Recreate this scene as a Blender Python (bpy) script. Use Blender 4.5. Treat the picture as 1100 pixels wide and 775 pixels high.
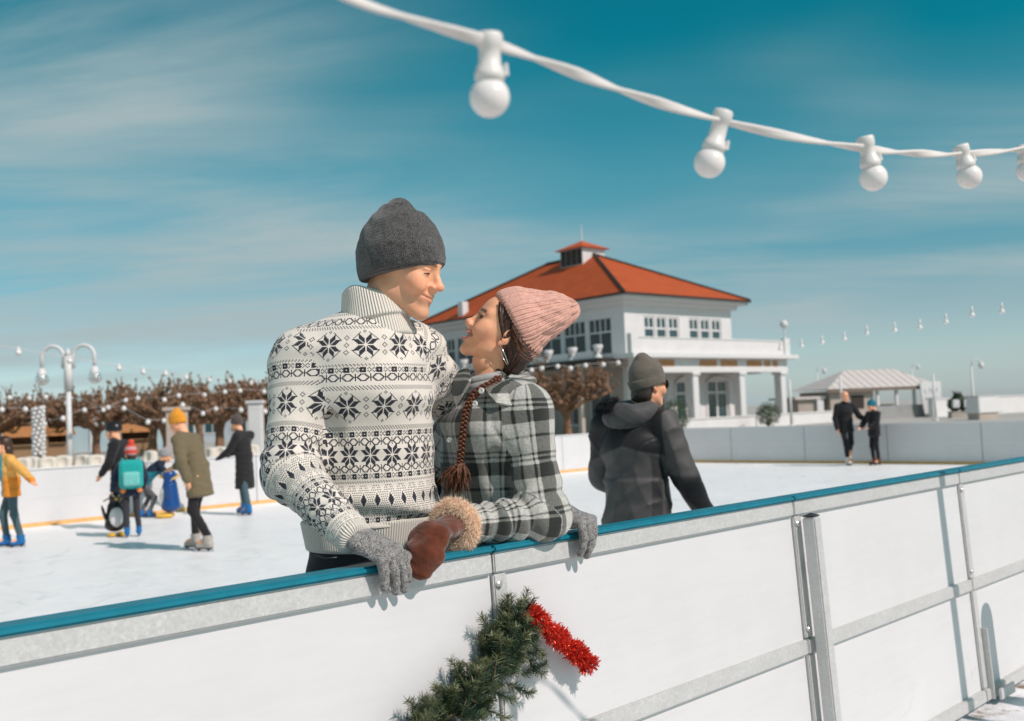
import bpy, bmesh, math, random
import numpy as np
from mathutils import Vector, Matrix, noise as mnoise
for _o in list(bpy.data.objects): bpy.data.objects.remove(_o)
SC = bpy.context.scene
COL = SC.collection
R_ = math.radians

# ------------------------------------------------------------------ camera
CAM_H = 1.455
FPX = 1069.0                       # focal length in photograph pixels (35 mm on 36 mm, 1100 px)
PITCH, ROLL = R_(3.13), R_(2.3)
cam_data = bpy.data.cameras.new('camera')
cam_data.lens = 35.0; cam_data.sensor_width = 36.0
cam_data.clip_start = 0.05; cam_data.clip_end = 5000
cam_data.dof.use_dof = True
cam_data.dof.focus_distance = 2.62
cam_data.dof.aperture_fstop = 4.0
cam = bpy.data.objects.new('camera', cam_data); COL.objects.link(cam)
_M = Matrix.Translation((0, 0, CAM_H)) @ Matrix.Rotation(R_(90) + PITCH, 4, 'X') @ Matrix.Rotation(-ROLL, 4, 'Z')
cam.matrix_world = _M
SC.camera = cam
_C = np.array(_M.to_3x3())

def at(px, py, d):
    """world point seen at photograph pixel (px,py), d metres along the view axis"""
    v = np.array([(px - 550.0) / FPX * d, -(py - 387.5) / FPX * d, -d])
    return _C @ v + np.array([0, 0, CAM_H])
def on_z(px, py, z):
    v = _C @ np.array([(px - 550.0) / FPX, -(py - 387.5) / FPX, -1.0])
    t = (z - CAM_H) / v[2]
    return v * t + np.array([0, 0, CAM_H])
def proj(p):
    q = _C.T @ (np.asarray(p, float) - np.array([0, 0, CAM_H]))
    return 550 + q[0] / -q[2] * FPX, 387.5 - q[1] / -q[2] * FPX, -q[2]

# ------------------------------------------------------------------ world, sun, exposure
SUN_AZ, SUN_EL = R_(37), R_(43)     # sun to the right of and a little behind the camera
sun_dir = Vector((math.cos(SUN_AZ) * math.cos(SUN_EL), -math.sin(SUN_AZ) * math.cos(SUN_EL), math.sin(SUN_EL)))
W = bpy.data.worlds.new('World'); SC.world = W; W.use_nodes = True
def build_world():
    nt = W.node_tree; N, L = nt.nodes, nt.links; N.clear()
    out = N.new('ShaderNodeOutputWorld'); bg = N.new('ShaderNodeBackground')
    sky = N.new('ShaderNodeTexSky'); sky.sky_type = 'NISHITA'; sky.sun_disc = False
    sky.sun_elevation = SUN_EL
    sky.sun_rotation = math.atan2(sun_dir.x, sun_dir.y)
    sky.altitude = 0; sky.air_density = 1.0; sky.dust_density = 0.6; sky.ozone_density = 1.5
    # film-like teal grade of the blue sky
    tint = N.new('ShaderNodeMix'); tint.data_type = 'RGBA'; tint.blend_type = 'MULTIPLY'
    tint.inputs[0].default_value = 1.0
    L.new(sky.outputs[0], tint.inputs[6])
    tc = N.new('ShaderNodeTexCoord')
    sep = N.new('ShaderNodeSeparateXYZ'); L.new(tc.outputs['Generated'], sep.inputs[0])
    gr = N.new('ShaderNodeValToRGB'); e = gr.color_ramp.elements
    while len(e) < len(SKY_TINT): e.new(0.5)
    for k, (p, c) in enumerate(SKY_TINT): e[k].position = p; e[k].color = tuple(x / 1.5 for x in c) + (1,)
    L.new(sep.outputs[2], gr.inputs[0])
    g2 = N.new('ShaderNodeMix'); g2.data_type = 'RGBA'; g2.blend_type = 'MULTIPLY'; g2.inputs[0].default_value = 1.0
    L.new(gr.outputs[0], g2.inputs[6]); g2.inputs[7].default_value = (1.5, 1.5, 1.5, 1); L.new(g2.outputs[2], tint.inputs[7])
    # thin cirrus
    zz = N.new('ShaderNodeMath'); zz.operation = 'MAXIMUM'; zz.inputs[1].default_value = 0.0; L.new(sep.outputs[2], zz.inputs[0])
    za = N.new('ShaderNodeMath'); za.operation = 'ADD'; za.inputs[1].default_value = 0.14; L.new(zz.outputs[0], za.inputs[0])
    dx = N.new('ShaderNodeMath'); dx.operation = 'DIVIDE'; L.new(sep.outputs[0], dx.inputs[0]); L.new(za.outputs[0], dx.inputs[1])
    dy = N.new('ShaderNodeMath'); dy.operation = 'DIVIDE'; L.new(sep.outputs[1], dy.inputs[0]); L.new(za.outputs[0], dy.inputs[1])
    cmb = N.new('ShaderNodeCombineXYZ'); L.new(dx.outputs[0], cmb.inputs[0]); L.new(dy.outputs[0], cmb.inputs[1])
    mp = N.new('ShaderNodeMapping'); mp.inputs['Rotation'].default_value = (0, 0, R_(35)); mp.inputs['Scale'].default_value = (0.5, 1.9, 1)
    mp.inputs['Location'].default_value = (0.05, 26.14, 0)
    L.new(cmb.outputs[0], mp.inputs[0])
    n1 = N.new('ShaderNodeTexNoise'); n1.inputs['Scale'].default_value = 0.9; n1.inputs['Detail'].default_value = 7; n1.inputs['Roughness'].default_value = 0.6; n1.inputs['Distortion'].default_value = 0.5
    L.new(mp.outputs[0], n1.inputs['Vector'])
    n2 = N.new('ShaderNodeTexNoise'); n2.inputs['Scale'].default_value = 0.5; n2.inputs['Detail'].default_value = 3
    mp2 = N.new('ShaderNodeMapping'); mp2.inputs['Location'].default_value = CLOUD_LOC; L.new(cmb.outputs[0], mp2.inputs[0]); L.new(mp2.outputs[0], n2.inputs['Vector'])
    r1 = N.new('ShaderNodeMapRange'); r1.inputs['From Min'].default_value = 0.33; r1.inputs['From Max'].default_value = 0.72; L.new(n1.outputs[0], r1.inputs[0])
    r2 = N.new('ShaderNodeMapRange'); r2.interpolation_type = 'SMOOTHSTEP'; r2.inputs['From Min'].default_value = 0.33; r2.inputs['From Max'].default_value = 0.66; L.new(n2.outputs[0], r2.inputs[0])
    r2.inputs['To Min'].default_value = 0.0
    m = N.new('ShaderNodeMath'); m.operation = 'MULTIPLY'; L.new(r1.outputs[0], m.inputs[0]); L.new(r2.outputs[0], m.inputs[1])
    m2 = N.new('ShaderNodeMath'); m2.operation = 'MULTIPLY'; m2.inputs[1].default_value = CLOUD_AMT; L.new(m.outputs[0], m2.inputs[0])
    m2.use_clamp = True
    mix = N.new('ShaderNodeMix'); mix.data_type = 'RGBA'; L.new(m2.outputs[0], mix.inputs[0]); L.new(tint.outputs[2], mix.inputs[6])
    mix.inputs[7].default_value = CLOUD_COL
    L.new(mix.outputs[2], bg.inputs[0]); bg.inputs[1].default_value = SKY_STR
    L.new(bg.outputs[0], out.inputs[0])
SKY_TINT = [(0.0, (.92, 1.10, 1.45)), (.05, (.85, 1.00, 1.12)), (.09, (.74, .88, .89)), (.14, (.50, .86, .82)), (.23, (.34, .94, .82)), (.33, (.02, .83, .72)), (1.0, (.04, .80, .72))]
CLOUD_COL = (4.1, 5.0, 5.15, 1)
CLOUD_AMT = 1.3
CLOUD_LOC = (18.52, 3.8, 0.0)
SKY_STR = 0.092
build_world()
sl = bpy.data.lights.new('sun', 'SUN'); sl.energy = 3.45; sl.angle = R_(0.55); sl.color = (1.0, 0.86, 0.825)
so = bpy.data.objects.new('sun', sl); COL.objects.link(so)
so.rotation_euler = sun_dir.to_track_quat('Z', 'Y').to_euler(); so.location = (8, -6, 12)
SC.view_settings.view_transform = 'Standard'; SC.view_settings.look = 'None'
SC.view_settings.exposure = 0.11; SC.view_settings.gamma = 1.0
SC.render.engine = 'CYCLES'

# ------------------------------------------------------------------ node helpers
class E:
    """tiny expression wrapper round math nodes"""
    nt = None
    def __init__(s, sock): s.s = sock
    def op(s, o, *a):
        n = E.nt.nodes.new('ShaderNodeMath'); n.operation = o
        for i, v in enumerate((s,) + a):
            if isinstance(v, E): E.nt.links.new(v.s, n.inputs[i])
            else: n.inputs[i].default_value = float(v)
        return E(n.outputs[0])
    def __add__(s, o): return s.op('ADD', o)
    __radd__ = __add__
    def __sub__(s, o): return s.op('SUBTRACT', o)
    def __rsub__(s, o): return (s * -1.0) + o
    def __mul__(s, o): return s.op('MULTIPLY', o)
    __rmul__ = __mul__
    def __truediv__(s, o): return s.op('DIVIDE', o)
    def lt(s, o): return s.op('LESS_THAN', o)
    def gt(s, o): return s.op('GREATER_THAN', o)
    def fl(s): return s.op('FLOOR')
    def ab(s): return s.op('ABSOLUTE')
    def mod(s, o): return s.op('FLOORED_MODULO', o)
    def mx(s, o): return s.op('MAXIMUM', o)
    def mn(s, o): return s.op('MINIMUM', o)
    def sin(s): return s.op('SINE')
    def within(s, lo, hi): return s.gt(lo - 0.5) * s.lt(hi + 0.5)     # for integers
    def smooth(s, lo, hi):
        n = E.nt.nodes.new('ShaderNodeMapRange'); n.interpolation_type = 'SMOOTHSTEP'
        E.nt.links.new(s.s, n.inputs[0]); n.inputs[1].default_value = lo; n.inputs[2].default_value = hi
        return E(n.outputs[0])

MATS = {}
def new_mat(name):
    m = bpy.data.materials.new(name); m.use_nodes = True
    nt = m.node_tree; E.nt = nt
    b = nt.nodes['Principled BSDF']
    MATS[name] = m
    return m, nt, b
def lk(nt, a, b): nt.links.new(a, b)
def nd(nt, t, **kw):
    n = nt.nodes.new(t)
    for k, v in kw.items():
        if isinstance(k, str) and k in n.inputs: n.inputs[k].default_value = v
        else: setattr(n, k, v)
    return n
def coords(nt, kind='Object'):
    return nt.nodes.new('ShaderNodeTexCoord').outputs[kind]
def uv_exprs(nt):
    n = nt.nodes.new('ShaderNodeUVMap'); n.uv_map = 'uv'
    sp = nt.nodes.new('ShaderNodeSeparateXYZ'); lk(nt, n.outputs[0], sp.inputs[0])
    return E(sp.outputs[0]), E(sp.outputs[1])
def tnoise(nt, scale, detail=4, rough=0.55, vec=None, sc=None, dist=0.0):
    n = nt.nodes.new('ShaderNodeTexNoise'); n.inputs['Scale'].default_value = scale
    n.inputs['Detail'].default_value = detail; n.inputs['Roughness'].default_value = rough; n.inputs['Distortion'].default_value = dist
    if vec is None: vec = coords(nt)
    if sc is not None:
        mp = nt.nodes.new('ShaderNodeMapping'); mp.inputs['Scale'].default_value = sc; lk(nt, vec, mp.inputs[0]); vec = mp.outputs[0]
    lk(nt, vec, n.inputs['Vector'])
    return n.outputs[0]
def ramp(nt, fac, stops):
    r = nt.nodes.new('ShaderNodeValToRGB'); e = r.color_ramp.elements
    while len(e) < len(stops): e.new(0.5)
    for i, (p, c) in enumerate(stops):
        e[i].position = p; e[i].color = tuple(c) + (1,) if len(c) == 3 else c
    lk(nt, fac, r.inputs[0]); return r.outputs[0]
def mixc(nt, fac, a, b, mode='MIX'):
    n = nt.nodes.new('ShaderNodeMix'); n.data_type = 'RGBA'; n.blend_type = mode
    for v, i in ((fac, 0), (a, 6), (b, 7)):
        if hasattr(v, 'is_output'): lk(nt, v, n.inputs[i])
        elif isinstance(v, E): lk(nt, v.s, n.inputs[i])
        elif i == 0: n.inputs[0].default_value = v
        else: n.inputs[i].default_value = tuple(v) + (1,) if len(v) == 3 else v
    return n.outputs[2]
def bump(nt, b, h, strength=0.3, dist=0.01):
    n = nt.nodes.new('ShaderNodeBump'); n.inputs['Strength'].default_value = strength; n.inputs['Distance'].default_value = dist
    lk(nt, h.s if isinstance(h, E) else h, n.inputs['Height']); lk(nt, n.outputs[0], b.inputs['Normal'])
def simple(name, col, rough=0.6, var=0.12, scale=12, bmp=0.15, bdist=0.004, metal=0.0, sheen=0.0, sc=None, spec=0.4):
    """a procedural material with a little colour variation and fine relief"""
    m, nt, b = new_mat(name)
    n = tnoise(nt, scale, 5, 0.6, sc=sc)
    lo = tuple(c * (1 - var) for c in col); hi = tuple(min(1, c * (1 + var)) for c in col)
    lk(nt, ramp(nt, n, [(0.3, lo), (0.7, hi)]), b.inputs['Base Color'])
    b.inputs['Roughness'].default_value = rough; b.inputs['Metallic'].default_value = metal
    b.inputs['Specular IOR Level'].default_value = spec
    if sheen: b.inputs['Sheen Weight'].default_value = sheen
    if bmp: bump(nt, b, tnoise(nt, scale * 4, 4, 0.6, sc=sc), bmp, bdist)
    return m

# ------------------------------------------------------------------ object helpers
def tag(o, label=None, cat=None, group=None, kind=None):
    if label: o['label'] = label
    if cat: o['category'] = cat
    if group: o['group'] = group
    if kind: o['kind'] = kind
    return o
def empty(name, loc, label=None, cat=None, group=None, rz=0.0):
    o = bpy.data.objects.new(name, None); o.empty_display_size = 0.1
    COL.objects.link(o); o.location = tuple(float(v) for v in loc); o.rotation_euler = (0, 0, rz)
    return tag(o, label, cat, group)
def raw_mesh(name, verts, faces, mat=None, smooth=True, uv=None, vcol=None):
    me = bpy.data.meshes.new(name)
    verts = np.asarray(verts, np.float32)
    if isinstance(faces, np.ndarray):
        M, k = faces.shape
        me.vertices.add(len(verts)); me.vertices.foreach_set('co', verts.ravel())
        me.loops.add(M * k); me.loops.foreach_set('vertex_index', faces.astype(np.int32).ravel())
        me.polygons.add(M); me.polygons.foreach_set('loop_start', np.arange(0, M * k, k, dtype=np.int32))
        me.polygons.foreach_set('loop_total', np.full(M, k, np.int32))
        me.update(calc_edges=True)
    else:
        me.from_pydata([tuple(map(float, v)) for v in verts], [], faces); me.update()
    if smooth: me.polygons.foreach_set('use_smooth', np.ones(len(me.polygons), bool))
    if uv is not None:
        l = me.uv_layers.new(name='uv'); l.data.foreach_set('uv', np.asarray(uv, np.float32).ravel())
    if vcol is not None:
        a = me.color_attributes.new('col', 'FLOAT_COLOR', 'POINT')
        c = np.ones((len(verts), 4), np.float32); c[:, :3] = vcol; a.data.foreach_set('color', c.ravel())
    if mat is not None: me.materials.append(mat)
    return me
def link(name, me, parent=None, loc=None):
    o = bpy.data.objects.new(name, me); COL.objects.link(o)
    if parent is not None: o.parent = parent
    if loc is not None: o.location = tuple(float(v) for v in loc)
    return o
def world_obj(name, verts, faces, mat, parent=None, base=None, **kw):
    """verts are world points; base is the origin of the thing (the location of the root)"""
    if base is None: base = np.zeros(3)
    me = raw_mesh(name, np.asarray(verts) - np.asarray(base), faces, mat, **kw)
    return link(name, me, parent, None if parent is not None else base)

class MB:
    """collects shapes into one mesh"""
    def __init__(s): s.v = []; s.f = []
    def addv(s, vs, fs):
        n = len(s.v); s.v.extend([tuple(map(float, v)) for v in vs]); s.f.extend([tuple(i + n for i in f) for f in fs]); return s
    def box(s, c, h, rz=0.0, M=None):
        c = np.asarray(c, float); h = np.asarray(h, float)
        P = np.array([[x, y, z] for z in (-1, 1) for y in (-1, 1) for x in (-1, 1)]) * h
        if M is None:
            ca, sa = math.cos(rz), math.sin(rz); M = np.array([[ca, -sa, 0], [sa, ca, 0], [0, 0, 1]])
        return s.addv(P @ np.asarray(M).T + c, [(0, 2, 3, 1), (4, 5, 7, 6), (0, 1, 5, 4), (2, 6, 7, 3), (0, 4, 6, 2), (1, 3, 7, 5)])
    def tube(s, pts, rad, n=8, cap=True):
        pts = [np.asarray(p, float) for p in pts]
        rads = rad if hasattr(rad, '__len__') else [rad] * len(pts)
        base = len(s.v); up = None; vs = []
        for i, p in enumerate(pts):
            t = pts[min(i + 1, len(pts) - 1)] - pts[max(i - 1, 0)]; t = t / (np.linalg.norm(t) + 1e-9)
            if up is None:
                up = np.array([0, 0, 1.0]) if abs(t[2]) < 0.9 else np.array([1.0, 0, 0])
            a = np.cross(up, t); a /= np.linalg.norm(a) + 1e-9; bb = np.cross(t, a); up = bb
            for k in range(n):
                th = 2 * math.pi * k / n
                vs.append(p + rads[i] * (math.cos(th) * a + math.sin(th) * bb))
        fs = []
        for i in range(len(pts) - 1):
            for k in range(n):
                fs.append((i * n + k, i * n + (k + 1) % n, (i + 1) * n + (k + 1) % n, (i + 1) * n + k))
        if cap:
            fs.append(tuple(range(n))[::-1]); fs.append(tuple((len(pts) - 1) * n + k for k in range(n)))
        return s.addv(vs, fs)
    def lathe(s, prof, n=16, M=None, off=(0, 0, 0)):
        vs, fs = [], []
        for r, z in prof:
            for k in range(n):
                th = 2 * math.pi * k / n; vs.append((r * math.cos(th), r * math.sin(th), z))
        for i in range(len(prof) - 1):
            for k in range(n): fs.append((i * n + k, i * n + (k + 1) % n, (i + 1) * n + (k + 1) % n, (i + 1) * n + k))
        fs.append(tuple(range(n))[::-1]); fs.append(tuple((len(prof) - 1) * n + k for k in range(n)))
        vs = np.array(vs)
        if M is not None: vs = vs @ np.asarray(M).T
        return s.addv(vs + np.asarray(off), fs)
    def build(s, name, mat, parent=None, loc=None, smooth=False, bevel=0.0, seg=2):
        me = raw_mesh(name, np.array(s.v), s.f, mat, smooth=smooth)
        if bevel:
            bm = bmesh.new(); bm.from_mesh(me)
            bmesh.ops.bevel(bm, geom=[e for e in bm.edges], offset=bevel, segments=seg, affect='EDGES', clamp_overlap=True)
            bm.to_mesh(me); bm.free()
        return link(name, me, parent, loc)

# ------------------------------------------------------------------ implicit modelling
def _n(v): v = np.asarray(v, float); return v / (np.linalg.norm(v) + 1e-12)
def frame(f, up):
    """columns: right, forward, up (forward kept)"""
    f = _n(f); r = _n(np.cross(f, up)); u = np.cross(r, f)
    return np.stack([r, f, u], 1)
def cap(a, b, ra, rb=None):
    rb = ra if rb is None else rb
    a = np.asarray(a, float); b = np.asarray(b, float); m = max(ra, rb); ba = b - a; L = ba @ ba + 1e-12
    def f(X, Y, Z):
        px, py, pz = X - a[0], Y - a[1], Z - a[2]
        t = np.clip((px * ba[0] + py * ba[1] + pz * ba[2]) / L, 0, 1)
        return np.sqrt((px - t * ba[0]) ** 2 + (py - t * ba[1]) ** 2 + (pz - t * ba[2]) ** 2) - (ra + (rb - ra) * t)
    return np.minimum(a, b) - m, np.maximum(a, b) + m, f
def ell(c, r, M=None):
    c = np.asarray(c, float); r = np.asarray(r, float)
    if M is None: M = np.eye(3)
    ext = np.sqrt(((np.asarray(M) * r) ** 2).sum(1))
    def f(X, Y, Z):
        p = (X - c[0], Y - c[1], Z - c[2])
        q = [(p[0] * M[0, i] + p[1] * M[1, i] + p[2] * M[2, i]) / r[i] for i in range(3)]
        k0 = np.sqrt(q[0] ** 2 + q[1] ** 2 + q[2] ** 2) + 1e-9
        k1 = np.sqrt((q[0] / r[0]) ** 2 + (q[1] / r[1]) ** 2 + (q[2] / r[2]) ** 2) + 1e-9
        return k0 * (k0 - 1) / k1
    return c - ext, c + ext, f
def ecap(a, b, ra, rb, right, end=None):
    """tapered capsule of elliptical section; ra, rb = (across, deep); right = direction of 'across'"""
    a = np.asarray(a, float); b = np.asarray(b, float); ax = b - a; L = np.linalg.norm(ax); ax = ax / L
    rt = np.asarray(right, float); rt = _n(rt - (rt @ ax) * ax); fw = np.cross(ax, rt)
    m = max(max(ra), max(rb)); e_ = min(min(ra), min(rb)) if end is None else end
    def f(X, Y, Z):
        px, py, pz = X - a[0], Y - a[1], Z - a[2]
        s = px * ax[0] + py * ax[1] + pz * ax[2]; t = np.clip(s / L, 0, 1); e = s - t * L
        x = px * rt[0] + py * rt[1] + pz * rt[2]; y = px * fw[0] + py * fw[1] + pz * fw[2]
        rx = ra[0] + (rb[0] - ra[0]) * t; ry = ra[1] + (rb[1] - ra[1]) * t
        q = np.sqrt((x / rx) ** 2 + (y / ry) ** 2 + (e / e_) ** 2) + 1e-6
        l = np.sqrt(x * x + y * y + e * e)
        return np.where(q > 0.2, l * (1 - 1 / q), -0.5 * np.minimum(rx, ry))
    return np.minimum(a, b) - m, np.maximum(a, b) + m, f
def rbox(c, h, M=None, r=0.01):
    c = np.asarray(c, float); h = np.asarray(h, float)
    if M is None: M = np.eye(3)
    ext = np.abs(np.asarray(M) * h).sum(1)
    def f(X, Y, Z):
        p = (X - c[0], Y - c[1], Z - c[2])
        q = [np.abs(p[0] * M[0, i] + p[1] * M[1, i] + p[2] * M[2, i]) - (h[i] - r) for i in range(3)]
        o = np.sqrt(sum(np.maximum(v, 0) ** 2 for v in q))
        return o + np.minimum(np.maximum(np.maximum(q[0], q[1]), q[2]), 0) - r
    return c - ext, c + ext, f

class Field:
    def __init__(s, lo, hi, h):
        s.lo = np.asarray(lo, float); s.h = h
        s.n = np.ceil((np.asarray(hi, float) - s.lo) / h).astype(int) + 1
        s.d = np.full(tuple(s.n), 0.3, np.float32)
    def sl(s, lo, hi, pad):
        i0 = np.clip(np.floor((lo - pad - s.lo) / s.h).astype(int), 0, s.n); i1 = np.clip(np.ceil((hi + pad - s.lo) / s.h).astype(int) + 1, 0, s.n)
        if np.any(i1 <= i0): return None
        g = [(s.lo[k] + np.arange(i0[k], i1[k]) * s.h).astype(np.float32) for k in range(3)]
        return (slice(i0[0], i1[0]), slice(i0[1], i1[1]), slice(i0[2], i1[2])), g[0][:, None, None], g[1][None, :, None], g[2][None, None, :]
    def add(s, p, k=0.02):
        r = s.sl(p[0], p[1], k + 2 * s.h)
        if r is None: return s
        q, X, Y, Z = r; b = p[2](X, Y, Z).astype(np.float32); a = s.d[q]
        h = np.maximum(k - np.abs(a - b), 0) / k
        s.d[q] = np.minimum(a, b) - h * h * k * 0.25; return s
    def sub(s, p, k=0.01):
        r = s.sl(p[0], p[1], k + 2 * s.h)
        if r is None: return s
        q, X, Y, Z = r; b = -p[2](X, Y, Z).astype(np.float32); a = s.d[q]
        h = np.maximum(k - np.abs(a - b), 0) / k
        s.d[q] = np.maximum(a, b) + h * h * k * 0.25; return s
    def chain(s, pts, rads, k=0.02):
        for i in range(len(pts) - 1): s.add(cap(pts[i], pts[i + 1], rads[i], rads[i + 1]), k)
        return s
    def grid(s):
        g = [(s.lo[k] + np.arange(s.n[k]) * s.h).astype(np.float32) for k in range(3)]
        return g[0][:, None, None], g[1][None, :, None], g[2][None, None, :]
    def cut(s, nrm, off, k=0.004):
        """keep the side where nrm.p < off"""
        X, Y, Z = s.grid(); b = X * nrm[0] + Y * nrm[1] + Z * nrm[2] - off
        h = np.maximum(k - np.abs(s.d - b), 0) / k
        s.d = (np.maximum(s.d, b) + h * h * k * 0.25).astype(np.float32); return s
    def disp(s, fn):
        X, Y, Z = s.grid()
        near = np.abs(s.d) < 0.04
        i = np.nonzero(near)
        s.d[i] += fn(X[i[0], 0, 0], Y[0, i[1], 0], Z[0, 0, i[2]]).astype(np.float32); return s
    def mesh(s, M=None, t=None, smooth=1):
        d = s.d.copy()
        for ax in range(3):
            sl0 = [slice(None)] * 3; sl0[ax] = 0; d[tuple(sl0)] = np.maximum(d[tuple(sl0)], s.h * .3)
            sl0[ax] = -1; d[tuple(sl0)] = np.maximum(d[tuple(sl0)], s.h * .3)
        ins = d < 0
        c = np.zeros(tuple(s.n - 1), np.int8)
        off = [(i, j, k) for i in (0, 1) for j in (0, 1) for k in (0, 1)]
        for i, j, k in off: c += ins[i:ins.shape[0] - 1 + i, j:ins.shape[1] - 1 + j, k:ins.shape[2] - 1 + k]
        act = (c > 0) & (c < 8); I = np.argwhere(act); vid = np.full(c.shape, -1, np.int64); vid[act] = np.arange(len(I))
        val = np.stack([d[I[:, 0] + i, I[:, 1] + j, I[:, 2] + k] for i, j, k in off], 1)
        P = np.zeros((len(I), 3)); cnt = np.zeros(len(I)); offa = np.array(off, float)
        for a in range(8):
            for b in range(a + 1, 8):
                if np.abs(offa[a] - offa[b]).sum() != 1: continue
                m = (val[:, a] < 0) != (val[:, b] < 0)
                t_ = val[m, a] / (val[m, a] - val[m, b])
                P[m] += offa[a] + (offa[b] - offa[a]) * t_[:, None]; cnt[m] += 1
        V = (I + P / cnt[:, None]) * s.h + s.lo
        F = []
        for ax in range(3):
            a1, a2 = (ax + 1) % 3, (ax + 2) % 3
            s0 = [slice(1, -1)] * 3; s1 = [slice(1, -1)] * 3
            s0[ax] = slice(0, -1); s1[ax] = slice(1, None)
            A, B = ins[tuple(s0)], ins[tuple(s1)]
            ch = np.argwhere(A != B)
            if not len(ch): continue
            base = ch + 1; base[:, ax] -= 1
            flip = A[tuple(ch.T)]
            def cell(o1, o2):
                q = base.copy(); q[:, a1] -= o1; q[:, a2] -= o2; return vid[tuple(q.T)]
            Q = np.stack([cell(1, 1), cell(0, 1), cell(0, 0), cell(1, 0)], 1)
            Q[~flip] = Q[~flip][:, ::-1]
            F.append(Q)
        F = np.concatenate(F)
        F = F[(F >= 0).all(1)]
        for _ in range(smooth):
            acc = np.zeros_like(V); n_ = np.zeros(len(V))
            for k in range(4):
                a, b = F[:, k], F[:, (k + 1) % 4]
                for c_ in range(3): acc[:, c_] += np.bincount(a, V[b, c_], len(V))
                n_ += np.bincount(a, minlength=len(V))
            nz = n_ > 0
            V[nz] = 0.5 * V[nz] + 0.5 * acc[nz] / n_[nz, None]
        if M is not None: V = V @ np.asarray(M).T
        if t is not None: V = V + np.asarray(t)
        return V, F
def seg_param(P, pts):
    """nearest position on a polyline: distance, arclength, segment index"""
    best = np.full(len(P), 1e9); arc = np.zeros(len(P)); seg = np.zeros(len(P), int); s0 = 0
    for i in range(len(pts) - 1):
        a, b = np.asarray(pts[i]), np.asarray(pts[i + 1]); ba = b - a; L = np.linalg.norm(ba)
        t = np.clip((P - a) @ ba / (L * L), 0, 1); dd = np.linalg.norm(P - a - t[:, None] * ba, axis=1)
        m = dd < best; best[m] = dd[m]; arc[m] = s0 + t[m] * L; seg[m] = i; s0 += L
    return best, arc, seg
def sn(x, y, z, s, seed=0.0):
    """cheap smooth pseudo-noise from sines, about -1..1"""
    return (np.sin(s * (x * 1.0 + y * .6 - z * .3) + seed) * .5 + np.sin(s * 1.7 * (-x * .4 + y * .9 + z * .5) + seed * 1.7 + 1.3) * .3
            + np.sin(s * 2.9 * (x * .5 - y * .2 + z * .8) + seed * 2.3 + 2.1) * .2)
# ------------------------------------------------------------------ shared materials
def skin_mat(name, base, lip, hairc=None):
    m, nt, b = new_mat(name)
    a = nt.nodes.new('ShaderNodeAttribute'); a.attribute_name = 'col'
    n = tnoise(nt, 60, 4, 0.6); pat = tnoise(nt, 38, 5, 0.65)
    red = mixc(nt, 1.0, a.outputs[0], (1.0, 0.72, 0.66), 'MULTIPLY')
    blot = mixc(nt, (E(pat).smooth(.42, .68) * .55), a.outputs[0], red)
    pore = mixc(nt, (E(tnoise(nt, 520, 3, .7)).smooth(.52, .72) * .22), blot, (0.40, 0.20, 0.13))
    c = mixc(nt, 0.10, pore, ramp(nt, n, [(0.3, tuple(x * .75 for x in base)), (0.7, (base[0], base[1] * 1.05, base[2] * 1.1))]), 'MIX')
    lk(nt, c, b.inputs['Base Color']); lk(nt, ramp(nt, tnoise(nt, 130, 3), [(.3, (.36,) * 3), (.7, (.56,) * 3)]), b.inputs['Roughness'])
    b.inputs['Subsurface Weight'].default_value = 0.18; b.inputs['Subsurface Radius'].default_value = (0.6, 0.25, 0.12); b.inputs['Subsurface Scale'].default_value = 0.012
    b.inputs['Specular IOR Level'].default_value = 0.4
    bump(nt, b, E(tnoise(nt, 700, 4, 0.7)) + E(tnoise(nt, 90, 3)) * 1.5, 0.22, 0.0015)
    return m
def knit_mat(name, dark, light, scale=900, rib=0.0, sheen=0.25, bmp=0.5):
    """marled knit: two yarn colours broken up stitch by stitch, ribs along uv.x when rib > 0"""
    m, nt, b = new_mat(name)
    n1 = tnoise(nt, scale, 2, 0.7); n2 = tnoise(nt, scale * .22, 3, 0.6)
    f = E(n1) * 0.75 + E(n2) * 0.25
    lk(nt, ramp(nt, f.s, [(0.40, dark), (0.60, light)]), b.inputs['Base Color'])
    b.inputs['Roughness'].default_value = 0.95; b.inputs['Specular IOR Level'].default_value = 0.15
    b.inputs['Sheen Weight'].default_value = sheen; b.inputs['Sheen Roughness'].default_value = 0.5
    if rib:
        u, v = uv_exprs(nt)
        h = (u * (2 * math.pi / rib)).sin() * 0.5 + E(n1) * 0.6 + (v * (2 * math.pi / 0.004)).sin() * 0.15
        bump(nt, b, h, bmp, 0.004)
    else: bump(nt, b, n1, bmp, 0.003)
    return m
def leather(name, col): return simple(name, col, 0.5, 0.15, 30, 0.2, 0.002)
def fabric(name, col, rough=0.85, sheen=0.15, var=0.12, scale=25, bmp=0.25):
    return simple(name, col, rough, var, scale, bmp, 0.004, sheen=sheen, spec=0.2)
M_SKIN = skin_mat('skin_fair', (0.85, 0.47, 0.30), (0.5, 0.2, 0.17))
SKIN = np.array([0.87, 0.445, 0.255]); LIP = np.array([0.50, 0.17, 0.14]); BLUSH = np.array([0.88, 0.37, 0.24])
M_STEEL = simple('skate_steel', (0.55, 0.56, 0.58), 0.3, 0.1, 20, 0.05, metal=1.0)
M_PLASTIC_DK = simple('dark_plastic', (0.02, 0.02, 0.022), 0.35, 0.1, 30, 0.05)
M_GLASS_DK = simple('dark_lens', (0.012, 0.010, 0.009), 0.08, 0.1, 10, 0.0)
M_EYE = simple('eye_dark', (0.03, 0.02, 0.016), 0.15, 0.1, 200, 0.0)
M_EYEWHITE = simple('eye_white', (0.6, 0.56, 0.52), 0.2, 0.05, 200, 0.0)
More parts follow.
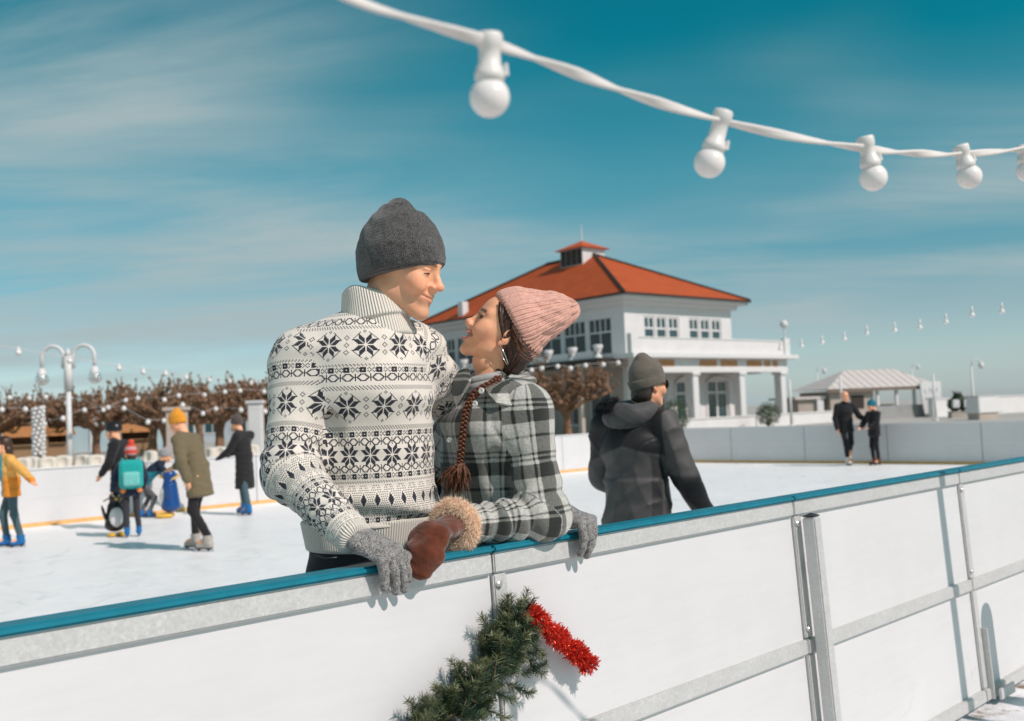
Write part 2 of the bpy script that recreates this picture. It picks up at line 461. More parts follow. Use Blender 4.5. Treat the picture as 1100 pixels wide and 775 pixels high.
M_TEETH = simple('teeth', (0.75, 0.70, 0.62), 0.25, 0.04, 100, 0.0)
def hair_mat(name, c1, c2):
    m, nt, b = new_mat(name)
    u, v = uv_exprs(nt) if False else (None, None)
    n = tnoise(nt, 120, 3, 0.6)
    lk(nt, ramp(nt, n, [(0.35, c1), (0.68, c2)]), b.inputs['Base Color'])
    b.inputs['Roughness'].default_value = 0.42; b.inputs['Specular IOR Level'].default_value = 0.5
    return m
M_HAIR_BROWN = hair_mat('hair_brown', (0.022, 0.009, 0.005), (0.075, 0.028, 0.012))
M_HAIR_AUBURN = hair_mat('hair_auburn', (0.045, 0.014, 0.006), (0.20, 0.066, 0.024))
M_HAIR_DARK = hair_mat('hair_dark', (0.012, 0.008, 0.006), (0.04, 0.024, 0.015))

# ------------------------------------------------------------------ heads
def head_field(h=0.0022, fem=0.0, smile=0.0, ears=True, open_mouth=False):
    """local head: forward +Y, up +Z, origin between the ears, about 0.235 m tall. Returns the field."""
    F = Field((-0.1, -0.13, -0.21), (0.1, 0.14, 0.15), h)
    F.add(ell((0, -.018, .045), (.074, .096, .086)), .02)
    F.add(ell((0, .028, -.012), (.062, .060, .090)), .03)
    F.add(ell((0, .052, .045), (.052, .040, .045)), .03)
    jw = .050 - .009 * fem
    for s in (-1, 1):
        F.add(cap((s * jw, -.004, -.056), (s * .014, .070, -.097 + .003 * fem), .018 - .003 * fem, .014 - .003 * fem), .03)
        F.add(ell((s * .044, .060, -.020 + .006 * smile), (.021, .022, .022)), .025)
        if smile: F.add(ell((s * .038, .072, -.032), (.018 , .015 + .002 * smile, .016)), .02)
        F.add(cap((s * .010, .0895 - .003 * fem, .030), (s * .048, .068, .029), .0095 - .0025 * fem, .010), .016)
        F.sub(ell((s * .031, .102, .010), (.019, .016, .0115)), .014)
        F.add(ell((s * .031, .0755, .008), (.0155, .0135, .0135)), .004)      # eyeball under its lids
        F.add(ell((s * .031, .0815, .0155), (.0165, .009, .0045)), .005)     # upper lid
        F.add(ell((s * .031, .0800, .0005), (.0150, .008, .0040)), .006)     # lower lid
        F.add(ell((s * .0135, .0985, -.0285), (.0085, .0105, .0075)), .007)  # nostril wing
        F.sub(ell((s * .0065, .1045, -.036), (.0036, .0055, .004)), .003)
    F.add(ell((0, .078, -.101 + .003 * fem), (.019 - .004 * fem, .0150, .0150)), .02)
    F.add(cap((0, .0865, .024), (0, .1125 - .004 * fem, -.0225), .0075 - .001 * fem, .0105 - .0015 * fem), .013)
    F.add(cap((0, .074, .030), (0, .086, -.022), .0125, .0130), .008)
    F.add(ell((0, .1145 - .004 * fem, -.0245 + .003 * fem), (.0112 - .0015 * fem, .0105, .0098)), .008)
    F.add(cap((0, .100, -.0345), (0, .0935, -.044), .006, .006), .008)        # philtrum
    w = .024 + .008 * smile
    zc = -.0585
    F.add(ell((0, .079, zc), (.028, .0170 , .020)), .020)                      # muzzle
    for s in (-1, 1):
        e = np.array((s * w, .0815 - .008 * smile, zc + .010 * smile))
        mu = np.array((s * .006, .0985 + .001 * fem, zc + .0055 + (.002 if open_mouth else 0))); ml = np.array((0, .0975, zc - .0055 - (.006 if open_mouth else 0)))
        lr = .0040 + .0012 * fem; F.add(cap(mu - np.array((0, .0025 - .002 * fem, 0)), e, lr, .0026), .006); F.add(cap(ml - np.array((0, .0025 - .002 * fem, 0)), e, lr + .0008, .0026), .006)
        gp = np.array((0, .1035, zc))
        F.sub(cap(gp, e + np.array((0, .006, 0)), .0042 if open_mouth else .0022, .0018), .003)
        if smile:
            F.sub(cap((s * .021, .0985, -.034), (s * .039, .0835, -.060), .0022, .0018), .012)
    if open_mouth:
        F.sub(ell((0, .1, zc - .001), (.017, .014, .0062)), .003)
    if ears:
        for s in (-1, 1):
            Mr = np.array(Matrix.Rotation(s * R_(-22), 3, 'Z'))
            F.add(ell((s * .0745, -.012, -.006), (.0070, .0165, .0265), Mr), .006)
            F.sub(ell((s * .0815, -.007, .0), (.0055, .009, .0145), Mr), .004); F.sub(ell((s * .0785, -.004, -.012), (.004, .006, .007), Mr), .003)
            F.add(ell((s * .0735, -.002, -.033), (.006, .008, .009)), .006)
    F.add(ecap((0, -.030, -.06), (0, -.050, -.24), (.056 - .009 * fem, .058 - .009 * fem), (.062 - .008 * fem, .060 - .006 * fem), (1, 0, 0)), .03)
    return F
def head_colors(V, fem=0.0, smile=0.0, open_mouth=False):
    """skin, lips, blush and brows on head-local vertices"""
    c = np.tile(SKIN, (len(V), 1)); x, y, z = np.abs(V[:, 0]), V[:, 1], V[:, 2]
    zc = -.0585
    def mixin(w, col):
        w = np.clip(w, 0, 1)[:, None]; c[:] = c * (1 - w) + np.asarray(col) * w
    mixin(0.55 * np.exp(-(((x - .045) / .022) ** 2 + ((y - .06) / .03) ** 2 + ((z + .028) / .022) ** 2)), BLUSH)
    mixin(0.45 * np.exp(-((x / .016) ** 2 + ((y - .115) / .02) ** 2 + ((z + .024) / .014) ** 2)), BLUSH)
    lw = .026 + .008 * smile; lift = .010 * smile * (x / lw) ** 2
    hh = (.0115 + (.006 if open_mouth else 0)) * np.sqrt(np.clip(1 - (x / lw) ** 2, 0, 1)) + 1e-6
    lips = (x < lw) & (np.abs(z - zc - lift) < hh) & (y > .07)
    mixin(lips * (0.75 if fem else 0.45), LIP)
    br = (np.abs(z - (.0305 - 0.10 * np.abs(x - .034))) < .0042) & (x > .013) & (x < .052) & (y > .055)
    mixin(br * 0.8, (0.05, 0.028, 0.018) if fem else (0.13, 0.075, 0.045))
    if fem:
        ey = (np.abs(z - .0095) < .0075) & (np.abs(x - .031) < .0175) & (y > .07)
        mixin(ey * 0.75, (0.05, 0.02, 0.015))
    mixin((x > .068) * (np.abs(z) < .04) * .35, BLUSH)
    if open_mouth: mixin(((np.abs(z - zc) < .0065) & (x < .02) & (y > .06) & (y < .0935)) * 0.9, (0.08, 0.02, 0.02))
    return c
# ------------------------------------------------------------------ fence frame (used by the couple's hands too)
FU = np.array([0.714, 0.700, 0.0]); FU /= np.linalg.norm(FU)      # along the barrier, to the right and away
FN = np.array([FU[1], -FU[0], 0.0])                                # outwards, towards the camera side
F0 = np.array([-0.037, 2.66, 0.0])
RAIL_Z = 1.12
def rail(s, out=0.0, z=RAIL_Z): return F0 + FU * s + FN * out + np.array([0, 0, z])
ICE_Z = 0.06
UP = np.array([0, 0, 1.0])

# ------------------------------------------------------------------ setting materials
def ice_mat():
    m, nt, b = new_mat('rink_ice')
    n = tnoise(nt, 0.55, 5, 0.6); n2 = tnoise(nt, 6, 6, 0.65)
    w = tnoise(nt, 1.0, 6, 0.7, sc=(1.2, 26, 1)); w2 = tnoise(nt, 1.0, 6, 0.7, sc=(30, 1.6, 1))
    f = E(n) * .3 + E(n2) * .2 + E(w) * .28 + E(w2) * .22
    cut = None
    for sc_, k_ in (((.5, .5, 1), .0035), ((.9, .35, 1), .004), ((.3, 1.0, 1), .003), ((1.6, 1.4, 1), .006)):
        e = 1.0 - (E(tnoise(nt, 1.0, 1, .3, sc=sc_)) - .5).ab().smooth(0.0, k_); cut = e if cut is None else cut.mx(e)
    brk = E(tnoise(nt, 2.5, 3)).smooth(.45, .6)
    base = ramp(nt, f.s, [(0.33, (0.80, 0.79, 0.78)), (0.62, (0.95, 0.93, 0.91))])
    lk(nt, mixc(nt, cut * brk * .5, base, (0.50, 0.54, 0.56)), b.inputs['Base Color'])
    lk(nt, ramp(nt, n2, [(0.3, (.28, .28, .28)), (0.7, (.58, .58, .58))]), b.inputs['Roughness'])
    b.inputs['Specular IOR Level'].default_value = 0.3
    v = nt.nodes.new('ShaderNodeTexVoronoi'); v.feature = 'DISTANCE_TO_EDGE'; v.inputs['Scale'].default_value = 1.3
    bump(nt, b, E(w) + E(w2) + E(n2) * .5, 0.25, 0.004)
    return m
def ground_mat():
    m, nt, b = new_mat('promenade_ground')
    n = tnoise(nt, 0.08, 6, 0.6); n2 = tnoise(nt, 9, 5, 0.65)
    lk(nt, mixc(nt, 0.35, ramp(nt, n, [(0.35, (0.36, 0.34, 0.31)), (0.65, (0.50, 0.475, 0.43))]), ramp(nt, n2, [(0.3, (.30, .285, .26)), (0.7, (.50, .475, .44))])), b.inputs['Base Color'])
    b.inputs['Roughness'].default_value = 0.9; bump(nt, b, n2, 0.3, 0.01)
    return m
def snow_mat():
    m, nt, b = new_mat('trodden_snow')
    n = tnoise(nt, 5, 7, 0.65); n2 = tnoise(nt, 26, 5, 0.7); d = tnoise(nt, 3.2, 6, 0.7, sc=(1.0, 1.3, 1))
    c = ramp(nt, n, [(0.3, (0.60, 0.60, 0.61)), (0.6, (0.82, 0.82, 0.82))])
    dirt = ramp(nt, d, [(0.54, (0, 0, 0)), (0.63, (1, 1, 1))])
    c = mixc(nt, dirt, c, ramp(nt, n2, [(0.3, (0.16, 0.11, 0.07)), (0.7, (0.42, 0.34, 0.27))]))
    lk(nt, c, b.inputs['Base Color']); b.inputs['Roughness'].default_value = 0.75
    b.inputs['Subsurface Weight'].default_value = 0.1; b.inputs['Subsurface Scale'].default_value = 0.02
    bump(nt, b, E(n) + E(n2) * .4, 0.6, 0.03)
    return m
def galv_mat():
    m, nt, b = new_mat('galvanised_steel')
    v = nt.nodes.new('ShaderNodeTexVoronoi'); v.inputs['Scale'].default_value = 150; lk(nt, coords(nt), v.inputs['Vector'])
    n = tnoise(nt, 9, 6, 0.7); n3 = tnoise(nt, 130, 3, 0.7)
    sp = nt.nodes.new('ShaderNodeSeparateColor'); lk(nt, v.outputs['Color'], sp.inputs[0])
    f = E(sp.outputs[0]) * .2 + E(n) * .4 + E(n3) * .4
    lk(nt, ramp(nt, f.s, [(0.25, (0.48, 0.475, 0.46)), (0.55, (0.57, 0.565, 0.55)), (0.72, (0.66, 0.655, 0.64))]), b.inputs['Base Color'])
    b.inputs['Metallic'].default_value = 0.25
    lk(nt, ramp(nt, f.s, [(0.3, (.38,) * 3), (0.7, (.62,) * 3)]), b.inputs['Roughness'])
    bump(nt, b, f, 0.12, 0.002)
    return m
def sheet_mat():
    m, nt, b = new_mat('white_board_sheet')
    n = tnoise(nt, 2.0, 6, 0.6); s1 = tnoise(nt, 3.0, 6, 0.75, sc=(1, 1, 14)); s2 = tnoise(nt, 55, 3, 0.6)
    spk = ramp(nt, s2, [(0.235, (1, 1, 1)), (0.26, (0, 0, 0))])
    c = ramp(nt, (E(n) * .6 + E(s1) * .4).s, [(0.3, (0.585, 0.58, 0.58)), (0.65, (0.65, 0.648, 0.648))])
    c = mixc(nt, (E(spk) * .4), c, (0.30, 0.27, 0.24))
    for sc_, sd_ in (((1.4, 1.4, 5.0), .004), ((3.0, 3.0, 1.1), .003)):
        ln = (1.0 - (E(tnoise(nt, 1.0, 2, .4, sc=sc_)) - .5).ab().smooth(0.0, sd_)) * E(tnoise(nt, 2.2, 3)).smooth(.58, .70); c = mixc(nt, ln * .35, c, (0.36, 0.35, 0.34))
    lk(nt, c, b.inputs['Base Color']); b.inputs['Roughness'].default_value = 0.5; b.inputs['Specular IOR Level'].default_value = 0.3
    bump(nt, b, n, 0.05, 0.01)
    return m
M_ICE, M_GROUND, M_SNOW, M_GALV, M_SHEET = ice_mat(), ground_mat(), snow_mat(), galv_mat(), sheet_mat()
M_BLUE = simple('blue_plastic_cap', (0.003, 0.17, 0.235), 0.42, 0.12, 18, 0.08)
M_YELLOW = simple('yellow_kick_plate', (0.72, 0.40, 0.14), 0.5, 0.15, 14, 0.05)
M_JOINT = simple('joint_rubber', (0.03, 0.035, 0.038), 0.7, 0.1, 30, 0.05)
M_WHITE = simple('white_paint', (0.67, 0.66, 0.65), 0.55, 0.05, 6, 0.06)
M_WHITE_RENDER = simple('white_render', (0.67, 0.655, 0.645), 0.85, 0.05, 1.2, 0.15, 0.01)
M_BOLT = simple('zinc_bolt', (0.6, 0.6, 0.58), 0.35, 0.1, 60, 0.05, metal=0.8)

# ------------------------------------------------------------------ ground, ice, snow
def sheet_obj(name, pts, z, mat, kind='structure'):
    me = raw_mesh(name, np.array([(p[0], p[1], z) for p in pts]), [tuple(range(len(pts)))], mat, smooth=False)
    return tag(link(name, me), kind=kind)
sheet_obj('ground', [(-1500, -300), (1500, -300), (1500, 2500), (-1500, 2500)], 0.0, M_GROUND)
S_END, OFF = 19.3, -14.0
def plan(s, o): p = F0 + FU * s + FN * o; return (p[0], p[1])
sheet_obj('ice', [plan(-16, 0.02), plan(S_END, 0.02), plan(S_END, OFF), plan(-16, OFF)], ICE_Z, M_ICE)
# trodden snow along the outside of the barrier, a lumpy sheet
def snow_strip():
    bm = bmesh.new(); nx, ny = 150, 34; g = []
    for i in range(nx + 1):
        row = []
        for j in range(ny + 1):
            s = -4 + 11.0 * i / nx; o = 0.02 + 2.3 * j / ny
            p = F0 + FU * s + FN * o
            h = 0.035 * (0.5 + 0.5 * mnoise.noise(Vector((p[0] * 2.2, p[1] * 2.2, 3)))) + 0.022 * mnoise.noise(Vector((p[0] * 7, p[1] * 7, 1)))
            edge = min(1.0, (ny - j) / 6.0); row.append(bm.verts.new((p[0], p[1], 0.006 + max(0.0, h + .012) * edge)))
        g.append(row)
    for i in range(nx):
        for j in range(ny): bm.faces.new((g[i][j], g[i][j + 1], g[i + 1][j + 1], g[i + 1][j]))
    bmesh.ops.recalc_face_normals(bm, faces=bm.faces)
    me = bpy.data.meshes.new('snow'); bm.to_mesh(me); bm.free(); me.materials.append(M_SNOW)
    me.polygons.foreach_set('use_smooth', np.ones(len(me.polygons), bool))
    if me.polygons[0].normal.z < 0: me.flip_normals()
    tag(link('snow', me), 'trodden snow with brown dirt beside the barrier', None, None, 'structure')
snow_strip()

# ------------------------------------------------------------------ near barrier: panels in a leaning frame
PL = 1.49; LEAN = R_(3.2)
def panel_matrix(s):
    yin = -FN; y2 = yin * math.cos(LEAN) - UP * 0 ; 
    up2 = UP * math.cos(LEAN) + yin * math.sin(LEAN); y2 = yin * math.cos(LEAN) - UP * math.sin(LEAN)
    top = rail(s); o = top - up2 * RAIL_Z
    M = Matrix.Identity(4)
    for r in range(3): M[r][0], M[r][1], M[r][2], M[r][3] = FU[r], y2[r], up2[r], o[r]
    return M
def panel_proto():
    root = empty('barrier_panel', (0, 0, 0)); H = RAIL_Z; g = .003
    def b(name, c, h, mat, bev=.004, par=root): m = MB(); m.box(c, h); return m.build(name, mat, par, bevel=bev)
    b('sheet', (PL / 2, -.010, (H + .05) / 2 - .012), (PL / 2 - .002, .008, (H - .10) / 2), M_SHEET, .001)
    b('cap', (PL / 2, 0, H - .009), (PL / 2 - .001, .042, .009), M_BLUE, .005)
    b('top_rail', (PL / 2, -.008, H - .019 - .026), (PL / 2 - g, .026, .026), M_GALV)
    b('middle_rail', (PL / 2, -.020, .585), (PL / 2 - g, .016, .0255), M_GALV)
    b('bottom_rail', (PL / 2, -.018, .085), (PL / 2 - g, .022, .026), M_GALV)
    z0, z1 = .113, .557
    b('post', (.026, -.014, (z0 + z1) / 2), (.0245, .016, (z1 - z0) / 2), M_GALV)
    z0, z1 = .613, H - .074
    p = b('post', (.026, -.014, (z0 + z1) / 2), (.0245, .016, (z1 - z0) / 2), M_GALV)
    M = np.array([[1, 0, 0], [0, 0, -1], [0, 1, 0]], float)
    for z in (H - .10, .645):
        m = MB(); m.lathe([(.009, 0), (.010, .002), (.010, .006), (.006, .009)], 12, M, (.016, -.030, z)); m.build('bolt', M_BOLT, p)
    return root
def copy_tree(o, parent=None):
    c = o.copy(); COL.objects.link(c); c.parent = parent
    for ch in o.children: copy_tree(ch, c)
    return c
NEAR_LABELS = ['white barrier panel with blue cap at the lower left corner of the photo', 'white barrier panel with blue cap below the man with the patterned jumper',
               'white barrier panel with blue cap that the fir wreath hangs on', 'white barrier panel with blue cap right of the square brace post',
               'white barrier panel with blue cap at the right edge of the photo', 'first barrier panel past the right edge of the photo', 'second barrier panel past the right edge of the photo', 'third barrier panel past the right edge of the photo']
_pp = panel_proto()
for k, lab in zip(range(-2, 6), NEAR_LABELS):
    o = _pp if k == -2 else copy_tree(_pp)
    o.matrix_world = panel_matrix(k * PL - .08); tag(o, lab, 'barrier', 'near barrier panels')
    if k == 2: _last_panel = o
# square brace post standing just off the barrier
def brace(s, label):
    M = panel_matrix(s); root = empty('brace_post', (0, 0, 0), label, 'post'); root.matrix_world = M
    m = MB(); m.box((.045, -.074, .52), (.0245, .0245, .52)); m.build('tube', M_GALV, root, bevel=.005)
    m = MB(); m.lathe([(.031, 0), (.031, .004), (.004, .013)], 4, np.array(Matrix.Rotation(R_(45), 3, 'Z')), (.045, -.074, 1.042)); m.build('end_cap', M_JOINT, root)
    m = MB(); m.box((.055, -.1, .012), (.07, .09, .008)); m.build('foot_plate', M_GALV, root, bevel=.002)
    for z_ in (.30, .86): m = MB(); m.box((.043, -.047, z_), (.009, .003, .02)); m.build('bracket', M_JOINT, root)
brace(PL - .08, 'square galvanised brace post with dark top standing off the barrier')
def short_brace(s):
    M = panel_matrix(s); root = _last_panel
    m = MB(); m.box((.060, -.034, .22), (.006, .02, .16)); m.build('foot_upright', M_GALV, root, bevel=.002)
    m = MB(); m.box((.150, -.075, .082), (.085, .006, .024)); m.build('foot_bar', M_GALV, root, bevel=.002)
short_brace(2 * PL)
# posts outside the frame whose shadows fall on the barrier
def shadow_pole():
    q = at(979, 560, 4.58); t = 2.2; b = np.array([q[0], q[1], 0]) + np.array([sun_dir.x, sun_dir.y, 0]) * t
    root = empty('light_pole', b, 'slim white pole off the right edge whose thin shadow crosses the barrier', 'pole')
    m = MB(); m.tube([(0, 0, .02), (0, 0, 2.9)], [.036, .030], 12); m.build('pole', M_WHITE, root, smooth=True)
    m = MB(); m.lathe([(.12, 0), (.12, .015), (.03, .03), (.025, .06)], 16); m.build('base_plate', M_GALV, root)
    m = MB(); m.lathe([(.02, 2.9), (.026, 2.91), (.02, 2.93), (.004, 2.945)], 12); m.build('finial', M_WHITE, root)
    q = at(1024, 700, 4.78); t = 1.0; b = np.array([q[0], q[1], 0]) + np.array([sun_dir.x, sun_dir.y, 0]) * t
    root = empty('bollard', b, 'round topped bollard off the right edge whose shadow falls on the barrier foot', 'bollard')
    m = MB(); m.lathe([(.072, 0), (.072, .90), (.069, .94), (.058, .965), (.036, .985), (.008, .99)], 18); m.build('shaft', M_WHITE, root, smooth=True)
    m = MB(); m.lathe([(.09, 0), (.09, .03), (.066, .05)], 18); m.build('collar', M_GALV, root)
shadow_pole()

# ------------------------------------------------------------------ far boards of the rink
FB_H = .88
def far_board_proto():
    root = empty('rink_board', (0, 0, 0)); L = 2.0
    def b(name, c, h, mat, bev=0): m = MB(); m.box(c, h); return m.build(name, mat, root, bevel=bev)
    b('sheet', (L / 2, 0, FB_H / 2 + .01), (L / 2 - .006, .012, FB_H / 2 - .03), M_SHEET)
    b('cap', (L / 2, 0, FB_H - .012), (L / 2 - .003, .03, .012), M_WHITE)
    b('kick_plate', (L / 2, .016, .03), (L / 2 - .004, .005, .03), M_YELLOW)
    b('joint_strip', (.0, .002, FB_H / 2), (.008, .008, FB_H / 2 - .03), M_JOINT)
    b('mid_rail', (L / 2, .0135, FB_H * .5), (L / 2 - .012, .0025, .008), M_WHITE)
    return root
_fb = far_board_proto(); first = True
runs = [((F0 + FU * s + FN * OFF), math.atan2(FU[1], FU[0]) + math.pi, 'far', (s + 6) / 24) for s in np.arange(-4.7, S_END + .1, 2.0)]
runs += [((F0 + FU * S_END + FN * o), math.atan2(FN[1], FN[0]) + math.pi, 'end', 0) for o in np.arange(OFF + 2, -1, 2.0)]
for i, (p, rz, kind, t) in enumerate(runs):
    o = _fb if first else copy_tree(_fb); first = False
    o.location = (p[0], p[1], ICE_Z); o.rotation_euler = (0, 0, rz)
    tag(o, 'white rink board with yellow foot strip in the long far row left of the villa' if kind == 'far' else 'shaded blue grey rink board with yellow foot strip at the far right end', 'rink board',
        'far side rink boards' if kind == 'far' else 'right end rink boards')
# ------------------------------------------------------------------ villa with the red roof
def tile_mat():
    m, nt, b = new_mat('red_clay_tiles')
    u, v = uv_exprs(nt)
    row = (v / .33).fl(); w1 = (v / .33 - row); cu = (u / .22 + row.mod(2) * .5); cl = cu.fl(); w2 = cu - cl
    n = E(tnoise(nt, 1.1, 5, .6)); n2 = E(tnoise(nt, 7, 4, .6))
    f = n * .55 + n2 * .45
    lk(nt, ramp(nt, f.s, [(0.3, (0.33, 0.050, 0.006)), (0.6, (0.49, 0.082, 0.009)), (0.75, (0.56, 0.115, 0.02))]), b.inputs['Base Color'])
    b.inputs['Roughness'].default_value = 0.75
    bump(nt, b, w1 * .6 + (w2 * 3.1416).sin() * .5, 0.8, 0.05)
    return m
M_TILE = tile_mat()
M_TRIM_DARK = simple('dark_gutter', (0.035, 0.025, 0.02), 0.6, 0.1, 8, 0.05)
M_PANE = simple('window_glass', (0.035, 0.075, 0.08), 0.08, 0.2, 0.6, 0.0, spec=0.6)
M_PANE_DK = simple('dark_window_glass', (0.022, 0.026, 0.028), 0.1, 0.2, 0.6, 0.0, spec=0.5)
M_TAN = simple('tan_panel', (0.50, 0.25, 0.11), 0.7, 0.2, 3, 0.05)
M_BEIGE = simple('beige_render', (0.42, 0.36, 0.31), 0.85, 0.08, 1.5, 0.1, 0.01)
def villa():
    C = at(676, 462, 65.0); C[2] = 0.0
    ax = np.array([.758, .652, 0]); rz = math.atan2(ax[1], ax[0])
    root = empty('villa', C, 'white two storey villa with red hipped roof, roof lantern and columned porch', 'building', rz=rz)
    LX, LY, ZB, ZE = 11.4, 21.3, 4.9, 8.45
    def b(name, lo, hi, mat, par=root, bev=0): m = MB(); lo = np.array(lo, float); hi = np.array(hi, float); m.box((lo + hi) / 2, (hi - lo) / 2); return m.build(name, mat, par, bevel=bev)
    # upper storey as walls with real openings: build each face from strips around its window groups
    def wall(name, along, fixed, axis, z0, z1, openings, thick, mat, out):
        """axis 'x': runs along x at y=fixed; openings (a0,a1,z0,z1)"""
        m = MB(); cuts = sorted(set([along[0], along[1]] + [o[0] for o in openings] + [o[1] for o in openings]))
        for a0, a1 in zip(cuts[:-1], cuts[1:]):
            zs = [z0]; 
            for o in sorted(openings, key=lambda q: q[2]):
                if o[0] <= a0 + 1e-6 and o[1] >= a1 - 1e-6: zs += [o[2], o[3]]
            zs.append(z1)
            for q in range(0, len(zs), 2):
                if zs[q + 1] - zs[q] > .01:
                    if axis == 'x': lo, hi = (a0, fixed, zs[q]), (a1, fixed + thick, zs[q + 1])
                    else: lo, hi = (fixed, a0, zs[q]), (fixed + thick, a1, zs[q + 1])
                    lo = np.array(lo); hi = np.array(hi); m.box((lo + hi) / 2, (hi - lo) / 2)
        return m.build(name, mat, root)
    def window(a0, a1, z0, z1, fixed, axis, nx, rows, pane_mat, fr=.09):
        """a framed window with panes; rows = list of (z fraction from, to, count)"""
        f = MB(); d0, d1 = fixed + .06, fixed + .18
        def bx(m, a, c, e, g, dd0=d0, dd1=d1):
            lo, hi = ((a, dd0, e), (c, dd1, g)) if axis == 'x' else ((dd0, a, e), (dd1, c, g))
            lo = np.array(lo); hi = np.array(hi); m.box((lo + hi) / 2, (hi - lo) / 2)
        H = z1 - z0; bx(f, a0, a0 + fr, z0, z1); bx(f, a1 - fr, a1, z0, z1); bx(f, a0 + fr, a1 - fr, z0, z0 + fr); bx(f, a0 + fr, a1 - fr, z1 - fr, z1)
        panes = []
        for i, (f0, f1, n) in enumerate(rows):
            zz0, zz1 = z0 + fr + (H - 2 * fr) * f0, z0 + fr + (H - 2 * fr) * f1
            if i: bx(f, a0 + fr, a1 - fr, zz0 - fr * .5, zz0 + fr * .5, d0 + .01, d1 - .01); zz0 += fr * .5
            if i < len(rows) - 1: zz1 -= fr * .5
            w = (a1 - a0 - 2 * fr) / n
            for k in range(n):
                p0, p1 = a0 + fr + k * w + (fr * .4 if k else 0), a0 + fr + (k + 1) * w - (fr * .4 if k < n - 1 else 0)
                if k: bx(f, a0 + fr + k * w - fr * .4, a0 + fr + k * w + fr * .4, zz0, zz1, d0 + .012, d1 - .012)
                panes.append((p0, p1, zz0, zz1))
        fo = f.build('window', M_WHITE, root)
        for (p0, p1, e, g) in panes:
            q = MB(); bx(q, p0, p1, e, g, d0 + .05, d0 + .07); q.build('pane', pane_mat, fo)
        s = MB(); bx(s, a0 - .08, a1 + .08, z0 - .09, z0 - .005, fixed - .10, fixed + .05); s.build('sill', M_WHITE, fo)
    r2 = [(0, .52, 2), (.52, 1.0, 2)]
    opx = []
    for g0 in (1.9, 6.6):
        for k in range(3): opx.append((g0 + k * 1.25, g0 + k * 1.25 + 1.12, 5.75, 7.75))
    wall('front_wall', (0, LX), 0.0, 'x', ZB, ZE, opx, .3, M_WHITE_RENDER, -1)
    for o in opx: window(o[0], o[1], o[2], o[3], 0.0, 'x', 2, [(0, .60, 1), (.60, 1.0, 2)], M_PANE, .13)
    opy = [(1.2 + k * 2.45, 1.2 + k * 2.45 + 2.2, 5.2, 7.75) for k in range(8)]
    wall('side_wall', (.301, LY), 0.0, 'y', ZB, ZE, opy, .3, M_WHITE_RENDER, -1)
    for o in opy: window(o[0], o[1], o[2], o[3], 0.0, 'y', 2, [(0, .62, 2), (.62, 1.0, 4)], M_PANE_DK, .10)
    b('upper_core', (.9, .9, ZB), (LX, LY, ZE - .02), M_BEIGE)
    # cornice and eaves
    b('cornice', (-.35, -.35, ZE - .02), (LX + .35, LY + .35, ZE + .30), M_WHITE)
    b('eave', (-.95, -.95, ZE + .30), (LX + .95, LY + .95, ZE + .62), M_WHITE, bev=.03)
    # hipped roof, one surface with uv for tile courses
    e = 1.05; zR, zT = ZE + .625, 13.3; x0, x1, y0, y1 = -e, LX + e, -e, LY + e; xm = LX / 2; ya, yb = 8.0, 13.3
    V = [(x0, y0, zR), (x1, y0, zR), (x1, y1, zR), (x0, y1, zR), (xm, ya, zT), (xm, yb, zT)]
    rf = [((0, 1, 4), 'x'), ((1, 2, 5, 4), 'y'), ((2, 3, 5), 'x'), ((3, 0, 4, 5), 'y'), ((3, 2, 1, 0), 'x')]
    me = raw_mesh('roof', np.array(V), [f for f, _ in rf], M_TILE, smooth=False); uvl = me.uv_layers.new(name='uv')
    for poly, (f, axn) in zip(me.polygons, rf):
        for li in poly.loop_indices:
            p = V[me.loops[li].vertex_index]; sl_ = (p[2] - zR) * (1.85 if axn == 'y' else 2.05); uvl.data[li].uv = ((p[0] if axn == 'x' else p[1]), sl_)
    roof = link('roof', me, root)
    h = MB()
    for a, c in ((0, 4), (1, 4), (2, 5), (3, 5)): h.tube([np.array(V[a]) + (0, 0, .05), np.array(V[c]) + (0, 0, .05)], .11, 6)
    h.build('hip_ridge', M_TRIM_DARK, roof); h = MB(); h.tube([np.array(V[4]) + (0, 0, .04), np.array(V[5]) + (0, 0, .04)], .16, 6); h.build('ridge', M_TRIM_DARK, roof)
    g = MB(); g.box((LX / 2, -e - .02, zR - .05), (LX / 2 + e, .07, .07)); g.box((-e - .02, LY / 2, zR - .05), (.07, LY / 2 + e, .07)); g.build('gutter', M_TRIM_DARK, roof)
    # lantern
    lx, ly = xm, 9.3; w = 1.2
    la = b('lantern', (lx - w, ly - w, 12.3), (lx + w, ly + w, 13.85), M_WHITE, roof)
    for k in range(4):
        b('louvre', (lx - w - .04, ly - w + .06 + k * .585, 12.6), (lx - w - .005, ly - w + .57 + k * .585, 13.78), M_TRIM_DARK, roof)
    t = MB(); t.addv([(lx - w - .35, ly - w - .35, 13.85), (lx + w + .35, ly - w - .35, 13.85), (lx + w + .35, ly + w + .35, 13.85), (lx - w - .35, ly + w + .35, 13.85), (lx, ly, 14.6)], [(0, 1, 4), (1, 2, 4), (2, 3, 4), (3, 0, 4), (3, 2, 1, 0)])
    lr = t.build('lantern_roof', simple('lantern_tiles', (0.50, 0.09, 0.02), .7, .15, 3, .3), roof)
    t = MB(); t.tube([(lx, ly, 14.55), (lx, ly, 15.9)], [.05, .02], 6); t.build('finial', M_WHITE, roof)
    for (cx_, cy_) in ((-.4, 10.2), (-.4, 16.6)):
        b('chimney', (cx_ - .28, cy_ - .28, zR - .1), (cx_ + .28, cy_ + .28, zR + 1.35), M_WHITE, roof)
    # ground floor: recessed wall with arched doors behind a porch of columns
    P = -2.0                                                      # porch line in front of the walls
    X0, X1 = -1.9, 14.9
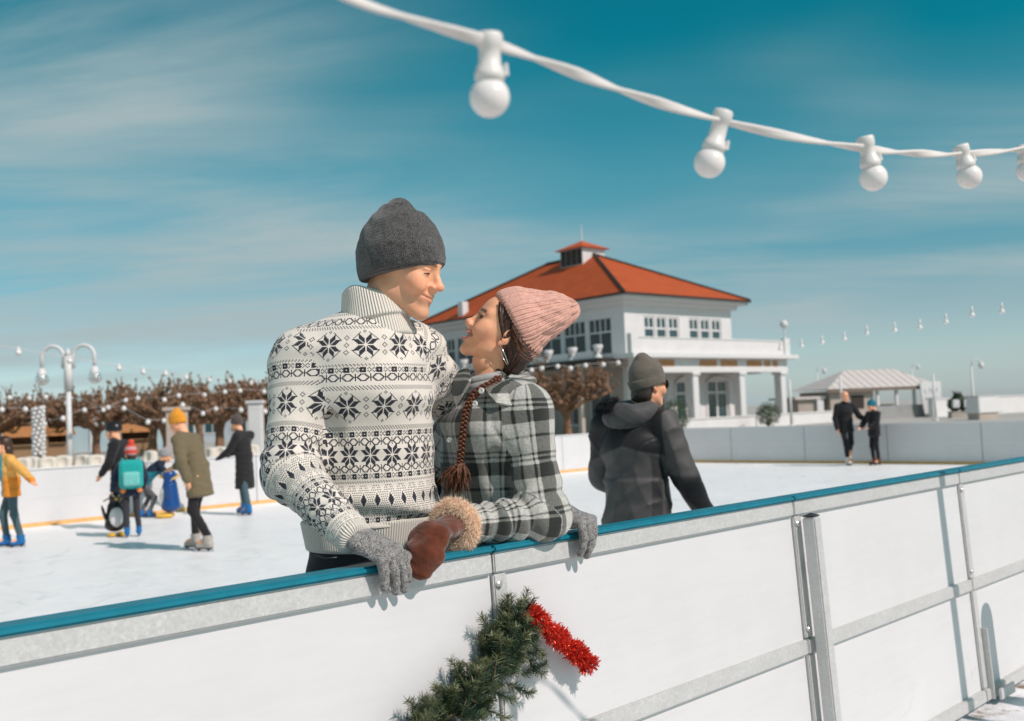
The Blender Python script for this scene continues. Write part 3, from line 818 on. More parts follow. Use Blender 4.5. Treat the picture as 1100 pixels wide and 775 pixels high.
    gop = [(1.6, 3.8, .02, 3.35), (4.9, 7.2, .02, 3.35), (8.3, 10.6, .02, 3.35)]
    wall('ground_wall', (0, LX), 0.0, 'x', 0, ZB - .6, gop, .35, M_WHITE_RENDER, -1)
    def door(a0, a1, z0, z1):
        f = MB(); fr = .12
        for lo, hi in (((a0, .08, z0), (a0 + fr, .24, z1)), ((a1 - fr, .08, z0), (a1, .24, z1)), ((a0 + fr, .08, z1 - fr), (a1 - fr, .24, z1)), ((a0 + fr, .09, z0 + .0), (a1 - fr, .23, z0 + .7)),
                       (((a0 + a1) / 2 - .1, .09, z0 + .7), ((a0 + a1) / 2 + .1, .23, z1 - fr)), ((a0 + fr, .10, z1 - .95), ((a0 + a1) / 2 - .1, .22, z1 - .8)), (((a0 + a1) / 2 + .1, .10, z1 - .95), (a1 - fr, .22, z1 - .8))):
            lo = np.array(lo); hi = np.array(hi); f.box((lo + hi) / 2, (hi - lo) / 2)
        d = f.build('door', M_WHITE, root)
        for c0, c1 in ((a0 + fr, (a0 + a1) / 2 - .1), ((a0 + a1) / 2 + .1, a1 - fr)):
            for e0, e1 in ((z0 + .7, z1 - .95), (z1 - .8, z1 - fr)):
                m = MB(); m.box(((c0 + c1) / 2, .16, (e0 + e1) / 2), ((c1 - c0) / 2, .015, (e1 - e0) / 2)); m.build('pane', M_PANE, d)
        m = MB(); m.tube([((a0 + a1) / 2 - (a1 - a0) / 2 * 1.12 * math.cos(q), -.04, z1 - .28 + .55 * math.sin(q)) for q in np.linspace(0, math.pi, 13)], .11, 6); m.build('arch_trim', M_WHITE, d, smooth=True)
        for s in (a0 - .16, a1 + .16): m = MB(); m.box((s, -.04, (z0 + z1) / 2 - .15), (.1, .035, (z1 - z0) / 2 - .14)); m.build('door_trim', M_WHITE, d)
    for o in gop: door(*o)
    b('porch_back_wall', (LX + .002, .5, 0), (LX + .35, 8, ZB - .6), M_WHITE_RENDER)
    b('side_ground_wall', (0.004, .351, 0), (.33, LY, ZB - .6), M_BEIGE)
    for k in range(7):
        y0_ = 1.4 + k * 2.8
        f = b('window', (-.05, y0_, .5), (.0, y0_ + 2.0, 3.1), M_WHITE)
        for q in range(2): b('pane', (-.075, y0_ + .12 + q * .94, .65), (-.052, y0_ + .94 + q * .94, 2.95), M_PANE_DK, f)
    b('porch_floor', (X0, P - .3, 0.005), (X1, -.01, .16), M_BEIGE)
    cols = [-1.1, 4.2, 9.3, 14.2]
    for c in cols:
        col = b('column', (c - .30, P - .30, .16), (c + .30, P + .30, 3.62), M_WHITE, bev=.03)
        b('capital', (c - .40, P - .40, 3.622), (c + .40, P + .40, 3.80), M_WHITE, col); b('plinth', (c - .40, P - .40, .162), (c + .40, P + .40, .5), M_WHITE, col)
    b('architrave', (X0 + .2, P - .34, 3.802), (X1 - .1, P + .34, 4.10), M_WHITE)
    b('frieze', (X0 + .2, P - .28, 4.102), (X1 - .1, P + .28, 4.72), M_WHITE_RENDER)
    for a0, a1 in ((.5, 2.1), (4.7, 6.5), (7.0, 8.8), (9.9, 11.6), (12.0, 12.7), (13.0, 13.6)):
        b('frieze_panel', (a0, P - .31, 4.2), (a1, P - .283, 4.62), M_TAN)
    b('porch_ceiling', (X0 + .2, P + .345, 4.3), (X1 - .1, 0 - .004, 4.715), M_BEIGE)
    b('east_beam', (LX + .36, .005, 3.802), (X1 - .1, 8, 4.72), M_WHITE)
    b('column', (13.9, 7.2, .16), (14.5, 7.8, 3.8), M_WHITE)
    slab = b('balcony_slab', (X0 - .5, P - .85, 4.725), (X1 + .6, 8.2, 5.02), M_WHITE, bev=.02)
    b('balcony_parapet', (X0 - .2, P - .45, 5.022), (X1 - .1, P - .28, 6.0), M_WHITE_RENDER, slab)
    b('balcony_parapet', (X1 - .27, P - .279, 5.022), (X1 - .1, 7.5, 5.9), M_WHITE_RENDER, slab)
    b('parapet_coping', (X0 - .28, P - .5, 6.002), (X1 - .02, P - .23, 6.08), M_WHITE, slab)
    for c in (X0 + .0, X1 - .35): b('parapet_pier', (c - .32, P - .56, 5.022), (c + .32, P - .20, 6.25), M_WHITE, slab)
    # terrace on the side face with urns
    ter = b('terrace_slab', (-3.4, P + .8, 4.55), (-.006, LY, 4.80), M_TRIM_DARK)
    for k in range(9):
        y_ = -.5 + k * 2.3
        m = MB(); m.lathe([(.30, 0), (.24, .12), (.10, .3), (.26, .55), (.34, .8), (.30, .85)], 10, off=(-3.1, y_, 4.81)); m.build('urn', M_WHITE, ter, smooth=True)
        b('terrace_rail', (-3.2, y_ + .36, 4.82), (-3.02, y_ + 1.95, 5.3), M_WHITE, ter)
    for k in range(4): b('terrace_post', (-3.3, 1 + k * 6, 0), (-3.0, 1.3 + k * 6, 4.548), M_BEIGE, ter)
    b('globe_stem', (X1 - .45, P - .44, 6.26), (X1 - .37, P - .36, 7.0), M_WHITE, slab)
    m = MB(); m.lathe([(.05, 0), (.22, .1), (.30, .3), (.22, .5), (.05, .6)], 12, off=(X1 - .41, P - .40, 7.0)); m.build('globe', M_WHITE, slab, smooth=True)
    return root
villa()

# ------------------------------------------------------------------ kiosk with the pale hipped roof
def kiosk():
    c = at(930, 449, 80); c[2] = 0; root = empty('kiosk', c, 'low open kiosk with pale hipped roof and white sign panel', 'kiosk', rz=R_(14))
    def b(name, lo, hi, mat, par=root): m = MB(); lo = np.array(lo, float); hi = np.array(hi, float); m.box((lo + hi) / 2, (hi - lo) / 2); return m.build(name, mat, par)
    RW = simple('pale_metal_roof', (0.60, 0.545, 0.51), 0.6, 0.06, 2, 0.05)
    V = [(-4.9, -2.6, 2.45), (5.1, -2.6, 2.45), (5.1, 3.0, 2.45), (-4.9, 3.0, 2.45), (-1.6, .2, 3.95), (2.9, .2, 3.95)]
    m = MB(); m.addv(V, [(0, 1, 5, 4), (1, 2, 5), (2, 3, 4, 5), (3, 0, 4), (3, 2, 1, 0)]); rf = m.build('roof', RW, root)
    for k in range(14):
        x = -4.2 + k * .68; tx = min(max(x, -1.6), 2.9); m = MB(); 
        t = 1.0 if -1.6 <= x <= 2.9 else ((x + 4.9) / 3.3 if x < 0 else (5.1 - x) / 2.2)
        m.tube([(x, -2.6, 2.48), (x, -2.6 + 2.8 * t, 2.48 + 1.5 * t)], .018, 4); m.build('seam', RW, rf)
    b('fascia', (-4.8, -2.55, 2.2), (5.0, -2.4, 2.44), simple('brown_fascia', (.20, .15, .12), .7, .1, 3, .05))
    b('wall', (-4.4, -2.1, 0), (-.6, 2.4, 2.3), M_BEIGE)
    b('hatch', (-2.6, -2.16, .9), (-1.5, -2.102, 1.9), M_TRIM_DARK)
    b('counter', (-.58, -2.2, 0), (4.6, -1.7, 1.0), simple('grey_boards', (.34, .345, .34), .7, .2, 2, .1, sc=(1, 1, 8)))
    for x in (-.3, 1.4, 3.0, 4.7): b('post', (x - .1, -2.25, 1.002 if x < 4.6 else 0), (x + .1, -2.06, 2.198), M_WHITE)
    b('rear_wall', (-.58, 2.2, 0), (4.6, 2.4, 1.1), M_BEIGE)
    # sign panel with its two lines of teal lettering, too small to read
    s = MB(); n = 9
    for k in range(n):
        z0, z1 = -.1 + 2.75 * k / n, -.1 + 2.75 * (k + 1) / n; x0 = 3.15 + .30 * (1 - k / (n - 1)) ** 2
        s.box(((x0 + 5.0) / 2, -2.75, (z0 + z1) / 2 + .12), ((5.0 - x0) / 2, .06, (z1 - z0) / 2 + .002))
    sg = s.build('sign_panel', M_WHITE, root); tl = simple('teal_lettering', (.03, .16, .19), .6, .1, 4, 0); rr = random.Random(2)
    for zc, xs, h in ((2.05, np.arange(3.5, 4.75, .21), .16), (1.42, np.arange(3.55, 4.6, .19), .11)):
        for x in xs:
            if rr.random() < .12: continue
            m = MB(); w = rr.uniform(.055, .08); m.box((x, -2.815, zc), (.018, .004, h)); m.box((x + w, -2.815, zc + h * rr.choice([-.8, 0, .8])), (w - .02, .004, .03)); m.build('letter', tl, sg)
    a = b('side_hut', (-7.0, -1.8, 0), (-4.9, 1.8, 1.75), M_BEIGE); b('side_hut_roof', (-7.4, -2.1, 1.752), (-4.8, 2.1, 1.95), RW); b('side_hut_pillar', (-5.5, -2.05, 0), (-4.95, -1.802, 1.75), M_WHITE)
    return root
kiosk()

# ------------------------------------------------------------------ promenade furniture
def lamp_single(px, py_base, d, label, H=4.0):
    c = at(px, py_base, d); c[2] = 0; r = empty('street_lamp', c, label, 'street lamp', 'single lamps on the promenade')
    m = MB(); m.tube([(0, 0, 0), (0, 0, .8), (0, 0, H)], [.12, .09, .06], 10); m.build('pole', M_WHITE, r, smooth=True)
    m = MB(); m.tube([(0, 0, H - .1), (.1, 0, H + .35), (.4, 0, H + .5), (.7, 0, H + .3)], .045, 8); m.build('arm', M_WHITE, r, smooth=True)
    m = MB(); m.lathe([(.06, .25), (.16, .1), (.20, -.05), (.14, -.2), (.04, -.25)], 12, off=(.7, 0, H + .05)); m.build('lamp_head', M_WHITE, r, smooth=True)
lamp_single(880, 450, 92, 'single white street lamp behind the left end of the kiosk roof', 4.3)
lamp_single(1046, 440, 70, 'single white street lamp right of the fir decoration', 3.6)
lamp_single(982, 440, 110, 'white street lamp whose head shows over the right end of the kiosk roof', 4.9)
def low_wall(p0, p1, h, label, mat=M_WHITE_RENDER):
    p0 = np.array([p0[0], p0[1], 0]); p1 = np.array([p1[0], p1[1], 0]); L = np.linalg.norm(p1 - p0); a = math.atan2(*(p1 - p0)[1::-1])
    r = empty('low_wall', p0, label, 'wall', rz=a)
    m = MB(); m.box((L / 2, 0, h / 2), (L / 2, .2, h / 2)); m.build('wall', mat, r)
    m = MB(); m.box((L / 2, 0, h + .042), (L / 2 + .05, .26, .04)); m.build('coping', M_WHITE, r)
low_wall(at(1000, 445, 76)[:2], at(1200, 445, 92)[:2], 1.35, 'white low promenade wall right of the kiosk at the right edge')
low_wall(at(690, 460, 55)[:2], at(905, 452, 75)[:2], .75, 'white low wall in front of the villa and the kiosk')
def white_box():
    c = at(1056, 449, 62); c[2] = 0; r = empty('storage_box', c, 'white slanted box right of the fir decoration', 'box', rz=.5)
    m = MB(); m.addv([(-1.0, -.5, .4), (1.3, -.5, .4), (1.3, .5, .4), (-1.0, .5, .4), (-.95, -.45, 1.45), (.95, -.45, 1.45), (.95, .45, 1.45), (-.95, .45, 1.45)], [(0, 1, 5, 4), (1, 2, 6, 5), (2, 3, 7, 6), (3, 0, 4, 7), (4, 5, 6, 7), (3, 2, 1, 0)])
    m.build('body', M_WHITE, r, bevel=.04); m = MB(); m.box((0, 0, .2), (.9, .4, .198)); m.build('base', M_BEIGE, r)
    m = MB(); m.box((0, 0, 1.47), (1.0, .48, .02)); m.build('lid', M_WHITE, r)
white_box()
for px, lab in ((905, 'slim white mast left of the skating man in black'), (850, 'slim white mast beside the right porch column'), (1005, 'slim white post right of the kiosk sign')):
    c = at(px, 450, 60 + (px % 7)); c[2] = 0; r = empty('mast', c, lab, 'mast')
    m = MB(); m.tube([(0, 0, .1), (0, 0, 3.0)], [.09, .07], 8); m.build('pole', M_WHITE, r, smooth=True); m = MB(); m.lathe([(.2, 0), (.2, .1), (.09, .16)], 10); m.build('base', M_WHITE, r)
def double_lamp():
    c = at(75, 490, 36); c[2] = 0; r = empty('street_lamp', c, 'tall white street lamp with two curved arms and glass globes', 'street lamp')
    k = 36 / FPX; zt = 1.455 + (464 - 384) * k
    m = MB(); m.tube([(0, 0, 0), (0, 0, zt - 1.15)], [.11, .085], 12); m.build('pole', M_WHITE, r, smooth=True)
    m = MB(); m.tube([(0, 0, zt - 1.15), (0, 0, zt + .1)], [.15, .15], 12); m.lathe([(.16, zt + .1), (.05, zt + .3), (.01, zt + .38)], 10); m.build('head_post', M_WHITE, r, smooth=True)
    gl, nt, b = new_mat('globe_glass'); b.inputs['Base Color'].default_value = (.75, .78, .76, 1); b.inputs['Roughness'].default_value = .12; b.inputs['Transmission Weight'].default_value = .75
    bump(nt, b, tnoise(nt, 8, 2), .05)
    for s in (-1, 1):
        pts = [(s * .19, 0, zt - .35)] + [(s * (.56 - .40 * math.cos(q)), 0, zt + .05 + .42 * math.sin(q)) for q in np.linspace(0.1, math.pi - .1, 12)] + [(s * .96, 0, zt - .35)]
        m = MB(); m.tube(pts, .065, 10); a = m.build('arm', M_WHITE, r, smooth=True)
        m = MB(); m.lathe([(.09, .3), (.16, .12), (.17, -.1), (.11, -.18)], 12, off=(s * .96, 0, zt - .62)); m.build('lamp_holder', M_WHITE, a, smooth=True)
        m = MB(); m.lathe([(.05, .225)] + [(.23 * math.sin(q), .23 * math.cos(q)) for q in np.linspace(.25, 2.9, 12)] + [(.04, -.23)], 18, off=(s * .96, 0, zt - .72)); m.build('globe', gl, a, smooth=True)
double_lamp()

def fir_decoration():
    c = at(1030, 447, 70); c[2] = 0; r = empty('fir_planter', c, 'dark fir planter with two pale parcels left of the white box', 'planter'); r.scale = (.8, .8, .95); rng = np.random.default_rng(4); n = 1500
    u = rng.normal(0, 1, (n, 3)); u /= np.linalg.norm(u, axis=1)[:, None]; P = u * np.array([.95, .6, .55]) * rng.uniform(.4, 1, n)[:, None] + np.array([0, 0, 1.0]); sp = np.abs(P[:, 0]) < .25; P[sp, 2] += .5 * rng.random(sp.sum())
    s = rng.normal(0, .12, (n, 3)); t = np.cross(s, u) * .5; V = np.stack([P - s, P + t, P + s, P - t], 1).reshape(-1, 3); link('foliage', raw_mesh('foliage', V, np.arange(n * 4).reshape(-1, 4), M_LEAF2), r)
    for x in (-.45, .5): m = MB(); m.box((x, -.5, 1.05), (.28, .2, .30)); m.build('parcel', M_WHITE, r, bevel=.03)
    m = MB(); m.box((0, 0, .25), (.8, .4, .25)); m.build('trough', M_BEIGE, r); m = MB(); m.tube([(0, 0, 1.2), (0, 0, 2.6)], [.05, .02], 6); m.build('spike', M_WHITE, r)
M_LEAF2 = simple('fir_green', (0.04, 0.06, 0.03), .6, .4, 3, .05)
fir_decoration()
# ------------------------------------------------------------------ pollarded plane trees
def bark_mat():
    m, nt, b = new_mat('plane_bark')
    n = tnoise(nt, 3.0, 6, .65); n2 = tnoise(nt, 14, 4, .6)
    lk(nt, ramp(nt, (E(n) * .6 + E(n2) * .4).s, [(0.32, (0.080, 0.042, 0.024)), (0.55, (0.225, 0.125, 0.070)), (0.72, (0.40, 0.25, 0.15))]), b.inputs['Base Color'])
    b.inputs['Roughness'].default_value = .9; bump(nt, b, n2, .6, .05)
    return m
M_BARK = bark_mat()
def blob(m, c, r, rng, n=7):
    prof = [(r * math.sin(q) * rng.uniform(.8, 1.2), -r * math.cos(q) * rng.uniform(.85, 1.2)) for q in np.linspace(.25, math.pi - .25, 5)]
    m.lathe(prof, n, np.array(Matrix.Rotation(rng.uniform(0, 6), 3, 'Z') @ Matrix.Rotation(rng.uniform(-.6, .6), 3, 'X')), c)
def pollard(seed):
    rng = random.Random(seed); tr, cr = MB(), MB(); top = np.array([rng.uniform(-.1, .1), rng.uniform(-.1, .1), 1.75])
    tr.tube([(0, 0, -.02), (0.02, 0, .3), (.03, .02, 1.0), top * (.6, .6, .8), top, top + (0, 0, .3)], [.30, .22, .19, .18, .24, .2], 10)
    n = 10
    for k in range(n):
        a = 2 * math.pi * k / n + rng.uniform(-.25, .25); R = rng.uniform(1.3, 2.6); zt = rng.uniform(2.1, 3.4)
        d = np.array([math.cos(a), math.sin(a), 0]); s = np.array([-d[1], d[0], 0]); p = [top + (0, 0, .0)]
        for q in range(1, 6):
            t = q / 5; p.append(top + d * R * t + s * rng.uniform(-.18, .18) + np.array([0, 0, (zt - top[2]) * (t ** .7) + rng.uniform(-.12, .12)]))
        cr.tube(p, [.15, .13, .12, .10, .09, .085], 6)
        tips = [(p[-1], d)]
        for q in (2, 3, 4, 5):
            b0 = p[q]; e = b0 + s * rng.choice([-1, 1]) * rng.uniform(.35, .8) + d * rng.uniform(-.1, .4) + np.array([0, 0, rng.uniform(.15, .65)]); mid = (b0 + e) / 2 + np.array([0, 0, rng.uniform(-.12, .1)])
            cr.tube([b0, mid, e], [.08, .075, .065], 5); tips.append((e, _n(e - b0)))
            if rng.random() < .6:
                e2 = mid + np.array([rng.uniform(-.4, .4), rng.uniform(-.4, .4), rng.uniform(.3, .7)]); cr.tube([mid, e2], [.06, .05], 5); tips.append((e2, _n(e2 - mid)))
        for (e, dd) in tips:
            blob(cr, e, rng.uniform(.10, .18), rng)
            for q in range(rng.randint(3, 6)):
                u = _n(np.array([rng.gauss(0, .45), rng.gauss(0, .45), 1.0]) + dd * .3); L = rng.uniform(.25, .6) if rng.random() < .75 else rng.uniform(.6, 1.0)
                m_ = e + u * L * .55 + np.array([rng.gauss(0, .04), rng.gauss(0, .04), 0]); t_ = e + u * L + np.array([rng.gauss(0, .05), rng.gauss(0, .05), 0])
                cr.tube([e, m_, t_], [.032, .026, .02], 4); 
                if rng.random() < .55: blob(cr, t_, rng.uniform(.045, .085), rng, 5)
    return raw_mesh('trunk', np.array(tr.v), tr.f, M_BARK), raw_mesh('crown', np.array(cr.v), cr.f, M_BARK)
_tree_meshes = [pollard(s) for s in (3, 8, 21)]
def tree(px, d, var, rz, sc, label, group='pollarded trees along the promenade'):
    c = at(px, 480, d); c[2] = 0; r = empty('plane_tree', c, label, 'tree', group, rz); r.scale = (sc * .95, sc * .95, sc * .84)
    link('trunk', _tree_meshes[var][0], r); link('crown', _tree_meshes[var][1], r)
for px, d, v, rz, sc, lab in [
    (-10, 50, 0, .3, 1.0, 'bare knobbly tree at the left edge of the tree row'), (62, 56, 1, 1.2, 1.08, 'bare knobbly tree behind the two armed lamp'),
    (104, 47, 2, 2.4, .98, 'bare knobbly tree just right of the two armed lamp'), (165, 54, 0, 4.0, 1.12, 'bare knobbly tree above the small child with grey hat'),
    (180, 42, 1, .7, .95, 'bare knobbly tree above the orange woolly hat'), (236, 46, 2, 5.0, 1.08, 'bare knobbly tree between the olive coat and the black coat'),
    (285, 52, 0, 1.9, 1.1, 'bare knobbly tree behind the elbow of the patterned jumper'), (20, 64, 2, 3.3, 1.1, 'bare tree deep in the back row near the left edge'),
    (135, 66, 1, 2.2, 1.1, 'bare tree deep in the back row above the black helmet'), (215, 62, 0, 1.1, 1.15, 'bare tree deep in the back row above the olive coat'), (330, 60, 2, .4, 1.1, 'bare tree mostly hidden behind the man in the patterned jumper')]:
    tree(px, d, v, rz, sc, lab)
tree(611, 46, 1, 2.0, 1.02, 'single bare pollarded tree in front of the villa', None)

# ------------------------------------------------------------------ bushes
def bush(px, py, d, w, h, label, seed, mat):
    c = at(px, py, d); c[2] = 0; rng = np.random.default_rng(seed); r = empty('bush', c, label, 'bush')
    n = 1400; u = rng.normal(0, 1, (n, 3)); u /= np.linalg.norm(u, axis=1)[:, None]; rad = rng.uniform(.35, 1, n)[:, None] ** .5
    P = u * rad * np.array([w / 2, w / 2, h / 2]) + np.array([0, 0, h / 2 + .05]); P[:, 2] = np.maximum(P[:, 2], .05)
    s = rng.normal(0, 1, (n, 3)); s /= np.linalg.norm(s, axis=1)[:, None]; t = np.cross(s, u); L = .06 * w
    V = np.stack([P - s * L * .5, P + t * L * .35, P + s * L, P - t * L * .35], 1).reshape(-1, 3); F = np.arange(n * 4).reshape(-1, 4)
    link('foliage', raw_mesh('foliage', V, F, mat), r); m = MB()
    for k in range(5): a = k * 1.256; m.tube([(0, 0, 0), (.15 * w * math.cos(a), .15 * w * math.sin(a), h * .5)], [.03, .015], 5)
    m.build('stems', M_BARK, r)
M_LEAF = simple('evergreen_leaf', (0.045, 0.075, 0.028), .6, .4, 3, .05)
bush(727, 462, 52, 1.5, 2.0, 'round green bush against the porch left of the french doors', 2, M_LEAF)
bush(826, 460, 62, 1.6, 1.6, 'small dark bush at the foot of the right porch column', 3, M_LEAF)

# ------------------------------------------------------------------ things under the trees
def shelter():
    c = at(125, 485, 75); c[2] = 0; r = empty('arched_pavilion', c, 'pale blue arched pavilion far behind the trees', 'building', rz=.1)
    GB = simple('pale_blue_glazing', (.42, .52, .55), .25, .1, .5, 0.0)
    m = MB(); R = 3.8
    for k in range(10):
        a0, a1 = math.pi * k / 10, math.pi * (k + 1) / 10
        m.addv([(R * math.cos(a0), 0, 1.2 + R * .62 * math.sin(a0)), (R * math.cos(a1), 0, 1.2 + R * .62 * math.sin(a1)), (R * math.cos(a1), 7, 1.2 + R * .62 * math.sin(a1)), (R * math.cos(a0), 7, 1.2 + R * .62 * math.sin(a0))], [(0, 1, 2, 3)])
    m.build('vault', GB, r, smooth=True)
    m = MB(); m.addv([(R * math.cos(a), 0.05, 1.2 + R * .62 * math.sin(a)) for a in np.linspace(0, math.pi, 11)] + [(-R, .05, 0), (R, .05, 0)], [tuple(range(13))]); m.build('front_pane', GB, r)
    for k in range(5): x = -R + .2 + k * (2 * R - .4) / 4; m = MB(); m.box((x, -.02, (1.2 + .6 * math.sqrt(max(0, R * R - x * x))) / 2), (.07, .05, (1.2 + .6 * math.sqrt(max(0, R * R - x * x))) / 2)); m.build('mullion', M_WHITE, r)
    m = MB(); m.tube([(R * math.cos(a), -.05, 1.2 + R * .62 * math.sin(a)) for a in np.linspace(0, math.pi, 15)], .12, 6); m.build('rim', M_WHITE, r)
shelter()
def far_block(px, d, w, h, dep, mat, label, roofm, nwin=6):
    c = at(px, 480, d); c[2] = 0; r = empty('far_building', c, label, 'building', rz=.05)
    m = MB(); m.box((0, dep / 2, h / 2), (w / 2, dep / 2, h / 2)); m.build('wall', mat, r)
    m = MB(); m.addv([(-w / 2 - .3, -.3, h), (w / 2 + .3, -.3, h), (w / 2 + .3, dep + .3, h), (-w / 2 - .3, dep + .3, h), (-w / 2 + .6, dep / 2, h + 1.0), (w / 2 - .6, dep / 2, h + 1.0)], [(0, 1, 5, 4), (1, 2, 5), (2, 3, 4, 5), (3, 0, 4), (3, 2, 1, 0)]); m.build('roof', roofm, r)
    for k in range(nwin):
        x = -w / 2 + (k + .5) * w / nwin; f = MB(); f.box((x, -.03, h * .52), (w / nwin * .32, .03, h * .30)); wo = f.build('window', M_WHITE, r)
        for q in (-1, 1): p = MB(); p.box((x + q * w / nwin * .15, -.075, h * .52), (w / nwin * .13, .012, h * .26)); p.build('pane', M_PANE, wo)
GREYR = simple('grey_roof', (.20, .19, .19), .8, .1, 2, .1)
far_block(30, 92, 16, 3.3, 8, simple('grey_pink_render', (.40, .36, .35), .9, .08, 1, .1), 'low grey house far behind the left trees', GREYR, 7)
far_block(215, 96, 20, 3.6, 8, simple('pale_blue_render', (.44, .50, .53), .9, .08, 1, .1), 'low pale blue house far behind the trees right of the pavilion', GREYR, 8)
far_block(330, 88, 9, 3.4, 8, M_WHITE_RENDER, 'low white house far behind the patterned jumper', GREYR, 3)
def hut(px, d, label, w=2.6, seed=1):
    c = at(px, 490, d); c[2] = 0; r = empty('market_hut', c, label, 'hut', 'small market huts', rz=.2); r.scale = (.62, .62, .72); WD = MATS.get('hut_wood') or simple('hut_wood', (.36, .22, .12), .8, .25, 4, .2, sc=(8, 8, 1))
    RF = MATS.get('hut_roof') or simple('hut_roof', (.42, .19, .07), .85, .25, 6, .2)
    for k in range(9): m = MB(); m.box((-w / 2 + (k + .5) * w / 9, 0, .62), (w / 18 - .01, .04, .62)); m.build('plank', WD, r)
    for s in (-1, 1):
        m = MB(); m.box((s * (w / 2 + .05), .9, .95), (.05, .9, .95)); m.build('side_wall', WD, r)
    m = MB(); m.box((0, 1.8, .95), (w / 2, .04, .95)); m.build('back_wall', WD, r)
    m = MB(); m.addv([(-w / 2 - .3, -.4, 1.85), (w / 2 + .3, -.4, 1.85), (w / 2 + .3, 2.2, 1.85), (-w / 2 - .3, 2.2, 1.85), (-w / 2 - .3, .9, 2.6), (w / 2 + .3, .9, 2.6)], [(0, 1, 5, 4), (2, 3, 4, 5), (0, 4, 3), (1, 2, 5), (3, 2, 1, 0)]); m.build('roof', RF, r)
    m = MB(); m.box((0, -.12, 1.28), (w / 2, .2, .03)); m.build('counter', WD, r)
hut(26, 50, 'little wooden market hut with orange brown roof left of the lamp')
hut(58, 55, 'little wooden market hut with orange brown roof behind the lamp', 2.2)
hut(146, 58, 'little wooden market hut between the helmet and the orange hat', 2.4)
def tub_chair(px, d, label, sc=1.0):
    c = at(px, 498, d); c[2] = 0; r = empty('tub_chair', c, label, 'chair', 'pale tub chairs behind the rink boards', rz=random.Random(px).uniform(-.6, .6)); r.scale = (sc,) * 3
    CW = MATS.get('pale_cover') or fabric('pale_cover', (.68, .62, .54))
    B = Field((-.5, -.5, 0), (.5, .5, 1.25), .03)
    B.add(ecap((0, .05, .1), (0, .12, .9), (.40, .36), (.36, .22), (1, 0, 0), end=.12), .08); B.sub(ell((0, -.32, .75), (.26, .32, .36)), .08)
    V, Q = B.mesh(); link('shell', raw_mesh('shell', V, Q, CW), r)
    C = Field((-.4, -.45, .2), (.4, .2, .6), .03); C.add(rbox((0, -.12, .42), (.27, .25, .08), None, .06)); V, Q = C.mesh(); link('cushion', raw_mesh('cushion', V, Q, CW), r)
    for x in (-.25, .25):
        for y in (-.18, .25): m = MB(); m.tube([(x, y, 0), (x, y, .14)], .03, 6); m.build('leg', M_TRIM_DARK, r)
tub_words = ['at the left edge, under the hut', 'just left of the light wrapped trunk', 'just right of the light wrapped trunk', 'just left of the tall lamp', 'just right of the tall lamp', 'left of the black helmet', 'left of the orange hat', 'right of the olive coat', 'left of the black coat', 'right of the black coat']
for (px, d), w_ in zip(((24, 30), (33, 31), (52, 30), (68, 31), (88, 31), (104, 30), (160, 33), (224, 34), (236, 35), (272, 36)), tub_words):
    tub_chair(px, d, 'pale rounded tub chair ' + w_, .75)
def wrapped_trunk(px, d, h, label):
    c = at(px, 490, d); c[2] = 0; r = empty('light_column', c, label, 'light column'); m = MB(); m.tube([(0, 0, 0), (0, 0, h)], [.16, .12], 8); m.build('post', M_BARK, r, smooth=True)
    rng = random.Random(px); m = MB()
    for k in range(70):
        z = .5 + (h - .5) * k / 70; a = k * 1.1; blob(m, (.2 * math.cos(a), .2 * math.sin(a), z), .095, rng, 6)
    bl = m.build('bulbs', M_WHITE, r, smooth=True); m = MB(); m.tube([(.17 * math.cos(k * .4), .17 * math.sin(k * .4), .4 + (h - .4) * k / 190) for k in range(190)], .012, 4); m.build('wire', M_WHITE, r)
wrapped_trunk(42, 42, 2.6, 'thick post wound with white bulbs left of the two armed lamp')
def plain_pillar(px, d, w, h, mat, label):
    c = at(px, 490, d); c[2] = 0; r = empty('pillar', c, label, 'pillar'); m = MB(); m.box((0, 0, h / 2), (w / 2, w / 2, h / 2)); m.build('shaft', mat, r, bevel=.03)
    m = MB(); m.box((0, 0, h + .05), (w / 2 + .06, w / 2 + .06, .05)); m.build('cap', mat, r)
plain_pillar(191, 30, .52, 2.0, simple('pinkish_stone', (.56, .46, .40), .85, .08, 2, .1), 'broad pinkish stone pillar behind the orange hat')
plain_pillar(276, 38, .5, 2.3, M_WHITE_RENDER, 'white pillar between the black coat and the patterned jumper')

# ------------------------------------------------------------------ strings of bulbs seen far off
def far_string(pts, label, wire=.006, br=.05, hang=.10, thick=True):
    """pts: (px,py,d) of each bulb"""
    P = [at(*p) for p in pts]; base = P[len(P) // 2].copy(); r = empty('string_light', base, label, 'string light', 'strings of bulbs')
    m = MB(); cab = []
    for i in range(len(P) - 1):
        for t in np.linspace(0, 1, 6)[:-1]: cab.append(P[i] * (1 - t) + P[i + 1] * t + np.array([0, 0, hang * .7 - .10 * hang * 4 * t * (1 - t)]))
    cab.append(P[-1] + np.array([0, 0, hang * .7])); m.tube([c - base for c in cab], wire, 5); m.build('cable', M_WHITE, r)
    hm = MB(); hm.lathe([(br * .45, hang), (br * .5, br * .8), (br * .42, br * .7)], 8); bm_ = MB(); bm_.lathe([(br * math.sin(q) + .001, -br * math.cos(q)) for q in np.linspace(0.05, math.pi - .3, 8)], 10)
    me1 = raw_mesh('lamp_holder', np.array(hm.v), hm.f, M_WHITE); me2 = raw_mesh('bulb', np.array(bm_.v), bm_.f, M_BULB)
    for p in P:
        h = link('lamp_holder', me1, r); h.location = tuple(p - base); link('bulb', me2, h)
M_BULB = simple('opal_bulb', (0.80, 0.765, 0.74), 0.25, 0.03, 8, 0.02)
M_BULB.node_tree.nodes['Principled BSDF'].inputs['Subsurface Weight'].default_value = .3; M_BULB.node_tree.nodes['Principled BSDF'].inputs['Subsurface Scale'].default_value = .01
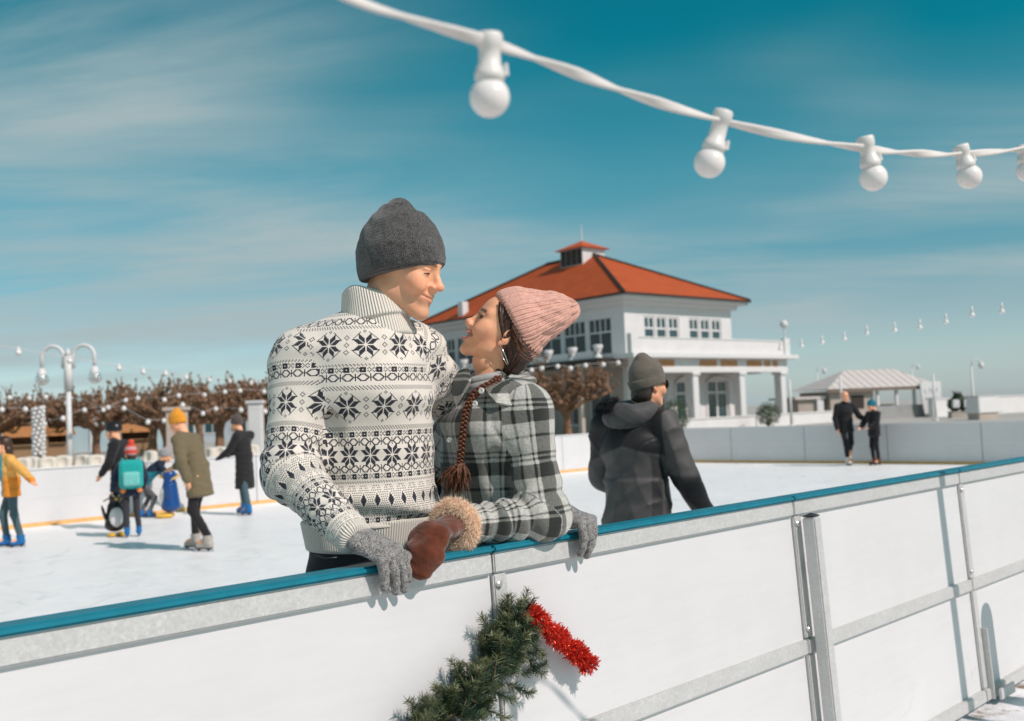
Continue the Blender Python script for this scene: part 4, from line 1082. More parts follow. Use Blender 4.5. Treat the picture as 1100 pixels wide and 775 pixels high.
rpts = [(820, 358), (838, 375), (861, 372), (883, 368), (907, 364.5), (931, 358), (961, 355), (988, 352), (1016, 346), (1044, 338.6), (1076, 334.8), (1112, 326)]
far_string([(x, y, 15 - 4 * i / 11) for i, (x, y) in enumerate(rpts)][1:], 'string of white bulbs rising to the right above the kiosk', wire=.0015, br=.029)
far_string([(x, y, 16 + i * 1.5) for i, (x, y) in enumerate([(-40, 369), (20, 379), (75, 388), (128, 396), (154, 400), (178, 402), (200, 406), (225, 409), (247, 410), (270, 412), (296, 414)])], 'string of white bulbs across the sky above the left trees', wire=.008, br=.055)
far_string([(x, y, 41) for x, y in ((560, 398), (571, 398), (582, 396), (599, 394), (613, 396), (629, 393), (648, 392), (664, 390))], 'string of white bulbs across the tree in front of the villa', wire=.008, br=.10)
rng = random.Random(9)
for k, (y0, d, lab) in enumerate(((437, 38, 'upper string of white bulbs through the left trees'), (450, 35, 'lower string of white bulbs through the left trees'))):
    far_string([(-15 + i * 21 + rng.uniform(-6, 6), y0 - .03 * i * 21 + rng.uniform(-9, 9), d + rng.uniform(-2, 2)) for i in range(15)], lab, wire=.006, br=.085)
# ------------------------------------------------------------------ patterned sweater material
def sweater_mat():
    m, nt, b = new_mat('fair_isle_knit')
    u, v = uv_exprs(nt)
    S = 0.00275
    i = (u / S).fl(); j = (v / S).fl()
    acc = None
    def put(e):
        nonlocal acc
        acc = e if acc is None else acc.mx(e)
    def cen(P, ph=0): return ((i + ph).mod(P) - (P - 1) / 2.0).ab()
    def row(zc): return int(round(zc / S))
    def stars(zc, R, P, ph=0, lattice=True):
        jc = row(zc); b_ = (j - jc).ab(); a = ((i + ph).mod(P) - P // 2).ab()
        M_ = a.mx(b_); n_ = a.mn(b_); d_ = M_ - n_
        h = (R + 1) // 2
        put(n_.gt(.5) * d_.gt(.5) * d_.lt(h + .5) * n_.lt(h + .5))
        if lattice:
            a2 = ((i + ph + P // 2).mod(P) - P // 2).ab()
            L = R + 3
            put((a2 - b_).ab().lt(.5) * b_.lt(L) * b_.gt(4.5) * (b_ + 1).mod(2).lt(.5 + 1))
            put((a2 + (b_ - 7).ab() - 2).ab().lt(.5) * b_.lt(L))                      # small diamonds
            put((a + (b_ - (R + 3)).ab()).lt(2.5) * (a + b_).mod(2).lt(.5))
            put((a2 + b_ - 2).ab().lt(.5))
    def dots(zc, rows=2):
        jc = row(zc); q = (j - jc)
        put(q.within(0, rows - 1) * 1.0 * (i + q * 1.0).mod(3).lt(.5)) if rows > 1 else put(q.within(0, 0) * i.mod(2).lt(.5))
    def rings(zc, P=12):
        jc = row(zc); b_ = (j - jc).ab(); a = (i.mod(P) - P // 2).ab()
        put((a + b_).within(4, 5) * b_.lt(3.5) * 1.0)
        put(b_.lt(3.5) * b_.gt(2.5) * a.lt(2.5))
        put(a.gt(P // 2 - .5) * b_.lt(3.5)); put(b_.lt(.5) * a.gt(4.5))
    def squares(zc, P=13):
        jc = row(zc); b_ = (j - jc).ab(); a = (i.mod(P) - P // 2).ab(); m_ = a.mx(b_)
        put(m_.within(1, 2) * b_.lt(2.5) * (1.0 - (a.lt(.5) * b_.lt(.5))))
        a2 = ((i + P // 2).mod(P) - P // 2).ab()
        put((a2 - b_).ab().lt(.5) * b_.lt(2.5) * a2.lt(3.5))
        put((a2 - 3).ab().lt(.5) * b_.within(1, 1))
    def zigzag(zc, H=13, P=14):
        jc = row(zc); y = (j - jc); b_ = y.ab(); a = (i.mod(P) - P // 2).ab(); a2 = ((i + P // 2).mod(P) - P // 2).ab()
        put((a * 1.9 + b_).lt(6.2))
        for q in (10, 14, 18):
            put((a * 1.9 + b_ - q).ab().lt(.98) * b_.lt(H + .5) * (j + q).mod(2).lt(.5))
        put((a2 * 1.9 + b_ - 3).ab().lt(1.25) * b_.gt(H - 6) * b_.lt(H + .5) * (i + j).mod(2).lt(.5) * 0.0)
    squares(.076); dots(.087, 2); zigzag(.130); dots(.172, 2); squares(.190); rings(.209); stars(.243, 9, 24, 0, False)
    rings(.277); squares(.296); dots(.309, 4); stars(.366, 10, 32, 0); dots(.410, 4); rings(.441); squares(.459); dots(.470, 2)
    stars(.522, 10, 32, 15); dots(.566, 3); rings(.586); dots(.604, 3); squares(.622); dots(.634, 2); rings(.654)
    n = tnoise(nt, 700, 2, 0.6)
    cream = ramp(nt, n, [(0.3, (0.66, 0.605, 0.53)), (0.7, (0.85, 0.785, 0.70))])
    dark = ramp(nt, n, [(0.3, (0.018, 0.020, 0.028)), (0.7, (0.05, 0.052, 0.066))])
    lk(nt, mixc(nt, acc, cream, dark), b.inputs['Base Color'])
    b.inputs['Roughness'].default_value = 0.95; b.inputs['Specular IOR Level'].default_value = 0.12
    b.inputs['Sheen Weight'].default_value = 0.2
    kn = ((u / S * 6.2832).sin() * 0.5 + (v / S * 6.2832 + (u / S * 6.2832).sin().ab() * 2).sin() * 0.5) + E(tnoise(nt, 500, 2)) * 0.6
    bump(nt, b, kn, 0.35, 0.002)
    return m
def rib_mat(name, col, period=0.009, depth=0.004):
    m, nt, b = new_mat(name)
    u, v = uv_exprs(nt)
    w = (u * (6.2832 / period)).sin()
    n = E(tnoise(nt, 600, 2, 0.6))
    f = w * 0.32 + 0.5 + (n - 0.5) * 0.4
    lk(nt, ramp(nt, f.s, [(0.1, tuple(c * .72 for c in col)), (0.75, col)]), b.inputs['Base Color'])
    b.inputs['Roughness'].default_value = 0.95; b.inputs['Specular IOR Level'].default_value = 0.12; b.inputs['Sheen Weight'].default_value = 0.2
    bump(nt, b, w * 0.7 + n * 0.4, 0.7, depth)
    return m
def ell_arc(th, rx, ry):
    t = np.linspace(-np.pi, np.pi, 721); ds = np.sqrt((rx * np.sin(t)) ** 2 + (ry * np.cos(t)) ** 2) * (t[1] - t[0])
    s = np.concatenate([[0], np.cumsum((ds[1:] + ds[:-1]) / 2)]); return np.interp(th, t, s)
def fix_seam(u, per):
    """u: (faces,k) corner values; unwrap faces that straddle the seam"""
    big = (u.max(1) - u.min(1)) > per * .5
    uu = u.copy(); uu[big] = np.where(u[big] < u[big].mean(1, keepdims=True), u[big] + per, u[big]); return uu
def limb_uv(V, F, pts, right, rad, v0):
    """angle round the limb x radius, minus arclength"""
    _, arc, seg = seg_param(V, pts); pts = [np.asarray(p) for p in pts]
    ax = np.array([_n(pts[k + 1] - pts[k]) for k in range(len(pts) - 1)])[seg]
    org = np.array([pts[k] for k in range(len(pts) - 1)])[seg]
    rt = np.asarray(right, float); rt = rt - (ax @ rt)[:, None] * ax; rt /= np.linalg.norm(rt, axis=1)[:, None]
    fw = np.cross(ax, rt); q = V - org
    th = np.arctan2((q * fw).sum(1), (q * rt).sum(1))
    u = fix_seam((th * rad)[F], 2 * np.pi * rad); v = (v0 - arc)[F]
    return np.stack([u, v], -1)
def torso_uv(V, F, c, right, fw, rx, ry, z0):
    q = V - c; x = q @ right; y = q @ fw
    th = np.arctan2(y / ry, x / rx)
    per = ell_arc(np.pi, rx, ry)
    u = fix_seam(ell_arc(th, rx, ry)[F], per); v = (V[:, 2] - z0)[F]
    return np.stack([u, v], -1)
def tube_uv(V, F, a, b, right):
    a = np.asarray(a); b = np.asarray(b); ax = _n(b - a); rt = np.asarray(right, float); rt = _n(rt - (rt @ ax) * ax); fw = np.cross(ax, rt)
    q = V - a; th = np.arctan2(q @ fw, q @ rt); rad = np.median(np.hypot(q @ fw, q @ rt))
    return np.stack([fix_seam((th * rad)[F], 2 * np.pi * rad), (q @ ax)[F]], -1)
def bounds(pts, pad):
    p = np.array(pts); return p.min(0) - pad, p.max(0) + pad

def glove_field(h, wrist, f, n, thumb, bends, spread=1.0, thumb_dir=None, fat=1.0, scale=1.0, cuff=0.05, cdir=None):
    """hand in a glove: f finger direction, n out of the back of the hand, thumb = +-1 side"""
    f = _n(f); n = _n(n - (np.asarray(n) @ f) * f); l = np.cross(f, n) * thumb; w = np.asarray(wrist, float)
    F = Field(w - .22, w + .22, h); s = scale
    F.add(ecap(w - (f if cdir is None else _n(cdir)) * cuff, w + f * .015, (.034 * s, .028 * s), (.033 * s, .024 * s), l), .01)
    F.add(ecap(w + f * .02 * s, w + f * .082 * s, (.036 * s, .020 * s), (.042 * s, .0165 * s), l), .02)
    F.add(ell(w + (f * .045 + l * .028 - n * .008) * s, np.array([.016, .026, .016]) * s, np.stack([l, f, n], 1)), .02)
    lens = [.078, .086, .079, .062]; offs = [.0325, .0108, -.0108, -.0315]; fb = [.086, .091, .087, .078]
    for q in range(4):
        p = w + (f * fb[q] + l * offs[q]) * s; ang = 0.0; d = f
        fan = (offs[q] * .9 + .0) * spread
        for ph, (frac, bd) in enumerate(zip((.46, .30, .24), bends[q])):
            ang += R_(bd); d = _n(f * math.cos(ang) - n * math.sin(ang) + l * fan)
            e = p + d * lens[q] * frac * s; r0 = (.0112 - .0006 * ph) * fat * s; F.add(cap(p, e, r0, r0 - .0007 * s), .0045); p = e
    td = _n(f * .55 + l * .75 - n * .35) if thumb_dir is None else _n(thumb_dir)
    p0 = w + (f * .03 + l * .026 - n * .006) * s; p1 = p0 + td * .05 * s; p2 = p1 + _n(td + f * .5) * .034 * s
    F.add(cap(p0, p1, .0145 * s * fat, .012 * s * fat), .015); F.add(cap(p1, p2, .012 * s * fat, .0105 * s * fat), .006)
    return F

def fur(name, pts, nrms, L, mat, parent, base, w=0.0016, seed=1, curl=0.5):
    """tapered hair blades at points along normals, one mesh"""
    rng = np.random.default_rng(seed); n = len(pts)
    d = nrms + rng.normal(0, curl, (n, 3)); d /= np.linalg.norm(d, axis=1)[:, None]
    s = np.cross(d, rng.normal(0, 1, (n, 3))); s /= np.linalg.norm(s, axis=1)[:, None]
    Ls = (L * rng.uniform(.55, 1.15, n))[:, None]; bend = rng.normal(0, .35, (n, 3)) * Ls
    mid = pts + d * Ls * .55; tip = pts + d * Ls + bend - np.array([0, 0, 1]) * Ls * .15
    V = np.stack([pts - s * w, pts + s * w, mid + s * w * .7, mid - s * w * .7, tip], 1).reshape(-1, 3)
    k = np.arange(n)[:, None] * 5
    F4 = np.concatenate([k + np.array([[0, 1, 2, 3]])]); F3 = k + np.array([[3, 2, 4, 4]])
    faces = [tuple(r) for r in F4] + [tuple(r[:3]) for r in F3]
    return world_obj(name, V, faces, mat, parent, base)

# ================================================================== the man in the patterned sweater
def build_man():
    fwd = np.array([math.sin(R_(24)), -math.cos(R_(24)), 0]); rt = np.cross(fwd, UP)      # his right = image left
    ch = at(383, 420, 2.67); uc = at(386, 365, 2.67); nb = at(401, 340, 2.67); wa = at(398, 530, 2.69); pe = at(402, 600, 2.71)
    base = np.array([pe[0], pe[1], ICE_Z + .0])
    sR = uc + rt * .162 - UP * .042; sL = uc - rt * .158 - UP * .030
    eR = at(313, 508, 2.50); wR = at(380, 577, 2.315)
    eL = np.array([-.12, 3.01, 1.37]); wL = np.array([.095, 2.905, 1.185])
    # ---- head
    hs = 1.0
    hf = _n((.93, -.33, -.27)); HM = frame(hf, (0.02, -.02, 1)); hc = at(433, 291, 2.63)
    F = head_field(0.0022, 0, 0.55, False)
    V, Q = F.mesh(); colr = head_colors(V, 0, .55)
    stub = 0.09 * np.exp(-((V[:, 1] - .075) / .03) ** 2) * (V[:, 2] < -.05)
    xx, yy, zz = np.abs(V[:, 0]), V[:, 1], V[:, 2]; rg = np.random.default_rng(2)
    jaw = np.clip((-.040 - zz) / .02, 0, 1) * np.clip((yy + .02) / .03, 0, 1) * (zz > -.125); lipz = (xx < .026) & (np.abs(zz + .0585) < .008)
    wst = np.where(lipz, 0, jaw * (.20 + .16 * rg.random(len(V))))[:, None]; colr = colr * (1 - wst) + np.array([.30, .17, .11]) * wst
    sg = lambda v: 1 / (1 + np.exp(-np.clip(v, -30, 30))); hr = np.maximum(sg((xx - .058) / .004) * sg((-yy + .002) / .005) * sg((zz + .012) / .006), sg((-.052 - yy) / .006) * sg((zz + .070) / .008)) * (.25 + .4 * rg.random(len(V))); colr = colr * (1 - hr[:, None]) + np.array([.16, .095, .055]) * hr[:, None]
    Vh = V @ HM.T * hs + hc
    # ---- body under the clothes (coarser, joined into the same mesh)
    lo, hi = bounds([sR, sL, eR, wR, eL, wL, pe, base], .2); B = Field(lo, hi, .012)
    B.add(ecap(pe, wa, (.15, .10), (.135, .095), rt), .05); B.add(ecap(wa, ch, (.135, .095), (.16, .11), rt), .05); B.add(ecap(ch, uc - UP * .05, (.16, .11), (.13, .07), rt, end=.02), .05)
    B.add(cap(sR - UP * .03, sL - UP * .03, .045), .04); B.add(cap(nb - UP * .05, hc - HM[:, 2] * .08, .056, .05), .03)
    for a, b_, c in ((sR, eR, wR), (sL, eL, wL)): B.chain([a, b_, c], [.045, .036, .026], .02)
    legs = {}
    for s, dx in ((1, .10), (-1, .10)):
        hp = pe + rt * s * .085 - UP * .06; kn = np.array([hp[0], hp[1], .56]) + fwd * .03 + rt * s * .02; an = np.array([kn[0], kn[1], ICE_Z + .12]) - fwd * .04
        legs[s] = (hp, kn, an); B.chain([hp, kn, an, an + fwd * .13 - UP * .05], [.078, .052, .036, .03], .03)
    Vb, Qb = B.mesh()
    Va = np.concatenate([Vh, Vb]); Qa = np.concatenate([Q, Qb + len(Vh)]); cc = np.concatenate([colr, np.tile(SKIN, (len(Vb), 1))])
    man = world_obj('person', Va, Qa, M_SKIN, base=base, vcol=cc)
    tag(man, 'man in white and black patterned jumper and dark grey beanie smiling down at woman', 'person', 'people at the rink')
    # ---- eyes: lashes and eye slit
    for s in (-1, 1):
        e = MB(); pts = [(s * .031 + dx * .0150, .0902 - dx * dx * .0075, .0050 - dx * dx * .0015 - .001 * dx * s) for dx in np.linspace(-1, 1, 7)]
        e.tube([np.array(p) @ HM.T + hc for p in pts], [.0010, .0017, .0021, .0022, .0021, .0018, .0012], 6)
        o = world_obj('eyelashes', np.array(e.v), e.f, M_EYE, man, base)
    # ---- beanie
    B = Field((-.13, -.16, -.12), (.13, .15, .26), .0026)
    B.add(ell((0, -.013, .022), (.088, .112, .112)), .02)
    B.add(cap((0, -.018, .055), (0, -.046, .152), .090, .034), .08); B.add(ell((0, -.030, .080), (.070, .084, .076)), .05)
    B.sub(cap((.012, -.022, .188), (.020, .012, .145), .0035, .002), .010)       # seam of the crown
    B.disp(lambda x, y, z: .0022 * sn(x, y, z * 1.6, 45, 1.0) * (z > .06) + .0012 * sn(x, y, z, 110, 3.0))
    bn = _n((0, .415, -1.0))                                                       # brim plane: lower at the nape
    B.cut(bn, .004)
    C = Field((-.13, -.16, -.12), (.13, .15, .16), .0026)
    C.add(ell((0, -.015, .030), (.0962, .1205, .137)), .02); C.cut(bn, .0095, .008); C.cut(-bn, .052, .008)
    C.disp(lambda x, y, z: .0012 * sn(x, y, z, 60, 5.0))
    mat = knit_mat('charcoal_knit', (0.024, 0.0235, 0.023), (0.135, 0.13, 0.124), 420, rib=.0045, bmp=.4)
    for nm, fl in (('beanie', B), ('cuff_fold', C)):
        V, Q = fl.mesh(); uv = tube_uv(V, Q, (0, -.013, 0), (0, -.013, .2), (1, 0, 0)); Vw = V @ HM.T + hc
        if nm == 'beanie': hat = world_obj(nm, Vw, Q, mat, man, base, uv=uv)
        else: world_obj(nm, Vw, Q, mat, hat, base, uv=uv)
    # ---- sweater
    z0 = at(400, 590, 2.58)[2]
    lo, hi = bounds([sR, sL, eR, wR, eL, wL, pe], .17); S = Field(lo, hi, .0045)
    S.add(ecap(wa - UP * .11, wa, (.176, .131), (.186, .142), rt, end=.03), .03)
    S.add(ecap(wa, ch, (.186, .142), (.196, .150), rt, end=.1), .06)
    S.add(ecap(ch, uc - UP * .05, (.192, .150), (.155, .112), rt, end=.06), .06)
    S.add(cap(sR - rt * .04 - UP * .005, sL + rt * .04 - UP * .005, .062), .05)
    for s_ in (sR, sL): S.add(cap(nb - UP * .060, s_ - UP * .004, .074, .060), .06)
    S.add(ell(uc + fwd * .045 - UP * .075, (.13, .13, .13)), .08)
    S.add(cap(sR, eR, .064, .067), .05); S.add(cap(eR, wR - _n(wR - eR) * .03, .066, .050), .04)
    S.add(cap(sL, eL, .076, .062), .035); S.add(cap(eL, wL, .062, .046), .03)
    S.sub(cap(sR + fwd * .09 + UP * .03 - rt * .055, sR + fwd * .10 - UP * .22 - rt * .060, .004, .015), .03)   # crease at the armhole
    ua = _n(wR - eR); el = eR
    def wr(x, y, z):
        P = np.stack([x, y, z], 1); _, arc, _ = seg_param(P, [sR, eR, wR]); Lu = np.linalg.norm(eR - sR)
        da, _, _ = seg_param(P, [sR, eR, wR]); db = np.abs((P - wa) @ rt) < .2
        arm = np.clip(1 - (da - .05) / .04, 0, 1)
        e = np.exp(-((arc - Lu) / .09) ** 2)
        w = arm * e * .0085 * np.sin(arc * 150 + 3 * sn(x, y, z, 14))
        w += arm * np.exp(-((arc - Lu - .2) / .08) ** 2) * .003 * np.sin(arc * 190 + 2 * sn(x, y, z, 20))
        hem = np.exp(-((z - z0 - .085) / .06) ** 2) * (1 - arm)
        w += hem * .009 * np.sin(z * 70 + 4 * sn(x, y, z * .4, 9, 2)) + .0045 * sn(x, y, z, 15, 4) + .0065 * (1 - arm) * sn(x * .6, y * .6, z * 1.5, 24, 7)
        q = (P - uc) @ rt
        w += .004 * np.exp(-((z - uc[2] + .03) / .07) ** 2) * np.sin(q * 34 + z * 60)
        return w
    S.disp(wr); S.cut((0, 0, -1), -(z0 + .055))
    ul = _n(wL - eL); V, Q = S.mesh(smooth=1)
    cenf = V[Q].mean(1); ctr = (ch + wa) / 2
    dR, aR, _ = seg_param(cenf, [sR, eR, wR]); dL, aL, _ = seg_param(cenf, [sL, eL, wL])
    latR = (cenf - uc) @ rt
    qq = cenf - ctr; dT = (np.hypot((qq @ rt) / .190, (qq @ fwd) / .146) - 1) * .165
    armR = ((dR - .066) < dT) & (latR > .06) & (dR < .12)
    armL = (latR < -.155) & (dL < .11)
    uv = torso_uv(V, Q, ctr, rt, fwd, .193, .147, z0)
    uR = limb_uv(V, Q, [sR + (sR - eR) * .4, eR, wR], fwd, .070, (sR + (sR - eR) * .4)[2] - z0 + .01); uL = limb_uv(V, Q, [sL + (sL - eL) * .4, eL, wL], fwd, .068, sL[2] - z0 + .03 + np.linalg.norm(sL - eL) * .4)
    low = uR[..., 1] < .078; uR[..., 1][low] += .2335; uv[armR] = uR[armR]; uv[armL] = uL[armL]; uv[..., 0] *= 1.14
    sw = world_obj('sweater', V, Q, sweater_mat(), man, base, uv=uv)
    rib = rib_mat('cream_rib', (0.80, 0.74, 0.65), .0075)
    H = Field(*bounds([wa - UP * .2, wa + UP * .05], .22), .004)
    H.add(ecap(np.array([wa[0], wa[1], z0]), np.array([wa[0], wa[1], z0 + .07]), (.176, .131), (.189, .144), rt, end=.016), .01)
    H.disp(lambda x, y, z: .004 * sn(x, y, z * .3, 16, 1.0))
    V, Q = H.mesh(); world_obj('hem_band', V, Q, rib, sw, base, uv=torso_uv(V, Q, ctr, rt, fwd, .185, .14, z0))
    for (w_, u_) in ((wR, ua), (wL, ul)):
        a, b_ = w_ - u_ * .062, w_ + u_ * .006
        K = Field(*bounds([a, b_], .09), .003); K.add(ecap(a, b_, (.0490, .0490), (.0435, .0435), rt, end=.012), .01)
        K.disp(lambda x, y, z: .0022 * sn(x, y, z, 55, 2.0))
        V, Q = K.mesh(); world_obj('cuff', V, Q, rib, sw, base, uv=tube_uv(V, Q, a, b_, rt))
    # turtleneck: upright tube and the fold turned over it
    na, nt_ = at(407, 354, 2.64), at(398, 312, 2.655); nx = _n(nt_ - na)
    T = Field(*bounds([na, nt_], .16), .003)
    T.add(ecap(na - nx * .03, nt_ + nx * .004, (.090, .094), (.073, .079), rt, end=.02), .02)
    T.add(ecap(na + nx * .022, nt_ + nx * .0, (.096, .098), (.0785, .0845), rt, end=.014), .004)
    tn = _n(nx - hf * np.array([1, 1, 0]) * -.50); T.cut(tn, tn @ (nt_ + nx * .008 - hf * .006), .01)
    T.sub(ecap(na + nx * .04, nt_ + nx * .1, (.066, .070), (.066, .072), rt), .006)
    T.disp(lambda x, y, z: .0022 * sn(x, y, z, 28, 3.0))
    V, Q = T.mesh(); world_obj('turtleneck_collar', V, Q, rib_mat('ivory_rib', (0.84, 0.78, 0.68), .0065), sw, base, uv=tube_uv(V, Q, na, nt_, rt))
    # ---- trousers and skates
    T = Field(*bounds([pe + rt * .2, pe - rt * .2, legs[1][2], legs[-1][2]], .18), .008)
    T.add(ecap(pe - UP * .06, np.array([wa[0], wa[1], z0 + .04]), (.172, .125), (.168, .122), rt, end=.04), .04)
    for s in (1, -1): T.chain(list(legs[s]), [.098, .075, .062], .04)
    T.disp(lambda x, y, z: .004 * sn(x, y, z, 22, 3)); V, Q = T.mesh()
    tr = world_obj('trousers', V, Q, fabric('black_denim', (0.018, 0.020, 0.024)), man, base)
    skates(man, base, [(legs[s][2], fwd) for s in (1, -1)], 1.0, M_SK_BLACK)
    pk = MB(); p0 = at(338, 596, 2.545); p1 = at(362, 599, 2.53)
    pk.tube([p0, (p0 + p1) / 2 + np.array([0, 0, -.006]), p1], .0022, 6); world_obj('pocket_seam', np.array(pk.v), pk.f, M_PLASTIC_DK, tr, base)
    # ---- gloves
    gm = knit_mat('grey_marl_glove', (0.035, 0.034, 0.034), (0.42, 0.405, 0.385), 430, bmp=.7)
    f = FU * .42 + FN * .62 - UP * .34
    w = wR + ua * .004
    G = glove_field(.0026, w, f, UP * .8 + FN * .42 - FU * .1, -1, [(48, 14, 8), (52, 14, 8), (54, 14, 8), (58, 12, 10)], 2.0, thumb_dir=FU * .75 + FN * .45 - UP * .45, scale=1.1, cuff=.03, cdir=ua)
    V, Q = G.mesh(); world_obj('glove', V, Q, gm, man, base)
    wl = rail(.245, -.025, RAIL_Z + .052)
    G = glove_field(.0026, wl, FN * .9 - UP * .22 + FU * .12, UP * .85 + FN * .5, 1, [(64, 26, 14), (66, 24, 14), (70, 24, 12), (72, 24, 10)], 1.2, thumb_dir=FN * .6 - FU * .7, cuff=.07, scale=1.1)
    V, Q = G.mesh(); world_obj('glove', V, Q, gm, man, base)
    return man

M_SK_BLACK = leather('skate_boot_black', (0.02, 0.02, 0.022))
M_SK_BLUE = simple('skate_boot_blue', (0.006, 0.13, 0.36), 0.4, 0.1, 30, 0.05)
M_SK_WHITE = leather('skate_boot_white', (0.62, 0.60, 0.57))
def skates(parent, base, feet, s, mat):
    """boot, sole holder and blade for each foot; feet = (ankle, forward)"""
    for an, fw in feet:
        fw = _n(np.array([fw[0], fw[1], 0.0])); rt = np.cross(fw, UP); an = np.asarray(an)
        g = np.array([an[0], an[1], an[2] - .115 * s])
        B = Field(*bounds([g - fw * .1 * s, g + fw * .24 * s, an + UP * .12 * s], .08 * s), .007 * s)
        B.add(ecap(an - UP * .02 * s, an + UP * .075 * s, (.050 * s, .058 * s), (.056 * s, .066 * s), rt, end=.012), .02)
        B.add(ecap(g + UP * .078 * s - fw * .04 * s, g + UP * .068 * s + fw * .13 * s, (.042 * s, .046 * s), (.046 * s, .030 * s), rt), .03)
        B.cut((0, 0, -1), -(g[2] + .045 * s)); V, Q = B.mesh()
        b = world_obj('skate_boot', V, Q, mat, parent, base)
        M = np.stack([rt, fw, UP], 1); m = MB()
        m.box(g + fw * .05 * s + UP * .036 * s, np.array([.018, .115, .009]) * s, M=M)
        m.box(g + fw * .05 * s - fw * .06 * s + UP * .022 * s, np.array([.006, .02, .012]) * s, M=M); m.box(g + fw * .05 * s + fw * .075 * s + UP * .022 * s, np.array([.006, .02, .012]) * s, M=M)
        world_obj('blade_holder', np.array(m.v), m.f, M_PLASTIC_DK, b, base, smooth=False)
        m = MB(); m.box(g + fw * .05 * s + UP * .008 * s, np.array([.0025, .135, .0085]) * s, M=M); world_obj('blade', np.array(m.v), m.f, M_STEEL, b, base, smooth=False)

# ================================================================== the woman in the checked jacket
def plaid_mat():
    m, nt, b = new_mat('wool_plaid')
    u, v = uv_exprs(nt)
    wob = (E(tnoise(nt, 14, 2)) - 0.5) * 0.006
    fz = (E(tnoise(nt, 260, 3, 0.7)) - 0.5) * 0.9
    def bands(x, P, spec):
        q = (x + wob).mod(P); t = None
        for (a, c, wgt) in spec:
            e = q.smooth(a - .0025, a + .0025) * (1.0 - q.smooth(c - .0025, c + .0025)) * wgt
            t = e if t is None else t.mx(e)
        return t
    A = bands(u, .135, [(.004, .052, .95), (.062, .068, .75), (.100, .107, .65)])
    Bv = bands(v, .150, [(.008, .044, .95), (.054, .060, .75), (.068, .074, .75), (.116, .123, .55)])
    tw = ((u + v) * (6.2832 / .0042)).sin() * .5 + .5
    d = (A + Bv) * 0.78 + A * Bv * .22
    d = d + (fz * .55 + (tw - .5) * .25) * d.op('MINIMUM', 1.0)
    base = ramp(nt, tnoise(nt, 150, 4, .7), [(0.3, (0.34, 0.335, 0.30)), (0.7, (0.61, 0.60, 0.55))])
    lk(nt, mixc(nt, d.mx(0).mn(1), base, (0.022, 0.026, 0.022)), b.inputs['Base Color'])
    b.inputs['Roughness'].default_value = 1.0; b.inputs['Specular IOR Level'].default_value = 0.1; b.inputs['Sheen Weight'].default_value = 0.35
    bump(nt, b, E(tnoise(nt, 260, 4, .7)) + tw * .4, 0.45, 0.003)
    return m
